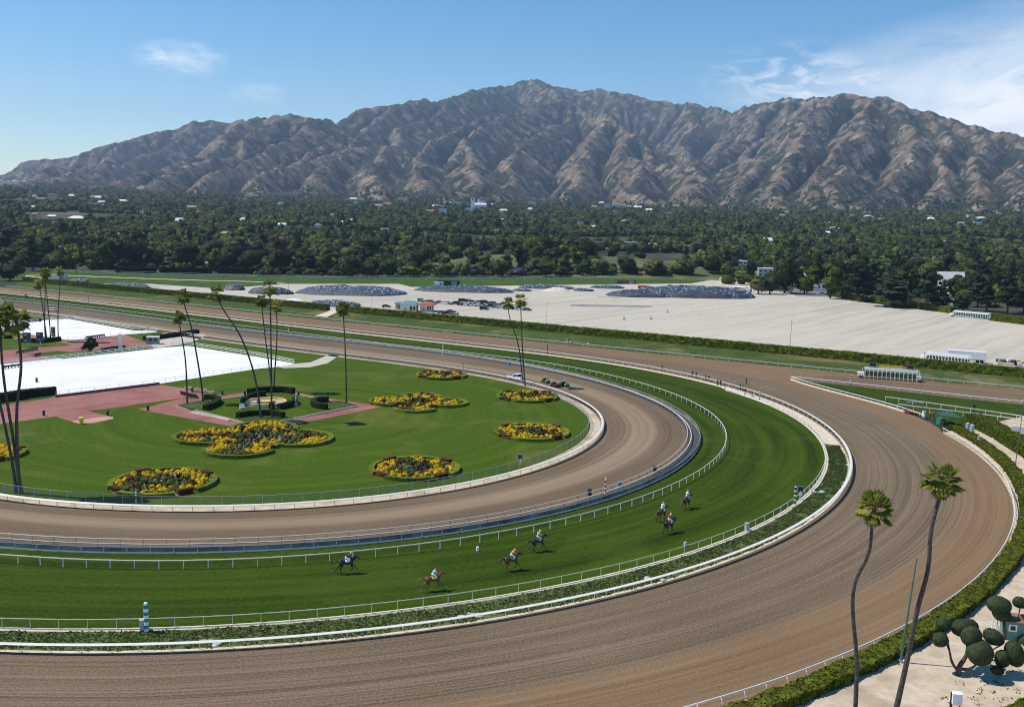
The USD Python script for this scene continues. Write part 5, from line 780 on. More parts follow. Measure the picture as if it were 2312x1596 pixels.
# ------------------------------------------------------------------ starting gates
def gate(label, a, b, n, screens, text, h=3.1, group=None):
    """a row of stalls on wheels between the ground points a and b"""
    a, b = np.array(a), np.array(b); L = np.linalg.norm(b - a); rz = math.atan2(b[1] - a[1], b[0] - a[0]); t = thing("starting_gate", label, "starting gate", (*((a + b) / 2), 0), rz, group=group); w = (L - 2.4) / n; x0 = -L / 2 + 1.2
    for k in range(n + 1):
        x = x0 + k * w; pn = part(t, "stall_panel", MB().box((x, 0, 1.15), (.16, 2.7, 1.0), 0), C["teal"] if k % 2 else C["hedgegreen"]); part(pn, "pad", MB().box((x, -1.0, 1.15), (.26, .7, .55)).box((x, .9, 1.15), (.24, .7, .5)), C["white"]); part(t, "stall_post", MB().box((x, -1.32, 1.3), (.14, .12, 2.6)).box((x, 1.32, 1.3), (.12, .12, 2.6)).box((x, 0, .32), (.12, 2.7, .1)), C["white"])
    for k in range(n):
        x = x0 + (k + .5) * w; ang = np.linspace(0, PI, 9); arch = Polygon([(-w / 2, 0), (-w / 2, 1.0), (w / 2, 1.0), (w / 2, 0)] + [(math.cos(q) * w * .40, math.sin(q) * .62) for q in ang]); m = trimesh.creation.extrude_polygon(arch.buffer(0), 0.06, engine="earcut"); v = m.vertices[:, [0, 2, 1]] * [1, -1, 1] + [x, -1.30, 2.0]; part(t, "arch", (v, m.faces[:, ::-1]), C["white"])
        part(t, "door", MB().box((x - w * .22, 1.38, 1.15), (w * .40, .06, 1.3), .25).box((x + w * .22, 1.38, 1.15), (w * .40, .06, 1.3), -.25), C["hedgegreen"])
    tr = MB()
    for y in (-1.3, 0, 1.3):
        for z in (2.98, h + .25 if y == 0 else 2.72): tr.tube([(-L / 2 + .9, y, z), (L / 2 - .9, y, z)], .06, 4)
    for k in range(2 * n + 1):
        x = x0 + k * w / 2; z = 2.98 if k % 2 else h + .25; tr.tube([(x, -1.3, 2.98), (x + w / 2, 0, h + .25)], .04, 4).tube([(x + w / 2, 0, h + .25), (x + w, 1.3, 2.98)], .035, 4)
    part(t, "roof_truss", tr, C["white"])
    for s in (-1, 1):
        part(t, "end_housing", slab(s * L / 2 - 1.1, s * L / 2 + .1 if s > 0 else s * L / 2 + 1.0, .9, .55, 1.7, .05, .05), C["white"]); part(t, "end_frame", MB().tube([(s * (L / 2 - .3), -1.2, .5), (s * (L / 2 - .5), -1.0, 2.9)], .08, 5).tube([(s * (L / 2 - .3), 1.2, .5), (s * (L / 2 - .5), 1.0, 2.9)], .08, 5), C["white"])
        for y in (-.8, .8): part(t, "wheel", MB().cyl((s * (L / 2 - .2), y - .15, .45), (s * (L / 2 - .2), y + .15, .45), .45, n=14), M["tyre"])
        if screens: sc = part(t, "screen", MB().box((s * L * .31, 0, h + 1.15), (1.9, .18, 1.15)), C["grey"]); part(sc, "display", MB().box((s * L * .31, -.10, h + 1.15), (1.65, .02, .92)), C["black"]); part(sc, "stand", MB().box((s * L * .31, 0, h + .4), (.12, .12, .4)), C["white"])
    if text:
        tm = meshkit.text_mesh(text, 0.95, 0.10, True); wd = tm.bounds[1][0]; v = tm.vertices * [-6.6 / wd, 1, 1] + [3.3, 0, 0]; part(t, "letters", (np.stack([v[:, 0], v[:, 2] + 0.2, v[:, 1] + h + .42], 1), tm.faces[:, ::-1]), C["yellow"])
    return t
gate("white starting gate with two screens and yellow lettering on the chute", G(1943, 852)[:2], G(2079, 862)[:2], 12, True, "Santa Anita"); gate("white starting gate parked in front of the long white trailer", G(2086, 813)[:2], G(2196, 826)[:2], 13, False, None); gate("white starting gate parked at the far hedge of the lot", G(2150, 714)[:2], G(2238, 722)[:2], 14, False, None)
a, b = G(2150, 818)[:2] + [0, 4], G(2238, 824)[:2] + [0, 4]; rz = math.atan2(b[1] - a[1], b[0] - a[0]); L = np.linalg.norm(b - a); t = thing("trailer", "long white box trailer standing behind a starting gate", "trailer", (*((a + b) / 2), 0), rz)
part(t, "box", slab(-L / 2, L / 2, 1.25, 1.1, 3.9, 0, 0, .05), C["white"]); part(t, "chassis", MB().box((0, 0, .95), (L - .6, 1.2, .3)), C["black"])
for x in (L / 2 - 1.2, L / 2 - 2.5):
    for s in (-1, 1): part(t, "wheel", MB().cyl((x, s * .8, .5), (x, s * 1.2, .5), .5, n=14), M["tyre"])
for s in (-1, 1): part(t, "landing_leg", MB().box((-L / 2 + 2, s * .8, .45), (.15, .15, .9)), C["grey"])
for u, v, L, lab, col in ((2276, 823, 7.5, "black flatbed trailer loaded with odd gear behind the hedge", "black"), (2322, 829, 6.5, "white low trailer at the right edge behind the hedge", "white")):
    g = G(u, v); t = thing("flatbed_trailer", lab, "trailer", g, rz); part(t, "deck", MB().box((0, 0, .9), (L, 2.3, .25)), C[col]); part(t, "side_board", MB().box((0, 1.12, 1.3), (L, .06, .6)), C[col])
    for s in (-1, 1): part(t, "wheel", MB().cyl((L * .3, s * .9, .4), (L * .3, s * 1.15, .4), .4, n=12), M["tyre"])
    for k in range(5): part(t, "load", MB().box((-L * .38 + k * L * .19, rng.uniform(-.5, .5), 1.25 + .1 * (k % 3)), (1.0, 1.1, .5 + .2 * (k % 3)), rng.uniform(-.4, .4)), C[("tan", "grey", "white", "brown", "orange")[k]])

# ------------------------------------------------------------------ posts, poles, garden furniture, yard
def pxm(g): return 2180.6 / g[1]        # picture units per metre at a ground point
def striped(u, v, h, cols, lab, r=0.16, base=None, group=None):
    g = G(u, v); t = thing("marker_pole", lab, "marker pole", g); n = max(5, int(h / 0.36)); 
    for k in range(n): part(t, "band", MB().cyl((*g[:2], h * k / n), (*g[:2], h * (k + 1) / n), r, n=10), C[cols[k % len(cols)]], world=True)
    part(t, "ball", MB().ball((*g[:2], h + r * .6), r * .9, 1), C[cols[0]], world=True); return t
striped(331, 1425, 3.0, ("white", "teal"), "thick green and white striped pole at the front turf rail", 0.24); striped(1366, 1125, 3.4, ("white", "darkred"), "red and white striped pole beside the grey low wall", 0.13); striped(307, 1136, 1.9, ("white", "white", "black"), "white pole with black bands before the round flower bed", 0.10)
striped(1794, 1141, 3.0, ("white", "black"), "black and white striped pole at the turf's outer rail on the bend", 0.18); striped(1921, 871, 2.9, ("white", "darkred", "white", "navy"), "red, white and blue striped pole on the chute rail", 0.2); striped(772, 726, 3.4, ("white", "teal"), "green and white striped pole on the far capped rail", 0.2)
striped(1000, 802, 3.6, ("white", "mint"), "pale green and white pole beside the far turf rail", 0.16); striped(1046, 841, 3.0, ("white", "black"), "black and white pole behind the farthest flower bed", 0.14); striped(1236, 798, 3.0, ("black", "red"), "black and red striped pole on the far capped rail", 0.15); striped(200, 684, 3.2, ("white", "black"), "black and white pole on the backstretch at the left", 0.18); striped(1715, 906, 3.2, ("white", "darkred"), "red and white striped pole among the people at the rail", 0.16)
M["pole"] = mat("pole", (0.05, 0.11, 0.10), (0.09, 0.17, 0.15), 1.0, 0.5)
def pole(u, v, u2, v2, lab, r=0.10, lamp=True, m="pole"):
    g = G(u, v); top = on_plane(u2, v2, g); t = thing("light_pole", lab, "pole", g); part(t, "shaft", MB().tube([g, top], [r, r * .6], 8), M[m], world=True)
    if lamp: part(t, "head", MB().box(top + [0, 0, .1], (r * 5, r * 3, .22)), M["grey_metal"], world=True)
    part(t, "foot", MB().cyl(g, g + [0, 0, .25], r * 1.9, n=8), M["stone"], world=True)
pole(2033, 1494, 2070, 1260, "green pole standing between the two tall yard palms", 0.13, False); pole(2291, 1060, 2312, 905, "green pole at the right edge behind the outer hedge", 0.09); pole(1783, 784, 1788, 724, "thin grey pole standing alone on the right half of the lot", 0.10); pole(1233, 735, 1236, 684, "thin grey pole behind the hedge right of the two palms", 0.09, True, "grey_metal")
pole(839, 697, 841, 663, "thin pole left of the teal roofed hut", 0.09, True, "grey_metal"); pole(2079, 888, 2088, 797, "thin tall pole on the chute rail at the gate's right end", 0.08); pole(1150, 692, 1151, 671, "short grey pole left of the palms on the lot", 0.14, True, "grey_metal"); pole(650, 668, 651, 632, "pole rising from the large left mound", 0.12, False, "dark_metal")
for k, (u, v) in enumerate([(1409, 722), (1470, 721), (1507, 706)]):
    g = G(u, v); t = thing("lot_sign", ("leftmost", "middle", "rightmost and farthest")[k] + " of three small white boards standing on the lot", "sign", g); part(t, "board", MB().box((*g[:2], .95), (1.1, .08, 1.3)), C["white"], world=True); part(t, "foot", MB().box((*g[:2], .15), (1.2, .5, .3)), C["grey"], world=True)
cones = [(1536, 717), (1540, 690), (1563, 701), (1580, 710), (1625, 695), (1660, 698), (1690, 690), (1500, 722), (1441, 719), (1627, 712), (1720, 688), (1735, 697), (1771, 686), (1790, 702)]
for k, (u, v) in enumerate(sorted(cones)):
    g = G(u, v); t = thing("lot_marker", f"small white upright marker, {nth(k)} from the left on the lot's right half", "marker", g, group="white markers on the lot"); part(t, "post", MB().cyl((*g[:2], 0), (*g[:2], 1.1), .14, .10, 7), C["white"], world=True); part(t, "foot", MB().cyl((*g[:2], 0), (*g[:2], .08), .3, n=8), C["grey"], world=True)
# dark patches of newer asphalt on the lot
for px, lab in (('1288,687 1470,690 1472,694 1288,692', "long dark strip of asphalt on the lot"), ('1352,669 1402,673 1398,674 1350,670', "short dark strip of asphalt before the big mound")): struct("asphalt_patch", flat(gp(px), 0.012), mat("old_asphalt_%d" % len(px), (0.16, 0.155, 0.15), (0.30, 0.29, 0.27), 0.2, 0.9, 6), lab, "asphalt")
# infield bins, tables, benches, statues
def bin_(u, v, lab, col="black", h=1.1, r=.32):
    g = G(u, v, 0.0); t = thing("litter_bin", lab, "litter bin", g); part(t, "body", MB().cyl(g, g + [0, 0, h], r * .8, r, 10), C[col], world=True); part(t, "lid", MB().cyl(g + [0, 0, h], g + [0, 0, h + .1], r * 1.08, r * .6, 10), C[col], world=True)
bin_(99, 938, "black litter bin at the red walk's front edge, left part"); bin_(243, 938, "black litter bin on the pink half round"); bin_(334, 926, "black litter bin at the left corner of the garden walk"); bin_(434, 885, "black litter bin between the picnic tables"); bin_(502, 891, "dark green litter bin on the lawn edge right of the tables", "hedgegreen"); bin_(553, 893, "black litter bin near the garden's back left hedge"); bin_(674, 894, "black litter bin on the walk behind the garden's right side"); bin_(184, 956, "yellow barrel on the pink half round", "yellow", 1.3, .5); bin_(83, 863, "black litter bin behind the white ranch fence")
for k, (u, v) in enumerate([(425, 880), (441, 884), (459, 886), (475, 890)]):
    g = G(u, v); t = thing("picnic_table", ("first", "second", "third", "fourth")[k] + " wooden picnic table from the left beside the red walk", "picnic table", g, 0.35); part(t, "tabletop", MB().box((0, 0, .75), (1.9, .75, .06)), C["tan"])
    for s in (-1, 1): part(t, "bench", MB().box((0, s * .72, .45), (1.9, .28, .05)), C["tan"]); part(t, "leg", MB().tube([(s * .7, -.8, 0), (s * .7, -.3, .75)], .045, 4).tube([(s * .7, .8, 0), (s * .7, .3, .75)], .045, 4).box((s * .7, 0, .42), (.07, 1.5, .07)), C["brown"])
def seats(px, n, lab, col):
    c = gp(px); P = resample(c, np.linalg.norm(c[1] - c[0]) / max(n - 1, 1)); rz = math.atan2(*(c[1] - c[0])[::-1])
    for k, q in enumerate(P):
        t = thing("bench", f"{nth(k)} {lab}", "bench", (*q, 0), rz, group=lab); part(t, "seat", MB().box((0, 0, .44), (1.3, .45, .06)), C[col]); part(t, "backrest", MB().box((0, -.25, .75), (1.3, .06, .45)), C[col]); part(t, "frame", MB().box((-.5, 0, .22), (.06, .45, .44)).box((.5, 0, .22), (.06, .45, .44)), C["black"])
seats('412,891 444,899', 8, "black bench from the left on the red walk beside the garden", "black"); seats('40,798 82,790', 9, "green bench from the left in the long row before the display boards", "hedgegreen"); seats('80,805 88,803', 3, "dark bench from the left in the short row behind the ranch fence", "black"); seats('196,765 233,760', 8, "dark bench from the left before the back white lot's fence", "black"); seats('8,833 45,828', 6, "dark bench from the left in the row behind the large lot's fence", "black")
def statue(u, v, lab, col):
    g = G(u, v, .3); t = thing("statue", lab, "statue", g); part(t, "plinth", MB().box((*g[:2], g[2] + .3), (.9, .9, .6), 0, (.75, .75)), M["stone"], world=True)
    part(t, "figure", (lambda m: (m.vertices * 1.0 + [g[0], g[1], g[2] + .55], m.faces))(chains([[(0, 0, .9, .14), (0, 0, 1.4, .16), (0, 0, 1.66, .10)], [(0, .1, .9, .10), (.03, .12, .1, .07)], [(0, -.1, .9, .10), (.05, -.12, .1, .07)], [(0, .2, 1.4, .06), (.22, .28, 1.15, .05)], [(0, -.2, 1.4, .06), (.1, -.3, 1.0, .05)]], 9)), C[col], world=True)
statue(547, 915, "dark statue with a white head left of the fountain", "navy"); statue(668, 916, "pale mint statue right of the fountain", "mint")
g = G(547, 924, .3); t = thing("park_seat", "small white slatted garden seat before the fountain's left hedge", "seat", g, .5); part(t, "seat", MB().box((0, 0, .45), (1.2, .5, .06)), C["white"]); part(t, "backrest", MB().box((0, .28, .85), (1.2, .06, .75)), C["white"]); part(t, "frame", MB().box((-.5, 0, .22), (.08, .5, .44)).box((.5, 0, .22), (.08, .5, .44)), C["white"])
M["board"] = paint("board_dark", (0.035, 0.05, 0.06), 0.35)
def tote(u, v, w, h, z, lab, lit=False):
    g = G(u, v); t = thing("display_board", lab, "display board", g, .12); part(t, "panel", MB().box((0, 0, z + h / 2), (w, .35, h)), M["board"]); part(t, "frame", MB().box((0, -.16, z + h + .06), (w + .15, .3, .12)).box((0, -.16, z - .06), (w + .15, .3, .12)).box((-w / 2 - .04, -.16, z + h / 2), (.08, .3, h)).box((w / 2 + .04, -.16, z + h / 2), (.08, .3, h)), C["grey"])
    part(t, "column", MB().cyl((0, .1, 0), (0, .1, z + h), .12, n=8), C["white"])
    for k in range(3): part(t, "screen", MB().box((-w * .18, -.185, z + h * (.22 + .28 * k)), (w * .5, .03, h * .2)), C["grey"] if k != 1 else C["black"])
tote(62, 782, 2.3, 3.2, 1.3, "left display board on the back lawn"); tote(91, 780, 2.0, 2.8, 1.5, "display board right of the other on the back lawn"); tote(18, 743, 1.6, 3.0, .3, "tall display board at the left end of the back white lot"); tote(121, 760, 1.2, 3.2, .2, "slim display board in the middle of the back white lot")
g = G(272, 791); t = thing("advertising_column", "slim cream column standing on the red walk behind the hedge", "column", g); part(t, "shaft", MB().box((*g[:2], 2.9), (1.0, 1.0, 5.0)), C["cream"], world=True); part(t, "leg", MB().box((*g[:2] - [.3, 0], .2), (.14, .14, .4)).box((*g[:2] + [.3, 0], .2), (.14, .14, .4)), C["grey"], world=True)
g = G(346, 776); t = thing("scoreboard_hut", "small grey hut at the left end of the long dark hedge", "hut", g, .2); part(t, "wall", MB().box((0, 0, 1.2), (4.0, 2.2, 2.4)), C["grey"]); part(t, "roof", MB().box((0, 0, 2.46), (4.3, 2.5, .12)), C["white"]); part(t, "window", MB().box((-.8, -1.12, 1.5), (1.1, .05, .9)), C["black"]); part(t, "window", MB().box((.9, -1.12, 1.5), (1.1, .05, .9)), C["black"])
# the bush behind the ranch fence
rs = np.random.default_rng(3); g = G(205, 794); mb = MB(); st = MB()
for k in range(16):
    a = rs.uniform(0, 6.28); r = rs.uniform(0, 2.6); p = g + [r * math.cos(a), r * math.sin(a) * .7, rs.uniform(1.2, 4.0)]; mb.ball(p, rs.uniform(.5, .9), 1, .3, k); pts = trimesh.creation.icosphere(1, 1.0).vertices; mb.add(*cards(p + pts[rs.choice(len(pts), 26)] * rs.uniform(.6, 1.0, (26, 1)), .45, rs)); st.tube([g + [0, 0, 0], (g + p) / 2 + [0, 0, -.2], p], [.12, .08, .04], 5)
t = thing("garden_bush", "spreading dark bush behind the white ranch fence", "bush", g); part(t, "foliage", mb, M["hedge_dark"], world=True); part(t, "stem", st, M["palm_trunk"], world=True)
# flag hanging from a pole beyond the left edge
n = 14; g = G(-34, 800); t = thing("flagpole", "tall white flagpole beyond the left edge", "flagpole", g); tp = on_plane(-30, 640, g); part(t, "shaft", MB().tube([g, tp], [.12, .07], 8), C["white"], world=True); part(t, "ball", MB().ball(tp, .18, 1), C["yellow"], world=True)
t = thing("flag", "red, white and blue striped national flag hanging limp at the left edge", "flag", tp); fw_, fh = 6.5, 3.6
def flagpt(u, w): return tp + np.array([.1 + u * fw_ * .82, .35 * math.sin(u * 7 + w * 2), -.4 - w * fh - u * u * 5.2 - .9 * u])
for k in range(13):
    us = np.linspace(0.0 if k > 6 else .4, 1, 12); v = [flagpt(u, (k + j) / 13) for u in us for j in (0, 1)]; part(t, "stripe", MB().add(v, [[2 * i, 2 * i + 2, 2 * i + 3, 2 * i + 1] for i in range(11)]), C["red"] if k % 2 == 0 else C["white"], world=True)
us = np.linspace(0, .4, 6); v = [flagpt(u, w) for u in us for w in (0, 7 / 13)]; can = part(t, "canton", MB().add(v, [[2 * i, 2 * i + 2, 2 * i + 3, 2 * i + 1] for i in range(5)]), C["navy"], world=True)
part(can, "stars", MB().add(np.concatenate([np.array([flagpt(u, w), flagpt(u + .02, w), flagpt(u + .02, w + .025), flagpt(u, w + .025)]) + [0, -.04, 0] for u in np.linspace(.03, .36, 6) for w in np.linspace(.04, .48, 5)]), np.arange(120).reshape(30, 4)), C["white"], world=True, kind="stuff")
# small things along the rails
for u, v, lab, col, d in ((322, 1422, "pale grey box beside the thick striped pole", "silver", (.6, .6, 1.2)), (1686, 1197, "small grey box on the turf's outer rail", "silver", (.5, .5, 1.1)), (1547, 1232, "small pale box on a post at the turf's outer rail", "silver", (.35, .35, .5)), (1331, 1118, "dark box hanging on the rail left of the striped pole", "black", (.5, .5, 1.0)), (1398, 1098, "blue barrel in the gutter right of the striped pole", "blue", (.45, .45, .8)), (1478, 1064, "dark box hanging on the rail right of the blue barrel", "black", (.5, .5, 1.0)), (1150, 825, "small blue barrel beside the far white rail", "blue", (.6, .6, .9)), (1078, 1243, "small round white head on a stake at the turf rail", "white", (.3, .3, .5))):
    g = G(u, v); t = thing("equipment_box", lab, "box", g); part(t, "body", MB().box((*g[:2], d[2] / 2), d, .4), C[col], world=True); part(t, "lid", MB().box((*g[:2], d[2] + .03), (d[0] * 1.1, d[1] * 1.1, .06), .4), C[col], world=True)
for u, v, lab in ((1174, 1052, "white sensor post with a square solar panel at the mesh fence"), (1806, 1127, "white sensor post with a tilted solar panel on the bend")):
    g = G(u, v); t = thing("sensor_post", lab, "post", g); part(t, "post", MB().cyl(g, g + [0, 0, 1.5], .08, n=7), C["white"], world=True); part(t, "box", MB().box(g + [.1, 0, .9], (.4, .3, .5)), C["white"], world=True); part(t, "solar_panel", MB().box(g + [0, 0, 1.75], (.75, .12, .8)), C["navy"], world=True); part(t, "panel_frame", MB().box(g + [0, .08, 1.75], (.85, .08, .9)), C["silver"], world=True)
for u, v, lab in ((476, 1453, "pale crumpled sheet lying under the capped rail"), (1062, 1391, "small pale sheet lying under the capped rail, right of the other"), (1478, 1309, "pale sandbag heap under the capped rail on the bend"), (1848, 1111, "pale broken rocks beside the capped rail on the bend")):
    g = G(u, v); mb = MB()
    for k in range(7): mb.ball(g + [rng.uniform(-1.1, 1.1), rng.uniform(-.5, .5), .1], (rng.uniform(.2, .5), rng.uniform(.2, .4), rng.uniform(.10, .25)), 1, .5, k)
    solo("rubble", mb, C["silver"], lab, "rubble")
pv = X('1642,880 1690,897 1738,915'); A_ = G(pv[:, 0], pv[:, 1])[:, :2]; t = thing("white_board", "low white board along the turf's far corner before the people", "board", (*A_[1], 0)); part(t, "board", MB().sweep(resample(A_, 2), rect(0, .18, .5, .10)), C["white"], world=True); part(t, "foot", MB().sweep(resample(A_, 2), rect(0, .06, .2, .12)), C["grey"], world=True)
# ---- the yard: clipped tree, hut, box, canopy
M["topiary"] = leafmat("topiary", (0.028, 0.040, 0.017), (0.078, 0.096, 0.042), 3.0, 0.05, 0.1); M["bark"] = mat("bark", (0.045, 0.035, 0.028), (0.13, 0.105, 0.085), 2.5, 0.95, 5, bump=.6, bscale=10)
def clipped(lab, base, pads, limbs, seed):
    g = G(*base); rs = np.random.default_rng(seed); t = thing("clipped_tree", lab, "tree", g); at = lambda u, v, dy=0: on_plane(u, v, g + [0, dy, 0]); mb = MB()
    for l in limbs: pts = np.array([at(u, v, dy) for u, v, dy in l[0]]); pts = pts if len(pts) < 3 else np.stack(splev(np.linspace(0, 1, 10), splprep(pts.T, s=0, k=2)[0]), 1); mb.tube(pts, np.linspace(l[1], l[2], len(pts)), 8)
    part(t, "trunk", mb, M["bark"], world=True, smooth=True)
    for k, (u, v, dy, w, h, tilt) in enumerate(pads):
        c = at(u, v, dy); s = 1 / (2180.6 / c[1]); m = trimesh.creation.icosphere(3, 1.0); p = m.vertices * (1 + .10 * (meshkit.fbm(m.vertices * .9 + k * 3 + seed, 2, k) - .5)[:, None] * 2); p = p * [w * s / 2, (w + h) * s / 4.2, h * s / 2]; ca, sa = math.cos(tilt), math.sin(tilt); p = np.stack([p[:, 0] * ca - p[:, 2] * sa, p[:, 1], p[:, 0] * sa + p[:, 2] * ca], 1)
        vn = p / np.linalg.norm(p, axis=1, keepdims=True); p = p + vn * (meshkit.noise(p * 9, k) - .5)[:, None] * .05; pd = part(t, "leaf_pad", (p + c, m.faces), M["topiary"], world=True, smooth=True); q = p[rs.choice(len(p), 420)] * 1.0; part(pd, "leaves", cards(q + c, .075, rs, 0.0), M["topiary"], world=True, kind="stuff")
clipped("tree clipped into round pads, standing alone in the yard's front", (2163, 1522), [(2131, 1409, 1.2, 32, 34, .5), (2123, 1443, .4, 38, 34, -.1), (2172, 1416, 1.6, 52, 40, .2), (2190, 1412, 2.2, 40, 30, -.3), (2193, 1435, 0.0, 48, 46, .7), (2212, 1472, -.8, 64, 62, .5), (2243, 1437, .8, 52, 36, -.5), (2263, 1486, -.2, 34, 42, 0), (2291, 1475, -.2, 42, 66, .25), (2252, 1513, -.9, 30, 20, -.1)],
  [([(2163, 1524, 0), (2166, 1505, 0), (2180, 1482, 0), (2186, 1462, 0), (2192, 1445, 0)], .30, .12), ([(2162, 1512, 0), (2148, 1490, .2), (2144, 1470, .3), (2138, 1455, .4)], .16, .09), ([(2168, 1510, 0), (2190, 1508, -.4), (2212, 1490, -.7)], .16, .10), ([(2205, 1495, -.5), (2235, 1470, 0), (2262, 1455, 0)], .10, .07), ([(2212, 1485, -.6), (2240, 1490, -.4), (2260, 1490, -.2)], .08, .06), ([(2230, 1492, -.6), (2245, 1508, -.9)], .06, .05), ([(2146, 1478, .3), (2136, 1430, 1.0), (2132, 1415, 1.2)], .08, .05), ([(2184, 1465, 0), (2178, 1435, 1.2), (2174, 1420, 1.6)], .09, .06), ([(2212, 1470, -.5), (2232, 1450, .5), (2243, 1440, .8)], .09, .06)], 5)
clipped("tree clipped into round pads beside the teal hut", (2268, 1442), [(2256, 1366, .6, 56, 44, -.2), (2262, 1385, .3, 46, 34, -.5), (2303, 1360, 1.2, 34, 26, -.2), (2330, 1405, 0, 46, 40, .1), (2318, 1450, -.8, 44, 40, .1)], [([(2268, 1443, 0), (2269, 1420, 0), (2266, 1395, .2), (2260, 1375, .5)], .24, .11), ([(2272, 1436, 0), (2290, 1415, 0), (2306, 1400, .3), (2325, 1392, 0)], .2, .1), ([(2295, 1410, .2), (2303, 1372, 1.1)], .09, .06)], 8)
g = G(2292, 1446); t = thing("garden_hut", "small teal hut with brown roof and white framed window at the right edge", "hut", g, -.25); M["hut"] = mat("hut_teal", (0.10, 0.22, 0.20), (0.15, 0.28, 0.25), 1.2, 0.7); part(t, "wall", MB().box((.6, 1.2, 1.05), (3.4, 2.4, 2.1)), M["hut"])
for k in range(4): part(t, "roof_panel", MB().box((-.75 + k * .92, 1.1, 2.2), (.90, 2.9, .10)), mat("hut_roof_%d" % k, (0.22 + .02 * k, 0.12, 0.075), (0.30, 0.17 + .01 * k, 0.11), 1.0, 0.8))
w = part(t, "window", MB().box((-.35, -.03, 1.45), (.85, .08, .8)), C["white"]); part(w, "pane", MB().box((-.35, -.08, 1.45), (.5, .04, .48)), C["black"])
for k in range(7): part(t, "board_strip", MB().box((-1.05 + k * .52, -.015, 1.0), (.05, .04, 2.0)), M["hut"])
g = G(2243, 1433); t = thing("step_ladder", "white step ladder standing beside the teal hut", "ladder", g)
for s in (-1, 1): part(t, "leg", MB().tube([(s * .45, -.4, 0), (s * .25, 0, 1.9)], .05, 5), C["white"]); part(t, "leg", MB().tube([(s * .45, .4, 0), (s * .25, 0, 1.9)], .05, 5), C["white"])
for k in range(4): part(t, "rung", MB().box((0, -.34 + k * .09, .35 + k * .42), (.82 - k * .09, .12, .05)), C["white"])
g = G(2152, 1598); t = thing("control_box", "white metal box on two dark posts in the yard's front", "box", g, -.2); part(t, "cabinet", MB().box((.25, 0, 1.0), (.85, .6, 1.05), 0, (.85, .6)), C["white"]); part(t, "roof", MB().box((.25, 0, 1.56), (.95, .72, .06)), C["white"])
for s in (-.15, .55): part(t, "post", MB().box((s, 0, .3), (.10, .10, .6)), C["black"])
part(t, "back_post", MB().box((-.25, .1, .8), (.10, .10, 1.6)), C["black"])
# green canopy and clutter above the bend
g = G(2120, 962); t = thing("canopy", "dark green sloping canopy on posts above the bend", "canopy", g); P4 = [G(u, v) for u, v in ((2108, 962), (2125, 968), (2171, 968), (2148, 955))]
part(t, "roof", hull([np.array(p) + [0, 0, z] for p, z in zip(P4, (3.2, 3.0, 2.3, 2.5))] + [np.array(p) + [0, 0, z + .12] for p, z in zip(P4, (3.2, 3.0, 2.3, 2.5))]), C["hedgegreen"], world=True)
for p, z in zip(P4, (3.2, 3.0, 2.3, 2.5)): part(t, "post", MB().cyl(p, np.array(p) + [0, 0, z], .07, n=6), C["hedgegreen"], world=True)
for u, v, d, col, lab in ((2123, 958, (1.6, 1.1, 1.4), "teal", "teal bin under the green canopy"), (2139, 962, (1.2, .8, 1.0), "grey", "grey box under the green canopy"), (2085, 943, (.7, .5, 1.5), "white", "white cabinet left of the green canopy"), (2184, 975, (.9, .9, 2.0), "silver", "left grey cylinder tank behind the outer hedge"), (2194, 979, (.9, .9, 2.0), "silver", "right grey cylinder tank behind the outer hedge")):
    g = G(u, v); t = thing("storage_tank" if "tank" in lab else "storage_box", lab, "tank" if "tank" in lab else "box", g); part(t, "body", MB().cyl(g, g + [0, 0, d[2]], d[0] / 2, n=14) if "tank" in lab else MB().box((*g[:2], d[2] / 2), d, .5), C[col], world=True, smooth=40); part(t, "lid", MB().cyl(g + [0, 0, d[2]], g + [0, 0, d[2] + .12], d[0] / 2, d[0] / 4, 14) if "tank" in lab else MB().box((*g[:2], d[2] + .04), (d[0] * 1.05, d[1] * 1.05, .08), .5), C[col], world=True)
g = G(2222, 1004); t = thing("tubular_gate", "white tubular frame lying behind the outer hedge", "frame", g, -.55)
for a, b in (((-1.6, 0, .2), (1.6, 0, .2)), ((-1.2, .2, 1.6), (1.7, .2, 1.6)), ((-1.6, 0, .2), (-1.2, .2, 1.6)), ((1.6, 0, .2), (1.7, .2, 1.6)), ((-1.6, 0, .2), (0, 1.2, .1)), ((1.6, 0, .2), (0, 1.2, .1)), ((-1.3, .1, 1.2), (.2, .1, .2))): part(t, "bar", MB().tube([a, b], .07, 6), C["white"])
g = G(2064, 934); t = thing("gantry", "small grey metal gantry beside the chute fences", "gantry", g, -.1)
for s in (-1, 1): part(t, "post", MB().box((s * 1.9, 0, 1.4), (.12, .12, 2.8)), C["grey"])
part(t, "beam", MB().box((0, 0, 2.8), (3.9, .2, .14)), C["silver"]); part(t, "platform", MB().box((0, .4, .25), (4.4, 1.8, .3)), C["darkred"])
g = G(2300, 1000); t = thing("white_shed", "pale blue shed with a slate roof behind the bright hedge", "shed", g, -.5); part(t, "wall", MB().box((1.2, 1, 1.2), (5, 4, 2.4)), C["lightblue"]); part(t, "roof", hull([(-1.6, -1.3, 2.4), (4, -1.3, 2.4), (-1.6, 3.3, 2.4), (4, 3.3, 2.4), (-1.6, 1, 3.3), (4, 1, 3.3)]), C["grey"]); part(t, "trim", MB().box((1.2, -1.32, 2.38), (5.7, .08, .2)), C["white"]); part(t, "window", MB().box((-.4, -1.03, 1.4), (.9, .06, .8)), C["black"])
rs = np.random.default_rng(12); pts = []
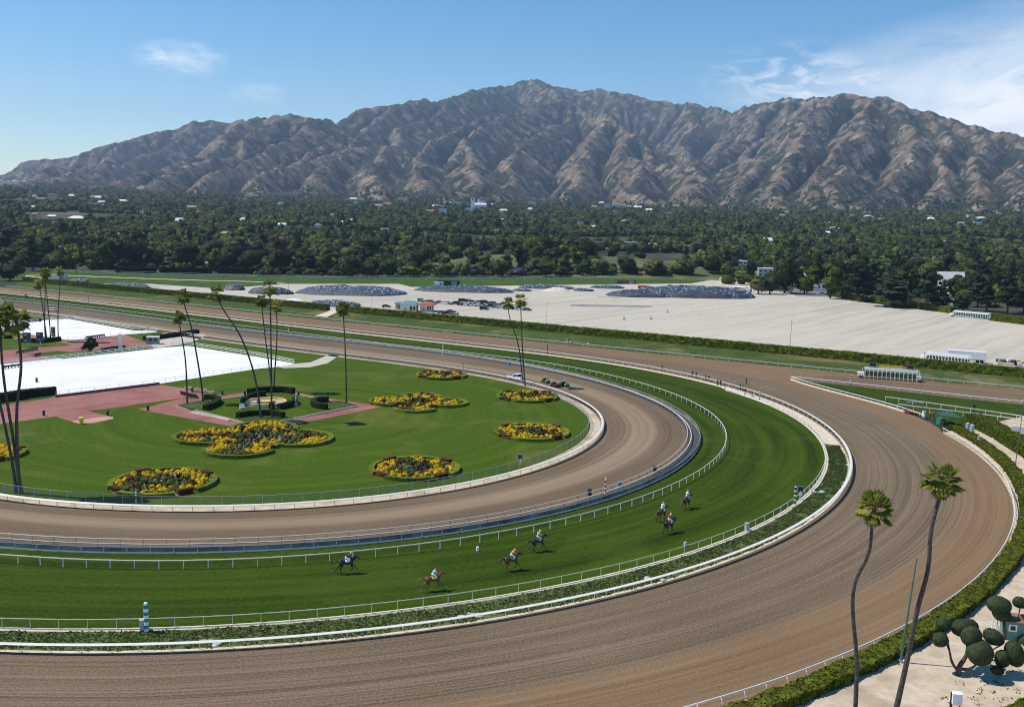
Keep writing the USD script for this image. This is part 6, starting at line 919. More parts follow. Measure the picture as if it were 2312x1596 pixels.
for k in range(420):
    u, v = rs.uniform(1900, 2330), rs.uniform(1000, 1600); q = G(u, v)[:2]
    if Polygon(hp).contains(Point(q)) and np.linalg.norm(q - TC) > 159.5 and meshkit.noise(np.array([q[0] / 4, q[1] / 4, 0.5]), 3) > .5: pts += [np.array([*q, .05]) + rs.normal(size=3) * [.25, .25, .05] for _ in range(8)]
solo("weeds", MB().add(*cards(np.abs(np.array(pts)) * 0 + np.array(pts), .13, rs)), M["groundcover"], "sparse low weeds on the sandy yard", "weeds", None, "stuff")

# ------------------------------------------------------------------ mounds under black sheeting, huts on the lot
n = {"geo": ("geometry", {}), "nz": ("noise_texture", {"scale": 0.5, "detail": 7.0, "roughness": 0.7, "distortion": 1.2}), "n2": ("noise_texture", {"scale": 1.6, "detail": 4.0}), "rp": ("rgb_ramp", {"ramp": [(0.35, (0.014, 0.019, 0.030)), (0.58, (0.045, 0.058, 0.085)), (0.72, (0.17, 0.20, 0.25))]}), "p": ("principled_bsdf", {"roughness": 0.42, "specular_ior_level": 0.5}), "b": ("bump", {"strength": 1.0, "distance": 0.6})}
M["sheeting"] = usdkit.material(stage, "/World/Looks/sheeting", n, [("geo.position", "nz.vector"), ("geo.position", "n2.vector"), ("nz.fac", "rp.fac"), ("rp.color", "p.base_color"), ("n2.fac", "b.height"), ("b.normal", "p.normal")], surface="p.BSDF")
def mound(label, u0, u1, vtop, vbot, seed, material="sheeting", bags=0, depth=None, flat_top=0.5, lean=0.0):
    a, b = G(u0, vbot), G(u1, vbot); w = abs(b[0] - a[0]); q = (a + b) / 2; rs = np.random.default_rng(seed); s = 2180.6 / q[1]; sin = CAMH / q[1]
    d = depth or min(w * .5, 26.0); cy = q[1] + d / 2; tot = (vbot - vtop) * 1.0 / s * (cy / q[1]) ; h = max(tot - d * .55 * sin * .9, 1.6); nx, ny = 70, 30; gx_, gy_ = np.meshgrid(np.linspace(-1, 1, nx), np.linspace(-1, 1, ny)); r = np.clip(1 - (np.abs(gx_) ** 2.6 + np.abs(gy_) ** 2.2), 0, 1) ** flat_top
    nz = meshkit.fbm(np.stack([gx_ * w / 14, gy_ * d / 9, 0 * gx_ + seed], -1), 4, seed); z = .66 * h * r * (.72 + .56 * nz) + (meshkit.fbm(np.stack([gx_ * w / 3, gy_ * d / 3, 0 * gx_ + seed], -1), 2, seed + 1) - .5) * .9 * r - .05
    v = np.stack([gx_ * w / 2 * (1 + .12 * (meshkit.noise(np.stack([gy_ * 2, gx_ * 3, 0 * gx_ + seed], -1), seed) - .5)), gy_ * d / 2 + lean * gx_, z], -1); i, j = np.meshgrid(np.arange(ny - 1), np.arange(nx - 1), indexing="ij"); i, j = i.ravel(), j.ravel(); f = np.stack([i * nx + j, i * nx + j + 1, (i + 1) * nx + j + 1, (i + 1) * nx + j], 1)
    t = thing("covered_mound" if material == "sheeting" else "sand_pile", label, "mound", (q[0], cy, 0)); part(t, "sheet" if material == "sheeting" else "pile", (v.reshape(-1, 3), f), M[material] if isinstance(material, str) else material, smooth=True)
    if bags:
        mb = MB(); sx = rs.integers(2, nx - 2, bags); sy = rs.integers(2, ny - 2, bags)
        for x, y in zip(sx, sy):
            if r[y, x] > .05: mb.box(v[y, x] + [rs.uniform(-.4, .4), 0, .12], (.75, .5, .28), rs.uniform(0, 3))
        part(t, "sandbags", mb, C["white"], kind="stuff")
    return t
mound("small black sheeted mound farthest left on the lot", 147, 201, 627, 637, 1, bags=25); mound("long low black sheeted mound behind the white truss at left", 213, 337, 634, 651, 2, bags=60); mound("steep black sheeted heap standing alone between two mounds", 499, 549, 635, 656, 3, depth=12, flat_top=.8, bags=20)
mound("left shoulder of the great black mound, beside the thin pole", 552, 660, 641, 665, 4, bags=60); mound("great long black sheeted mound strewn with white bags, left half of the lot", 645, 912, 639, 668, 5, bags=420, depth=42); mound("low black sheeted mound close behind the hedge, strewn with bags", 680, 812, 673, 693, 6, bags=110, depth=16)
mound("long black sheeted mound behind the parked cars", 930, 1160, 641, 661, 7, bags=130, depth=26); mound("black sheeted mound left of the pale sand pile", 1168, 1300, 641, 653, 8, bags=90, depth=22); mound("small black sheeted heap in front of the pale sand pile's left end", 1156, 1201, 650, 658, 9, bags=12, depth=9); mound("little black sheeted heap behind the row of cars", 1070, 1110, 650, 662, 10, bags=8, depth=9)
mound("black and white sheeted heap right of the pale sand pile", 1296, 1342, 648, 658, 11, bags=10, depth=10); mound("low black sheeted mound left of the biggest one at right", 1336, 1412, 641, 652, 12, bags=40, depth=18); mound("biggest black sheeted mound on the right of the lot, strewn with bags", 1440, 1716, 636, 674, 13, bags=330, depth=44); mound("front black sheeted spur of the biggest right mound", 1373, 1520, 648, 672, 14, bags=70, depth=20); mound("rounded black sheeted spur before the biggest mound's left end", 1440, 1482, 654, 670, 15, depth=12)
M["pale_sand"] = mat("pale_sand", (0.52, 0.46, 0.36), (0.64, 0.58, 0.47), 0.4, .95, 6); M["white_sheet"] = mat("white_sheet", (0.66, 0.66, 0.66), (0.78, 0.78, 0.78), 0.6, .5, 5)
mound("pale sand pile between black mounds at the lot's far middle", 1226, 1288, 646, 659, 21, "pale_sand", depth=14, flat_top=.9); mound("white covered pile behind the row of cars", 1101, 1130, 653, 662, 22, "white_sheet", depth=9, flat_top=.8); mound("white rolled sheeting left of the low mound by the hedge", 640, 684, 671, 684, 23, "white_sheet", depth=9, flat_top=.6); mound("small white pile left of the steep black heap", 476, 500, 646, 656, 24, "white_sheet", depth=7, flat_top=.9)
g = G(330, 654); t = thing("truss_barrier", "long white truss barrier in front of the low mound at left", "barrier", g, -.06); L = 17.0
for z in (.3, 1.9): part(t, "chord", MB().box((0, 0, z), (L, .2, .2)), C["silver"])
for k in range(12): part(t, "brace", MB().tube([(-L / 2 + k * L / 12, 0, .3), (-L / 2 + (k + .5) * L / 12, 0, 1.9), (-L / 2 + (k + 1) * L / 12, 0, .3)], .08, 4), C["silver"])
def hut(u0, u1, v, lab, roofc, wallc, h=3.0, rh=1.4, ov=.6, depth=7.0, rz=-.06):
    a, b = G(u0, v), G(u1, v); w = abs(b[0] - a[0]); q = (a + b) / 2 + [0, depth / 2, 0]; t = thing("ticket_hut", lab, "hut", q, rz); part(t, "wall", MB().box((0, 0, h / 2), (w, depth, h)), C[wallc]); p = []
    for sx in (-1, 1):
        for sy in (-1, 1): p += [(sx * (w / 2 + ov), sy * (depth / 2 + ov), h), (sx * (w / 2 + ov), sy * (depth / 2 + ov), h + .15), (sx * w * .26, 0, h + rh)]
    part(t, "roof", hull(p), roofc); part(t, "skylight", MB().box((-w * .1, -depth * .22, h + rh * .62), (1.6, 1.0, .12)), C["white"])
    for x in (.18, .38): part(t, "window", MB().box((w * x, -depth / 2 - .02, h * .55), (w * .14, .06, h * .55)), C["black"])
    part(t, "side_opening", MB().box((w / 2 + .02, 0, h * .5), (.06, depth * .5, h * .7)), C["black"]); part(t, "door", MB().box((-w * .2, -depth / 2 - .02, 1.05), (1.0, .06, 2.1)), C["tan"])
M["teal_roof"] = paint("teal_roof", (0.10, 0.24, 0.27), .6); M["red_roof"] = paint("red_roof", (0.33, 0.10, 0.055), .8); M["slate_roof"] = paint("slate_roof", (0.16, 0.16, 0.165), .8)
hut(904, 941, 704, "tan hut with a teal hipped roof behind the long hedge", M["teal_roof"], "cream", 3.2, 1.9, .8, 7.0); hut(949, 976, 704, "tan hut with a red tiled roof behind the long hedge", M["red_roof"], "cream", 3.2, 1.5, 1.6, 7.5); hut(893, 905, 698, "small tan annex with a teal roof left of the teal roofed hut", M["teal_roof"], "tan", 2.8, .9, .6, 4.0)
for u, v, d, col, lab in ((991, 644, (6, 2.4, 2.4), "white", "white container at the far edge of the lot"), (1013, 644, (15, 3, 3.2), "black", "long black container at the far edge of the lot"), (1414, 641, (14, 3, 2.8), "brown", "dark brown container at the far edge of the lot"), (1452, 652, (7, 2.6, 2.2), "red", "small red excavator body beside the biggest mound"), (134, 632, (9, 4, 3.6), "silver", "pale shed at the left road behind the hedge")):
    g = G(u, v); t = thing("container", lab, "container", g); part(t, "box", MB().box((*g[:2], d[2] / 2), d, .05), C[col], world=True); part(t, "door", MB().box((g[0] + d[0] * .25, g[1] - d[1] / 2 - .15, d[2] * .45), (d[0] * .25, .06, d[2] * .8), .05), C["grey"], world=True)
# rails and posts of the far turf strip
for px, lab in (('20,607 300,617 578,624 900,627.5 1250,626.5 1578,621.5', "dark and white rail along the trees behind the far turf strip"), ('45,612 300,620 578,627 900,631 1250,630 1540,628', "thin white rail across the far turf strip")):
    fence("far_rail", lab, "rail", trace(px, 0, .3, 4), 7.0, [ringprof(.09, 1.2, 0, 5)], [(0, 0), (0, 1.2)], .07, M["rail_green"], M["white_post"], sgn=1)

# ------------------------------------------------------------------ trees
LV = {}
for k, (d, l) in dict(oak=((0.018, 0.028, 0.008), (0.100, 0.124, 0.032)), olive=((0.044, 0.054, 0.017), (0.19, 0.205, 0.064)), green=((0.032, 0.055, 0.009), (0.165, 0.212, 0.032)), lime=((0.050, 0.080, 0.008), (0.175, 0.215, 0.028)), cedar=((0.013, 0.025, 0.014), (0.075, 0.102, 0.055)), brownish=((0.024, 0.022, 0.010), (0.092, 0.084, 0.036)), jacaranda=((0.09, 0.06, 0.16), (0.26, 0.19, 0.40)), pale=((0.06, 0.055, 0.04), (0.17, 0.16, 0.12))).items(): LV[k] = leafmat("leaf_" + k, d, l, 0.22, 0.15, 0.35, 0.75)
def crown_mesh(kind, rs, n):
    """leaf clumps spread through the lobes of a crown one metre wide and one metre tall"""
    mb = MB(); lobes = []
    if kind == "round":
        for k in range(9): a = rs.uniform(0, 6.28); r = rs.uniform(.08, .30); lobes.append(((r * math.cos(a), r * math.sin(a), rs.uniform(.17, .80)), rs.uniform(.17, .27), rs.uniform(.14, .24)))
        lobes.append(((0, 0, .48), .34, .40))
    elif kind == "tall":
        for k in range(10): z = .16 + .78 * k / 9; r = .30 * math.sin(PI * min(1, .25 + .8 * (1 - z))) + .05; a = rs.uniform(0, 6.28); lobes.append(((math.cos(a) * r * .5, math.sin(a) * r * .5, z), r * rs.uniform(.7, 1.0), .10))
    elif kind == "cone":
        for k in range(9): z = .12 + .82 * k / 8; lobes.append(((rs.normal() * .02, rs.normal() * .02, z), .40 * (1 - z) + .07, .09))
    else:                       # layered cedar
        for k in range(13): z = .22 + .74 * k / 12; a = k * 2.4; r = .46 * (1 - z) ** .7 + .05; lobes.append(((math.cos(a) * r * .62, math.sin(a) * r * .62, z + rs.normal() * .02), r * .62, .055))
        lobes.append(((0, 0, .6), .13, .34))
    for c, rx_, rz_ in lobes: mb.ball(c, (rx_ * .80, rx_ * .80, rz_ * .80), 1, .35, int(rs.integers(999)))
    w = np.array([a * b for _, a, b in lobes]); w /= w.sum(); pick = rs.choice(len(lobes), n, p=w); d = rs.normal(size=(n, 3)); d[:, 2] += .25; d /= np.linalg.norm(d, axis=1, keepdims=True); P = np.array([np.array(lobes[q][0]) + d[i] * [lobes[q][1], lobes[q][1], lobes[q][2]] * rs.uniform(.72, 1.12) for i, q in enumerate(pick)])
    D = d + [0, 0, .15] + .45 * (P - [0, 0, .45]); D /= np.linalg.norm(D, axis=1, keepdims=True); v, f = cards(P, .052 if n > 400 else .080, rs, .1, D); k0 = mb.n; mb.add(v, f); V, Fc = mb.mesh(); nn = np.zeros_like(V); nn[:k0] = V[:k0] - [0, 0, .40]; nn[k0:] = np.repeat(D, 4, axis=0); nn /= np.maximum(np.linalg.norm(nn, axis=1, keepdims=True), 1e-6); return V, Fc, nn
def crown(path, cm, material):
    g = usdkit.mesh(stage, path, cm[:2], material); g.CreateNormalsAttr(Vt.Vec3fArray.FromNumpy(cm[2].astype(np.float32))); g.SetNormalsInterpolation("vertex"); return g
PROTO = {}
def proto(kind, leaf, n=650, seed=0):
    key = (kind, leaf, seed)
    if key in PROTO: return PROTO[key]
    p = stage.CreateClassPrim(f"/World/Looks/tree_{kind}_{leaf}_{seed}" if False else f"/World/tree_kind_{len(PROTO) + 1}"); rs = np.random.default_rng(seed * 31 + len(kind) * 7 + len(leaf)); m = crown_mesh(kind, rs, n)
    g = crown(f"{p.GetPath()}/crown", m, LV[leaf]); tr = MB().tube([(0, 0, -.03), (.01, .01, .2), (0, 0, .55)], [.035, .026, .012], 6)
    for k in range(4): a = k * 1.6 + rs.uniform(0, 1); tr.tube([(0, 0, .22 + .05 * k), (.10 * math.cos(a), .10 * math.sin(a), .40 + .05 * k), (.2 * math.cos(a), .2 * math.sin(a), .52 + .05 * k)], [.018, .012, .006], 4)
    usdkit.mesh(stage, f"{p.GetPath()}/trunk", tr.mesh(), M["bark"]); PROTO[key] = p; return p
def tree(name, label, pos, w, h, kind, leaf, seed=0, group=None, n=650):
    path = fresh("/World", name); p = stage.DefinePrim(path, "Xform"); p.GetReferences().AddInternalReference(proto(kind, leaf, n, seed % 3).GetPath()); p.SetInstanceable(True); x = UsdGeom.Xformable(p); x.AddTranslateOp().Set(Gf.Vec3d(*map(float, pos))); x.AddRotateZOp().Set(float(seed * 77 % 360)); x.AddScaleOp().Set(Gf.Vec3f(float(w), float(w), float(h)))
    return tag(p, label, "tree", group)
def ground_at(u, v):
    g = G(u, v); return g if np.hypot(g[0], g[1]) < 792 and g[1] > 0 and CAMH / max(1e-6, -ray(u, v)[2]) < 2000 and g[1] < 792 else GT(u, v)
LEAFW = dict(oak="dark evergreen oak", olive="olive green round tree", green="mid green bushy tree", lime="bright light green tree", cedar="dark layered cedar", brownish="brownish dark tree", jacaranda="violet flowering tree", pale="pale bare greyish tree")
near = [(22, 634, 62, 42, "oak", "at the left edge beside the hedge's start"), (43, 606, 26, 24, "green", "in the left row behind the far strip, leftmost"), (72, 606, 26, 24, "green", "in the left row behind the far strip, second"), (103, 607, 28, 23, "green", "in the left row behind the far strip, third"), (138, 608, 30, 24, "green", "in the left row behind the far strip, fourth"), (168, 610, 42, 56, "lime", "rising tall over the left row behind the far strip"), (210, 612, 34, 30, "green", "right of the tall bright tree behind the far strip"), (283, 606, 76, 66, "brownish", "broadest one behind the far strip's left part"), (240, 600, 46, 40, "olive", "left of the broad brownish tree"), (350, 606, 48, 46, "olive", "right of the broad brownish tree"), (420, 606, 58, 56, "oak", "left of the white gabled house behind the strip"), (513, 610, 62, 56, "oak", "right of the white gabled house behind the strip"), (566, 612, 56, 48, "oak", "second right of the white gabled house"), (633, 613, 60, 46, "brownish", "behind the great mound's left end"), (690, 612, 48, 44, "oak", "behind the great mound's middle"), (730, 614, 42, 40, "green", "behind the great mound, right of its middle"), (785, 625, 50, 44, "oak", "behind the great mound's right end"),
 (829, 625, 50, 35, "oak", "left one of two before the hill's sandy path"), (834, 590, 30, 54, "oak", "tall one above the sandy path on the hill"), (877, 625, 46, 38, "green", "right one of two before the hill's sandy path"), (930, 625, 46, 24, "lime", "low one at the hill's left foot"), (943, 611, 72, 52, "oak", "largest one on the hill's left slope"), (997, 625, 56, 31, "olive", "at the hill's foot behind the containers"), (1050, 623, 32, 30, "olive", "at the hill's foot right of the containers"), (1077, 624, 36, 26, "pale", "greyish at the hill's foot left of the dark oak"), (1130, 625, 52, 36, "oak", "at the hill's foot left of the violet tree"), (1173, 623, 27, 18, "jacaranda", "the only violet one at the hill's foot"), (1197, 622, 26, 28, "pale", "just right of the violet tree"), (1233, 625, 46, 32, "oak", "third right of the violet tree"), (1270, 624, 42, 22, "olive", "low one between two oaks at the hill's foot"), (1317, 624, 42, 36, "green", "left of the grassy hill's bare right slope"), (1353, 623, 46, 36, "olive", "in front of the grassy hill's bare right slope, left"), (1417, 622, 44, 40, "oak", "in front of the grassy hill's bare right slope, middle"), (1477, 622, 66, 33, "olive", "broad light one before the hill's bare right slope"), (1530, 622, 42, 26, "olive", "at the right end of the hill's foot"), (1040, 576, 46, 46, "oak", "on the hill's crest, left"), (1017, 579, 42, 36, "oak", "on the hill's crest, leftmost"), (1163, 579, 38, 36, "oak", "on the hill's crest, middle"), (1200, 582, 52, 32, "oak", "on the hill's crest right of the middle"), (1250, 594, 56, 33, "oak", "on the hill's slope above the violet tree"), (1287, 598, 36, 26, "green", "small one on the hill's slope"), (1323, 585, 62, 42, "oak", "largest one on the hill's right crest"), (1237, 574, 40, 30, "oak", "behind the hill's crest oaks"), (1064, 598, 22, 18, "pale", "small grey one alone on the hill's grass"),
 (1551, 622, 46, 36, "olive", "beside the dirt road at the strip's right end"), (1607, 620, 48, 38, "oak", "right of the dirt road at the strip's right end"), (1641, 641, 40, 22, "lime", "low one in the light grove right of the dirt road, left"), (1680, 642, 44, 24, "lime", "low one in the light grove right of the dirt road, right"), (1712, 664, 46, 40, "olive", "left one of two at the white bus"), (1738, 664, 44, 38, "olive", "right one of two at the white bus"), (1771, 662, 60, 78, "oak", "tall one at the lot's corner beside the side road"), (1834, 650, 46, 88, "oak", "tall one behind the side road"), (1874, 651, 62, 62, "oak", "behind the white car on the side road"), (1937, 679, 72, 76, "cedar", "at the left end of the right hedge"), (1964, 673, 62, 76, "cedar", "behind the gap in the right hedge"), (2014, 692, 104, 56, "cedar", "widest one behind the right hedge"), (2090, 700, 66, 84, "cedar", "in front of the church's gable"), (2125, 702, 50, 62, "cedar", "right of the church's gable"), (2174, 702, 44, 48, "green", "before the church's right end"), (2207, 692, 58, 66, "cedar", "right of the church"), (2227, 702, 48, 58, "cedar", "above the far starting gate, right part"), (2274, 708, 58, 84, "cedar", "tall one near the right edge"), (2312, 706, 62, 76, "cedar", "at the right edge behind the hedge"), (2165, 704, 36, 36, "cedar", "small one above the far starting gate"), (2107, 612, 92, 30, "olive", "broad light crown behind the church, left"), (2164, 612, 82, 28, "olive", "broad light crown behind the church, right"), (1774, 580, 52, 48, "green", "broad one behind the white flats"), (1700, 605, 40, 48, "lime", "bright one between the white flats"), (2240, 655, 40, 50, "oak", "behind the cedars near the right edge"), (2290, 650, 50, 60, "oak", "behind the cedars at the right edge")]
tp_of = lambda k, i: "layer" if k == "cedar" else "round"
taken = []
for i, (u, v, w, h, k, where) in enumerate(near):
    g = ground_at(u, v); s = 2180.6 / g[1]; tree({"cedar": "cedar_tree", "oak": "oak_tree"}.get(k, "broadleaf_tree"), f"{LEAFW[k]} {where}", g, w / s * 1.22, h / s * 1.12, tp_of(k, i), k, i); taken.append((g[0], g[1], w / s / 2))
# clipped shrub row behind the far strip
for a, b, lab in ((262, 355, "row of clipped shrubs behind the far strip, left"), (362, 478, "row of clipped shrubs behind the far strip, below the white gabled house"), (492, 620, "row of clipped shrubs behind the far strip, right of the gabled house"), (630, 775, "row of clipped shrubs behind the great mound")):
    us = np.arange(a, b, 6.0); hedge("shrub_row", lab, np.array([G(u, 616 + (u - 262) * .008)[:2] for u in us]), 5.0, 4.2, M["hedge_dark"], 1.6, 1.3, 900, .7)
for px, h, lab in (('1881,669 1945,682', 3.4, "bright clipped hedge left of the gap at the lot's far edge"), ('1957,680 2050,693 2150,708', 3.4, "long bright clipped hedge under the cedars at the lot's far edge"), ('2240,724 2340,736', 3.4, "bright clipped hedge right of the far starting gate")):
    hedge("hedge", lab, trace(px, 0, .3, 2), 2.6, h, M["hedge_bright"], 1.0, .3, 2500, .3)

# undergrowth under the near trees
rs = np.random.default_rng(55); ui = UsdGeom.PointInstancer.Define(stage, "/World/undergrowth"); tag(ui, "dark undergrowth and bushes under the trees behind the far strip", "undergrowth", None, "stuff"); pr = []
for i, lf in enumerate(("oak", "green", "olive")): p = UsdGeom.Xform.Define(stage, f"/World/undergrowth/bush_kind_{i + 1}"); crown(f"{p.GetPath()}/foliage", crown_mesh("round", np.random.default_rng(900 + i), 260), LV[lf]); pr.append(p.GetPath())
uu = rs.uniform(-60, 1560, 520); vv = np.where(uu < 560, 604 + (uu / 560) * 8, 622.5) - rs.uniform(0, 1, 520) ** 2 * np.where(uu < 560, 12, 16) + .5; P = np.array([ground_at(u, v) for u, v in zip(uu, vv)]); sz = rs.uniform(4, 9, 520)
ui.CreatePrototypesRel().SetTargets(pr); ui.CreateProtoIndicesAttr(Vt.IntArray.FromNumpy(rs.integers(0, 3, 520).astype(np.int32))); ui.CreatePositionsAttr(Vt.Vec3fArray.FromNumpy((P - [0, 0, .8]).astype(np.float32))); ui.CreateScalesAttr(Vt.Vec3fArray.FromNumpy(np.stack([sz, sz, sz * .75], 1).astype(np.float32)))

# ------------------------------------------------------------------ buildings of the town
def house(label, u, v, w, h, roof, wall, style="gable", depth=None, name="house", cat="house", rz=None, group=None):
    g = ground_at(u, v); s = 2180.6 / g[1]; W, Hh = w / s, h / s; D = depth or min(W * .8, 14.0); wh = Hh * (.6 if style != "flat" else .92); rz = rng.uniform(-.25, .25) if rz is None else rz; t = thing(name, label, cat, g + [0, D / 2, .6 if g[1] > 1000 else -.3], rz, group=group)
    part(t, "wall", MB().box((0, 0, wh / 2 - 1), (W, D, wh + 2)), wall)
    if style == "flat": part(t, "roof", MB().box((0, 0, Hh * .96), (W + .8, D + .8, Hh * .08)), roof)
    else:
        o = .5; x = W / 2 + o; y = D / 2 + o; i = W * .28 if style == "hip" else x; part(t, "roof", hull([(-x, -y, wh), (x, -y, wh), (-x, y, wh), (x, y, wh), (-i, 0, Hh), (i, 0, Hh)] + [(sx * x, sy * y, wh + .15) for sx in (-1, 1) for sy in (-1, 1)]), roof)
    n = max(2, int(W / 3.2)); fl = max(1, int(wh / 2.9))
    for k in range(n):
        for q in range(fl): part(t, "window", MB().box((-W / 2 + (k + .5) * W / n, -D / 2 - .02, wh * (q + .55) / fl), (W / n * .5, .08, wh / fl * .42)), C["black"])
    return t
RW = {k: paint("roof_" + k, v, .85) for k, v in dict(grey=(0.20, 0.20, 0.20), white=(0.72, 0.71, 0.69), tan=(0.34, 0.26, 0.19), red=(0.33, 0.13, 0.08), brown=(0.17, 0.12, 0.09)).items()}; WW = {k: paint("wall_" + k, v, .8) for k, v in dict(white=(0.72, 0.71, 0.68), cream=(0.58, 0.51, 0.40), pink=(0.55, 0.38, 0.31), grey=(0.38, 0.38, 0.37)).items()}
hs = [(105, 552, 22, 15, "grey", "cream", "gable", "grey gabled house high among the left trees"), (170, 503, 34, 14, "white", "cream", "hip", "long white house among the left trees, upper"), (420, 490, 24, 9, "white", "white", "flat", "flat white house left of the town's centre, upper"), (403, 510, 14, 16, "white", "white", "gable", "narrow white gabled house below the flat white one"), (543, 505, 26, 12, "white", "cream", "hip", "pale hipped house above the tan clearing"), (320, 540, 34, 12, "brown", "cream", "gable", "brown roofed house among the left middle trees"), (255, 538, 24, 10, "tan", "cream", "gable", "tan roofed house left of the brown roofed one"), (365, 534, 26, 9, "brown", "white", "gable", "low brown roofed house right of the other brown one"), (510, 538, 34, 14, "tan", "pink", "hip", "large tan roofed house in the town's left middle"), (180, 540, 18, 8, "white", "cream", "gable", "small white roofed house between the left trees"), (472, 606, 20, 14, "white", "white", "gable", "white gabled house close behind the far strip"), (60, 603, 36, 8, "white", "grey", "flat", "long low white building behind the left tree row"), (600, 612, 12, 10, "white", "pink", "gable", "little house in the gap behind the great mound"), (640, 548, 26, 10, "tan", "pink", "gable", "tan house right of the tan clearing"), (645, 446, 110, 12, "red", "pink", "flat", "long terracotta block at the foot of the mountains, left"), (452, 520, 16, 8, "white", "cream", "flat", "small flat house under the hipped pale one"),
 (1083, 470, 28, 11, "white", "white", "gable", "white hall beside the white tower"), (1000, 482, 14, 10, "white", "white", "flat", "white block left of the white tower"), (970, 482, 18, 8, "red", "cream", "gable", "red roofed house left of the white tower"), (1137, 482, 20, 9, "white", "cream", "hip", "white house right of the white tower"), (875, 466, 22, 8, "red", "cream", "gable", "red roofed house far left of the white tower"), (1423, 557, 36, 10, "white", "white", "flat", "long white warehouse before the tan freeway wall"), (1470, 561, 26, 10, "tan", "pink", "gable", "tan house beside the white warehouse"), (1380, 568, 22, 7, "brown", "cream", "gable", "brown roofed house left of the white warehouse"), (1674, 612, 26, 24, "white", "white", "flat", "two storey white flats beside the lime grove"), (1730, 633, 32, 26, "white", "white", "flat", "white flats with an open front behind the olive trees"), (1808, 640, 30, 28, "white", "cream", "gable", "white house with a sloping roof behind the tall tree"), (1734, 556, 18, 18, "white", "cream", "gable", "pale house high between the trees, right of centre"), (2040, 612, 46, 14, "tan", "cream", "flat", "long low flat roofed house left of the church"), (1897, 652, 34, 12, "white", "cream", "flat", "white flat canopy building behind the side road"), (1864, 652, 22, 12, "white", "grey", "flat", "white carport behind the white car"), (2150, 664, 40, 12, "white", "cream", "flat", "flat carport in front of the church"), (2245, 660, 34, 18, "white", "cream", "flat", "flat cream house right of the church"), (2170, 690, 26, 14, "tan", "cream", "flat", "cream shed before the church under the cedars"), (1966, 606, 20, 8, "white", "white", "gable", "small white house left of the long flat roofed one"), (2305, 640, 26, 12, "tan", "cream", "hip", "tan hipped house at the right edge"), (2188, 640, 14, 14, "red", "pink", "gable", "pink house right of the church roof"), (1810, 600, 14, 12, "white", "white", "gable", "little white house behind the tall tree"), (1640, 640, 22, 14, "white", "white", "gable", "white shed at the lime grove's left end")]
for u, v, w, h, r, wl, st, lab in hs: house(lab, u, v, w, h, RW[r], WW[wl], st)
# houses scattered up the slope, too small to show more than roof and wall
rs = np.random.default_rng(77); zone = [("left slope", 30, 560, 447, 500), ("slope under the central ridge", 600, 1250, 452, 520), ("slope right of centre", 1260, 1780, 462, 525), ("far right slope", 1800, 2300, 478, 560)]
for zn, u0, u1, v0, v1 in zone:
    us = np.sort(rs.uniform(u0, u1, 32))
    for k, u in enumerate(us):
        v = v0 + (v1 - v0) * rs.uniform(0, 1) ** 1.7 + (u - u0) * .012; r = rs.choice(["white", "white", "grey", "tan", "red"]); w_ = rs.choice(["white", "cream", "pink"]); house(f"small {w_} house, {r} roof, {nth(k)} from left on the {zn}", u, v, rs.uniform(10, 20), rs.uniform(6, 10), RW[r], WW[w_], rs.choice(["gable", "hip", "flat"]))
g = GT(1067, 470); s = 2180.6 / g[1]; t = thing("church_tower", "tall slim white tower standing out of the town's middle", "tower", g); part(t, "shaft", MB().box((0, 0, 10 / s * 1.1), (8 / s, 8 / s, 20 / s * 1.1)), WW["white"]); part(t, "cornice", MB().box((0, 0, 22 / s), (9.5 / s, 9.5 / s, 1.6 / s)), WW["white"]); part(t, "belfry_opening", MB().box((0, -4 / s - .1, 19 / s), (3 / s, .2, 4 / s)), C["black"])
# the freeway wall
for px, lab in (('1335,553 1450,558 1545,561', "tan freeway wall left of the pale house"), ('1541,561 1640,567', "tan freeway wall right of the white warehouse"), ('2000,582 2120,590', "tan freeway wall above the long flat roofed house"), ('2185,592 2260,597', "tan freeway wall near the right edge"), ('1090,545 1160,545', "tan freeway wall behind the hill's crest")):
    a = X(px); P = np.array([GT(*q) for q in a]); t = thing("freeway_wall", lab, "wall", P[0]); s = 2180.6 / P[0][1]; d = resample(P, 12.0)
    for p, q in zip(d[:-1], d[1:]): e = unit((q - p)[:2]); nn = np.array([-e[1], e[0]]) * .3; b = [(*(p[:2] + nn), p[2] - 1), (*(p[:2] - nn), p[2] - 1), (*(q[:2] + nn), q[2] - 1), (*(q[:2] - nn), q[2] - 1)]; hgt = 8.5 / s + 1; part(t, "panel", hull([np.array(x) + [0, 0, z] for x in b for z in (0, hgt)]), RW["tan"] if False else WW["pink"], world=True)
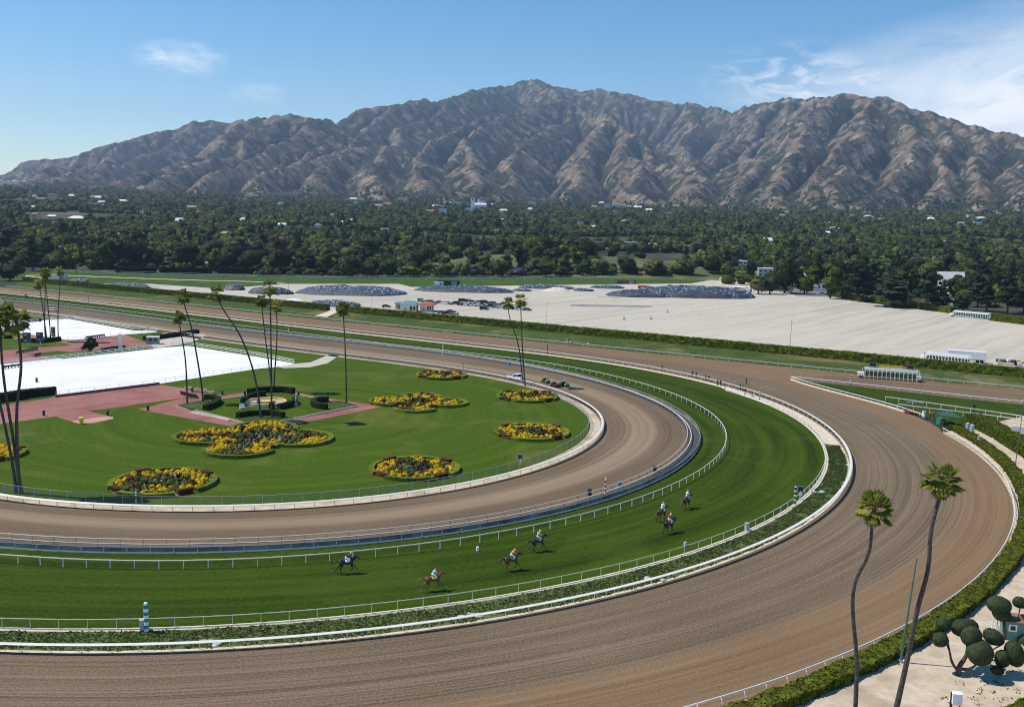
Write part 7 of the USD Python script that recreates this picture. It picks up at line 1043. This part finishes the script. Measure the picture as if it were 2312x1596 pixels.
# the white church
g = ground_at(2132, 672); s = 2180.6 / g[1]; t = thing("church", "white church with a steep roof reaching the ground and a small steeple", "church", g + [0, 6, 0], -.12); L = 96 / s; Wd = 9.0; Hc = 58 / s
part(t, "roof", hull([(-L * .22, -Wd, 1.2), (L / 2, -Wd, 1.2), (-L * .22, Wd, 1.2), (L / 2, Wd, 1.2), (-L * .22, 0, Hc), (L / 2, 0, Hc)]), RW["white"]); part(t, "wall", MB().box((L * .14, 0, .6), (L * .70, 2 * Wd - 1, 1.2)), WW["white"]); part(t, "gable", hull([(-L * .50, -Wd * 1.0, .5), (-L * .24, -Wd * .9, .5), (-L * .24, Wd * .9, .5), (-L * .5, Wd, .5), (-L * .32, -.8, Hc * 1.18), (-L * .24, .8, Hc * 1.18)]), WW["white"]); part(t, "steeple", MB().cyl((-L * .30, 0, Hc * 1.1), (-L * .30, 0, Hc * 1.5), .35, .05, 6), C["grey"]); part(t, "door", MB().box((-L * .40, -Wd * .98, 1.6), (1.8, .3, 2.4)), C["brown"]); part(t, "fascia", MB().box((L * .14, -Wd - .05, 1.2), (L * .74, .15, .3)), WW["white"])
# side road, bus, lorry, cars on it
struct("side_road", flat(gp('1786,664 1800,640 1830,638 1860,648 1890,655 1884,671 1800,668'), .012), mat("side_asphalt", (0.13, 0.13, 0.135), (0.20, 0.20, 0.20), .4, .9), "grey side road leaving the lot between the trees", "road")
rd = gp('1575,614 1600,613 1640,625 1690,643'); m, uv = ribbon(off(rd, -4), off(rd, 4), .014, 2); struct("dirt_road", m, M["cream_sand"], "pale dirt road at the right end of the far strip", "road", uv)
car("white car on the grey side road between the trees", G(1857, 665), .1, "white", "sedan", "car", "car", None)
g = G(1671, 658); t = thing("bus", "white bus with a yellow front parked under the olive trees", "bus", g, 2.2); part(t, "body", slab(-5.5, 5.5, 1.25, .5, 3.1, .1, .1, .15), C["white"], smooth=35); part(t, "windows", MB().box((-.3, 0, 2.3), (9.6, 2.54, .75)), M["glass_dark"]); part(t, "front", MB().box((5.4, 0, 2.75), (.5, 2.3, .5)), C["orange"])
for x in (-3.6, 3.6):
    for sy in (-1, 1): part(t, "wheel", MB().cyl((x, sy * .95, .5), (x, sy * 1.27, .5), .5, n=12), M["tyre"])
g = G(1688, 662); t = thing("lorry", "pale small lorry right of the white bus", "lorry", g, 2.2); part(t, "box", slab(-2.6, 1.0, 1.1, .8, 2.9, 0, 0, .06), C["silver"]); part(t, "cab", slab(1.1, 2.8, 1.0, .5, 2.2, .2, .1, .1), C["teal"]); part(t, "windscreen", MB().box((2.62, 0, 1.75), (.2, 1.7, .6)), M["glass_dark"])
for x in (-1.6, 1.9):
    for sy in (-1, 1): part(t, "wheel", MB().cyl((x, sy * .8, .42), (x, sy * 1.1, .42), .42, n=12), M["tyre"])
car("white van under the left tree row behind the far strip", ground_at(123, 606), .1, "white", "van", "van", "van", None); car("red car under the left tree row behind the far strip", ground_at(88, 606), .05, "red", "sedan", "car", "car", None)

# far palms of the town, then the woods: the nearest trees one by one, the rest as one mass
def town_palm(i, u, v, h, lab):
    g = ground_at(u, v); s = 2180.6 / g[1]; rs = np.random.default_rng(i); t = thing("palm_tree", lab, "palm tree", g); H_m = h / s; part(t, "trunk", MB().tube([g, g + [.3, 0, H_m * .5], g + [0, 0, H_m]], [.3, .22, .2], 6), M["palm_trunk"], world=True); mb = MB()
    for k in range(18): m = frond(k * 2.4, rs.uniform(-.7, 1.2), 1.7, rs, .7, 1.5, 3); mb.add(m[0] + g + [0, 0, H_m], m[1])
    part(t, "crown", mb, M["frond"], world=True)
for i, (u, v, h, lab) in enumerate([(172, 618, 42, "thin palm before the left tree row"), (1737, 592, 40, "palm left of the pale house's tree"), (1812, 590, 42, "palm between the pale house and the tall tree"), (1893, 600, 58, "left palm of a pair above the side road"), (1903, 602, 55, "right palm of a pair above the side road"), (423, 560, 34, "palm among the left middle trees"), (1000, 612, 30, "palm at the foot of the hill behind containers"), (1160, 548, 24, "palm behind the hill's crest"), (735, 600, 34, "palm behind the great mound"), (2242, 612, 34, "palm right of the church"), (55, 612, 44, "thin palm at the left edge behind the row"), (1960, 600, 36, "palm left of the long flat roofed house")]): town_palm(300 + i, u, v, h, lab)
rs = np.random.default_rng(99)
def blocked(x, y, r):
    p = project(np.array([x, y, float(plain(x, y))])); u, v = p
    if 985 < u < 1180 and 566 < v < 612: return rs.random() > .06
    if 1340 < u < 1560 and 566 < v < 626: return rs.random() > .03
    if v > 617 and u < 1560: return True
    if u > 1560 and v > 600 + (u - 1560) * .30: return True
    if u > 1560 and v > 560 and (np.hypot(x - LOTC[:, 0], y - LOTC[:, 1]) < LOTC[:, 2] + r).any(): return True
    return False
LOTC = np.array([(*(ground_at(h[0], h[1]) + [0, 5, 0])[:2], h[2] / 2 * ground_at(h[0], h[1])[1] / 2180.6 + 2) for h in hs]); pos = []
while len(pos) < 215:
    a = rs.uniform(-.50, .50); r = rs.uniform(640, 960); x, y = r * math.sin(a), r * math.cos(a); wd = rs.uniform(10, 19)
    if r < 785 and math.atan2(x, y) < .17: continue
    if blocked(x, y, wd / 2) or any((x - q[0]) ** 2 + (y - q[1]) ** 2 < (.55 * (wd / 2 + q[2])) ** 2 for q in taken): continue
    if any(abs(x - q[0]) < q[2] + wd * .4 and -60 < y - q[1] < 0 for q in LOTC): continue
    taken.append((x, y, wd / 2)); pos.append((x, y, wd, r))
pos.sort(key=lambda q: q[3]); TK = np.array(taken); PT = []
for i, (x, y, wd, r) in enumerate(pos):
    k = rs.choice(["oak", "oak", "green", "olive", "brownish", "lime", "cedar"], p=[.30, .12, .22, .14, .09, .05, .08]); kd = "layer" if k == "cedar" else rs.choice(["round", "round", "round", "tall"]); hh_ = wd * (rs.uniform(.7, .95) if kd == "round" else rs.uniform(1.2, 1.5)); PT.append((float(project(np.array([x, y, float(plain(x, y))]))[0]), k, kd, x, y, wd, hh_, r))
cnt = {}
for i, (u, k, kd, x, y, wd, hh_, r) in enumerate(sorted(PT)):
    zn = next(z for e, z in ((250, "behind the left tree row"), (620, "behind the shrub rows"), (985, "behind the great mound"), (1340, "around the grassy hill"), (1640, "behind the hill's right end"), (1900, "behind the white flats"), (9e9, "behind the cedars at right")) if u < e); zn = ("close " if r < 850 else "farther ") + zn
    j = cnt[(k, zn)] = cnt.get((k, zn), -1) + 1; tree({"cedar": "cedar_tree", "oak": "oak_tree"}.get(k, "broadleaf_tree"), f"{nth(j)} {LEAFW[k]} from the left, {zn}", (x, y, float(plain(x, y)) - .2), wd, hh_, kd, k, 400 + i, f"{LEAFW[k]}s {zn}")
# the far woods
pi = UsdGeom.PointInstancer.Define(stage, "/World/far_woods"); tag(pi, "dense dark woods and gardens of the town reaching up to the mountains", "woods", None, "stuff"); pr = []
for i, (kd, lf) in enumerate([("round", "oak"), ("round", "oak"), ("round", "green"), ("round", "green"), ("round", "olive"), ("round", "brownish"), ("tall", "oak"), ("cone", "cedar"), ("layer", "cedar"), ("round", "lime")]):
    p = UsdGeom.Xform.Define(stage, f"/World/far_woods/tree_kind_{i + 1}"); crown(f"{p.GetPath()}/crown", crown_mesh(kd, np.random.default_rng(700 + i), 230), LV[lf]); pr.append(p.GetPath())
N = 36000; r = np.sqrt(rs.uniform(800 ** 2, 4300 ** 2, N * 2)); r = np.where(rs.random(N * 2) < .40, rs.uniform(800, 2200, N * 2), r); a = rs.uniform(-.53, .53, N * 2); x, y = r * np.sin(a), r * np.cos(a); cl = meshkit.fbm(np.stack([x / 240, y / 240, 0 * x], -1), 3, 17); keep = (cl > .36) ; mz = np.array([mount_z(q, w) if w > 3000 else -1e9 for q, w in zip(x, y)]); pz = plain(x, y); keep &= (mz < pz + 45) & ((mz < pz + 8) | (rs.random(N * 2) < .35))
ok = np.ones(N * 2, bool)
for i in np.nonzero(r < 1150)[0]:
    ok[i] = not blocked(x[i], y[i], 6) and not ((x[i] - TK[:, 0]) ** 2 + (y[i] - TK[:, 1]) ** 2 < (.8 * TK[:, 2] + 2) ** 2).any() and not ((np.abs(x[i] - LOTC[:, 0]) < LOTC[:, 2] + 5) & (y[i] - LOTC[:, 1] < 4) & (y[i] - LOTC[:, 1] > -75)).any()
for h in stage.GetPrimAtPath("/World").GetChildren():
    nm = h.GetName()
    if nm.startswith("house") or nm.startswith("church_tower") or nm.startswith("freeway"):
        q = LOCS.get(str(h.GetPath()));
        if q is not None and q[1] > 1000: w = 9 + 0.006 * q[1]; L = 40 + .03 * q[1]; ok &= ~((np.abs(x - q[0]) < w) & (y - q[1] < 6) & (y - q[1] > -L))
k = np.nonzero(keep & ok)[0][:N]; x, y, pz, mz = x[k], y[k], pz[k], mz[k]; z = np.maximum(pz, mz) - .5; sz = rs.uniform(8, 17, len(k)); idx = rs.choice(10, len(k), p=[.15, .11, .20, .16, .21, .07, .02, .01, .02, .05]); hz_ = sz * np.where(idx == 6, 1.15, np.where(idx == 7, 1.3, np.where(idx == 8, 1.1, rs.uniform(.65, .95, len(k)))))
pi.CreatePrototypesRel().SetTargets(pr); pi.CreateProtoIndicesAttr(Vt.IntArray.FromNumpy(idx.astype(np.int32))); pi.CreatePositionsAttr(Vt.Vec3fArray.FromNumpy(np.stack([x, y, z], 1).astype(np.float32))); pi.CreateScalesAttr(Vt.Vec3fArray.FromNumpy(np.stack([sz, sz, hz_], 1).astype(np.float32))); an = rs.uniform(0, PI, len(k))
pi.CreateOrientationsAttr(Vt.QuathArray([Gf.Quath(float(math.cos(q)), 0, 0, float(math.sin(q))) for q in an]))

# ------------------------------------------------------------------ the air
hz = MB().box((0, 6000, 724.4), (26000, 15000, 1451.2)).mesh()
if HAZE: 
    hm = usdkit.material(stage, "/World/Looks/haze", {"v": ("principled_volume", {"color": (0.58, 0.76, 1.0), "density": HAZE, "anisotropy": 0.2})}, volume="v.volume")
    solo("haze", hz, hm, "thin blue haze in the air towards the mountains", "haze", None, "stuff")
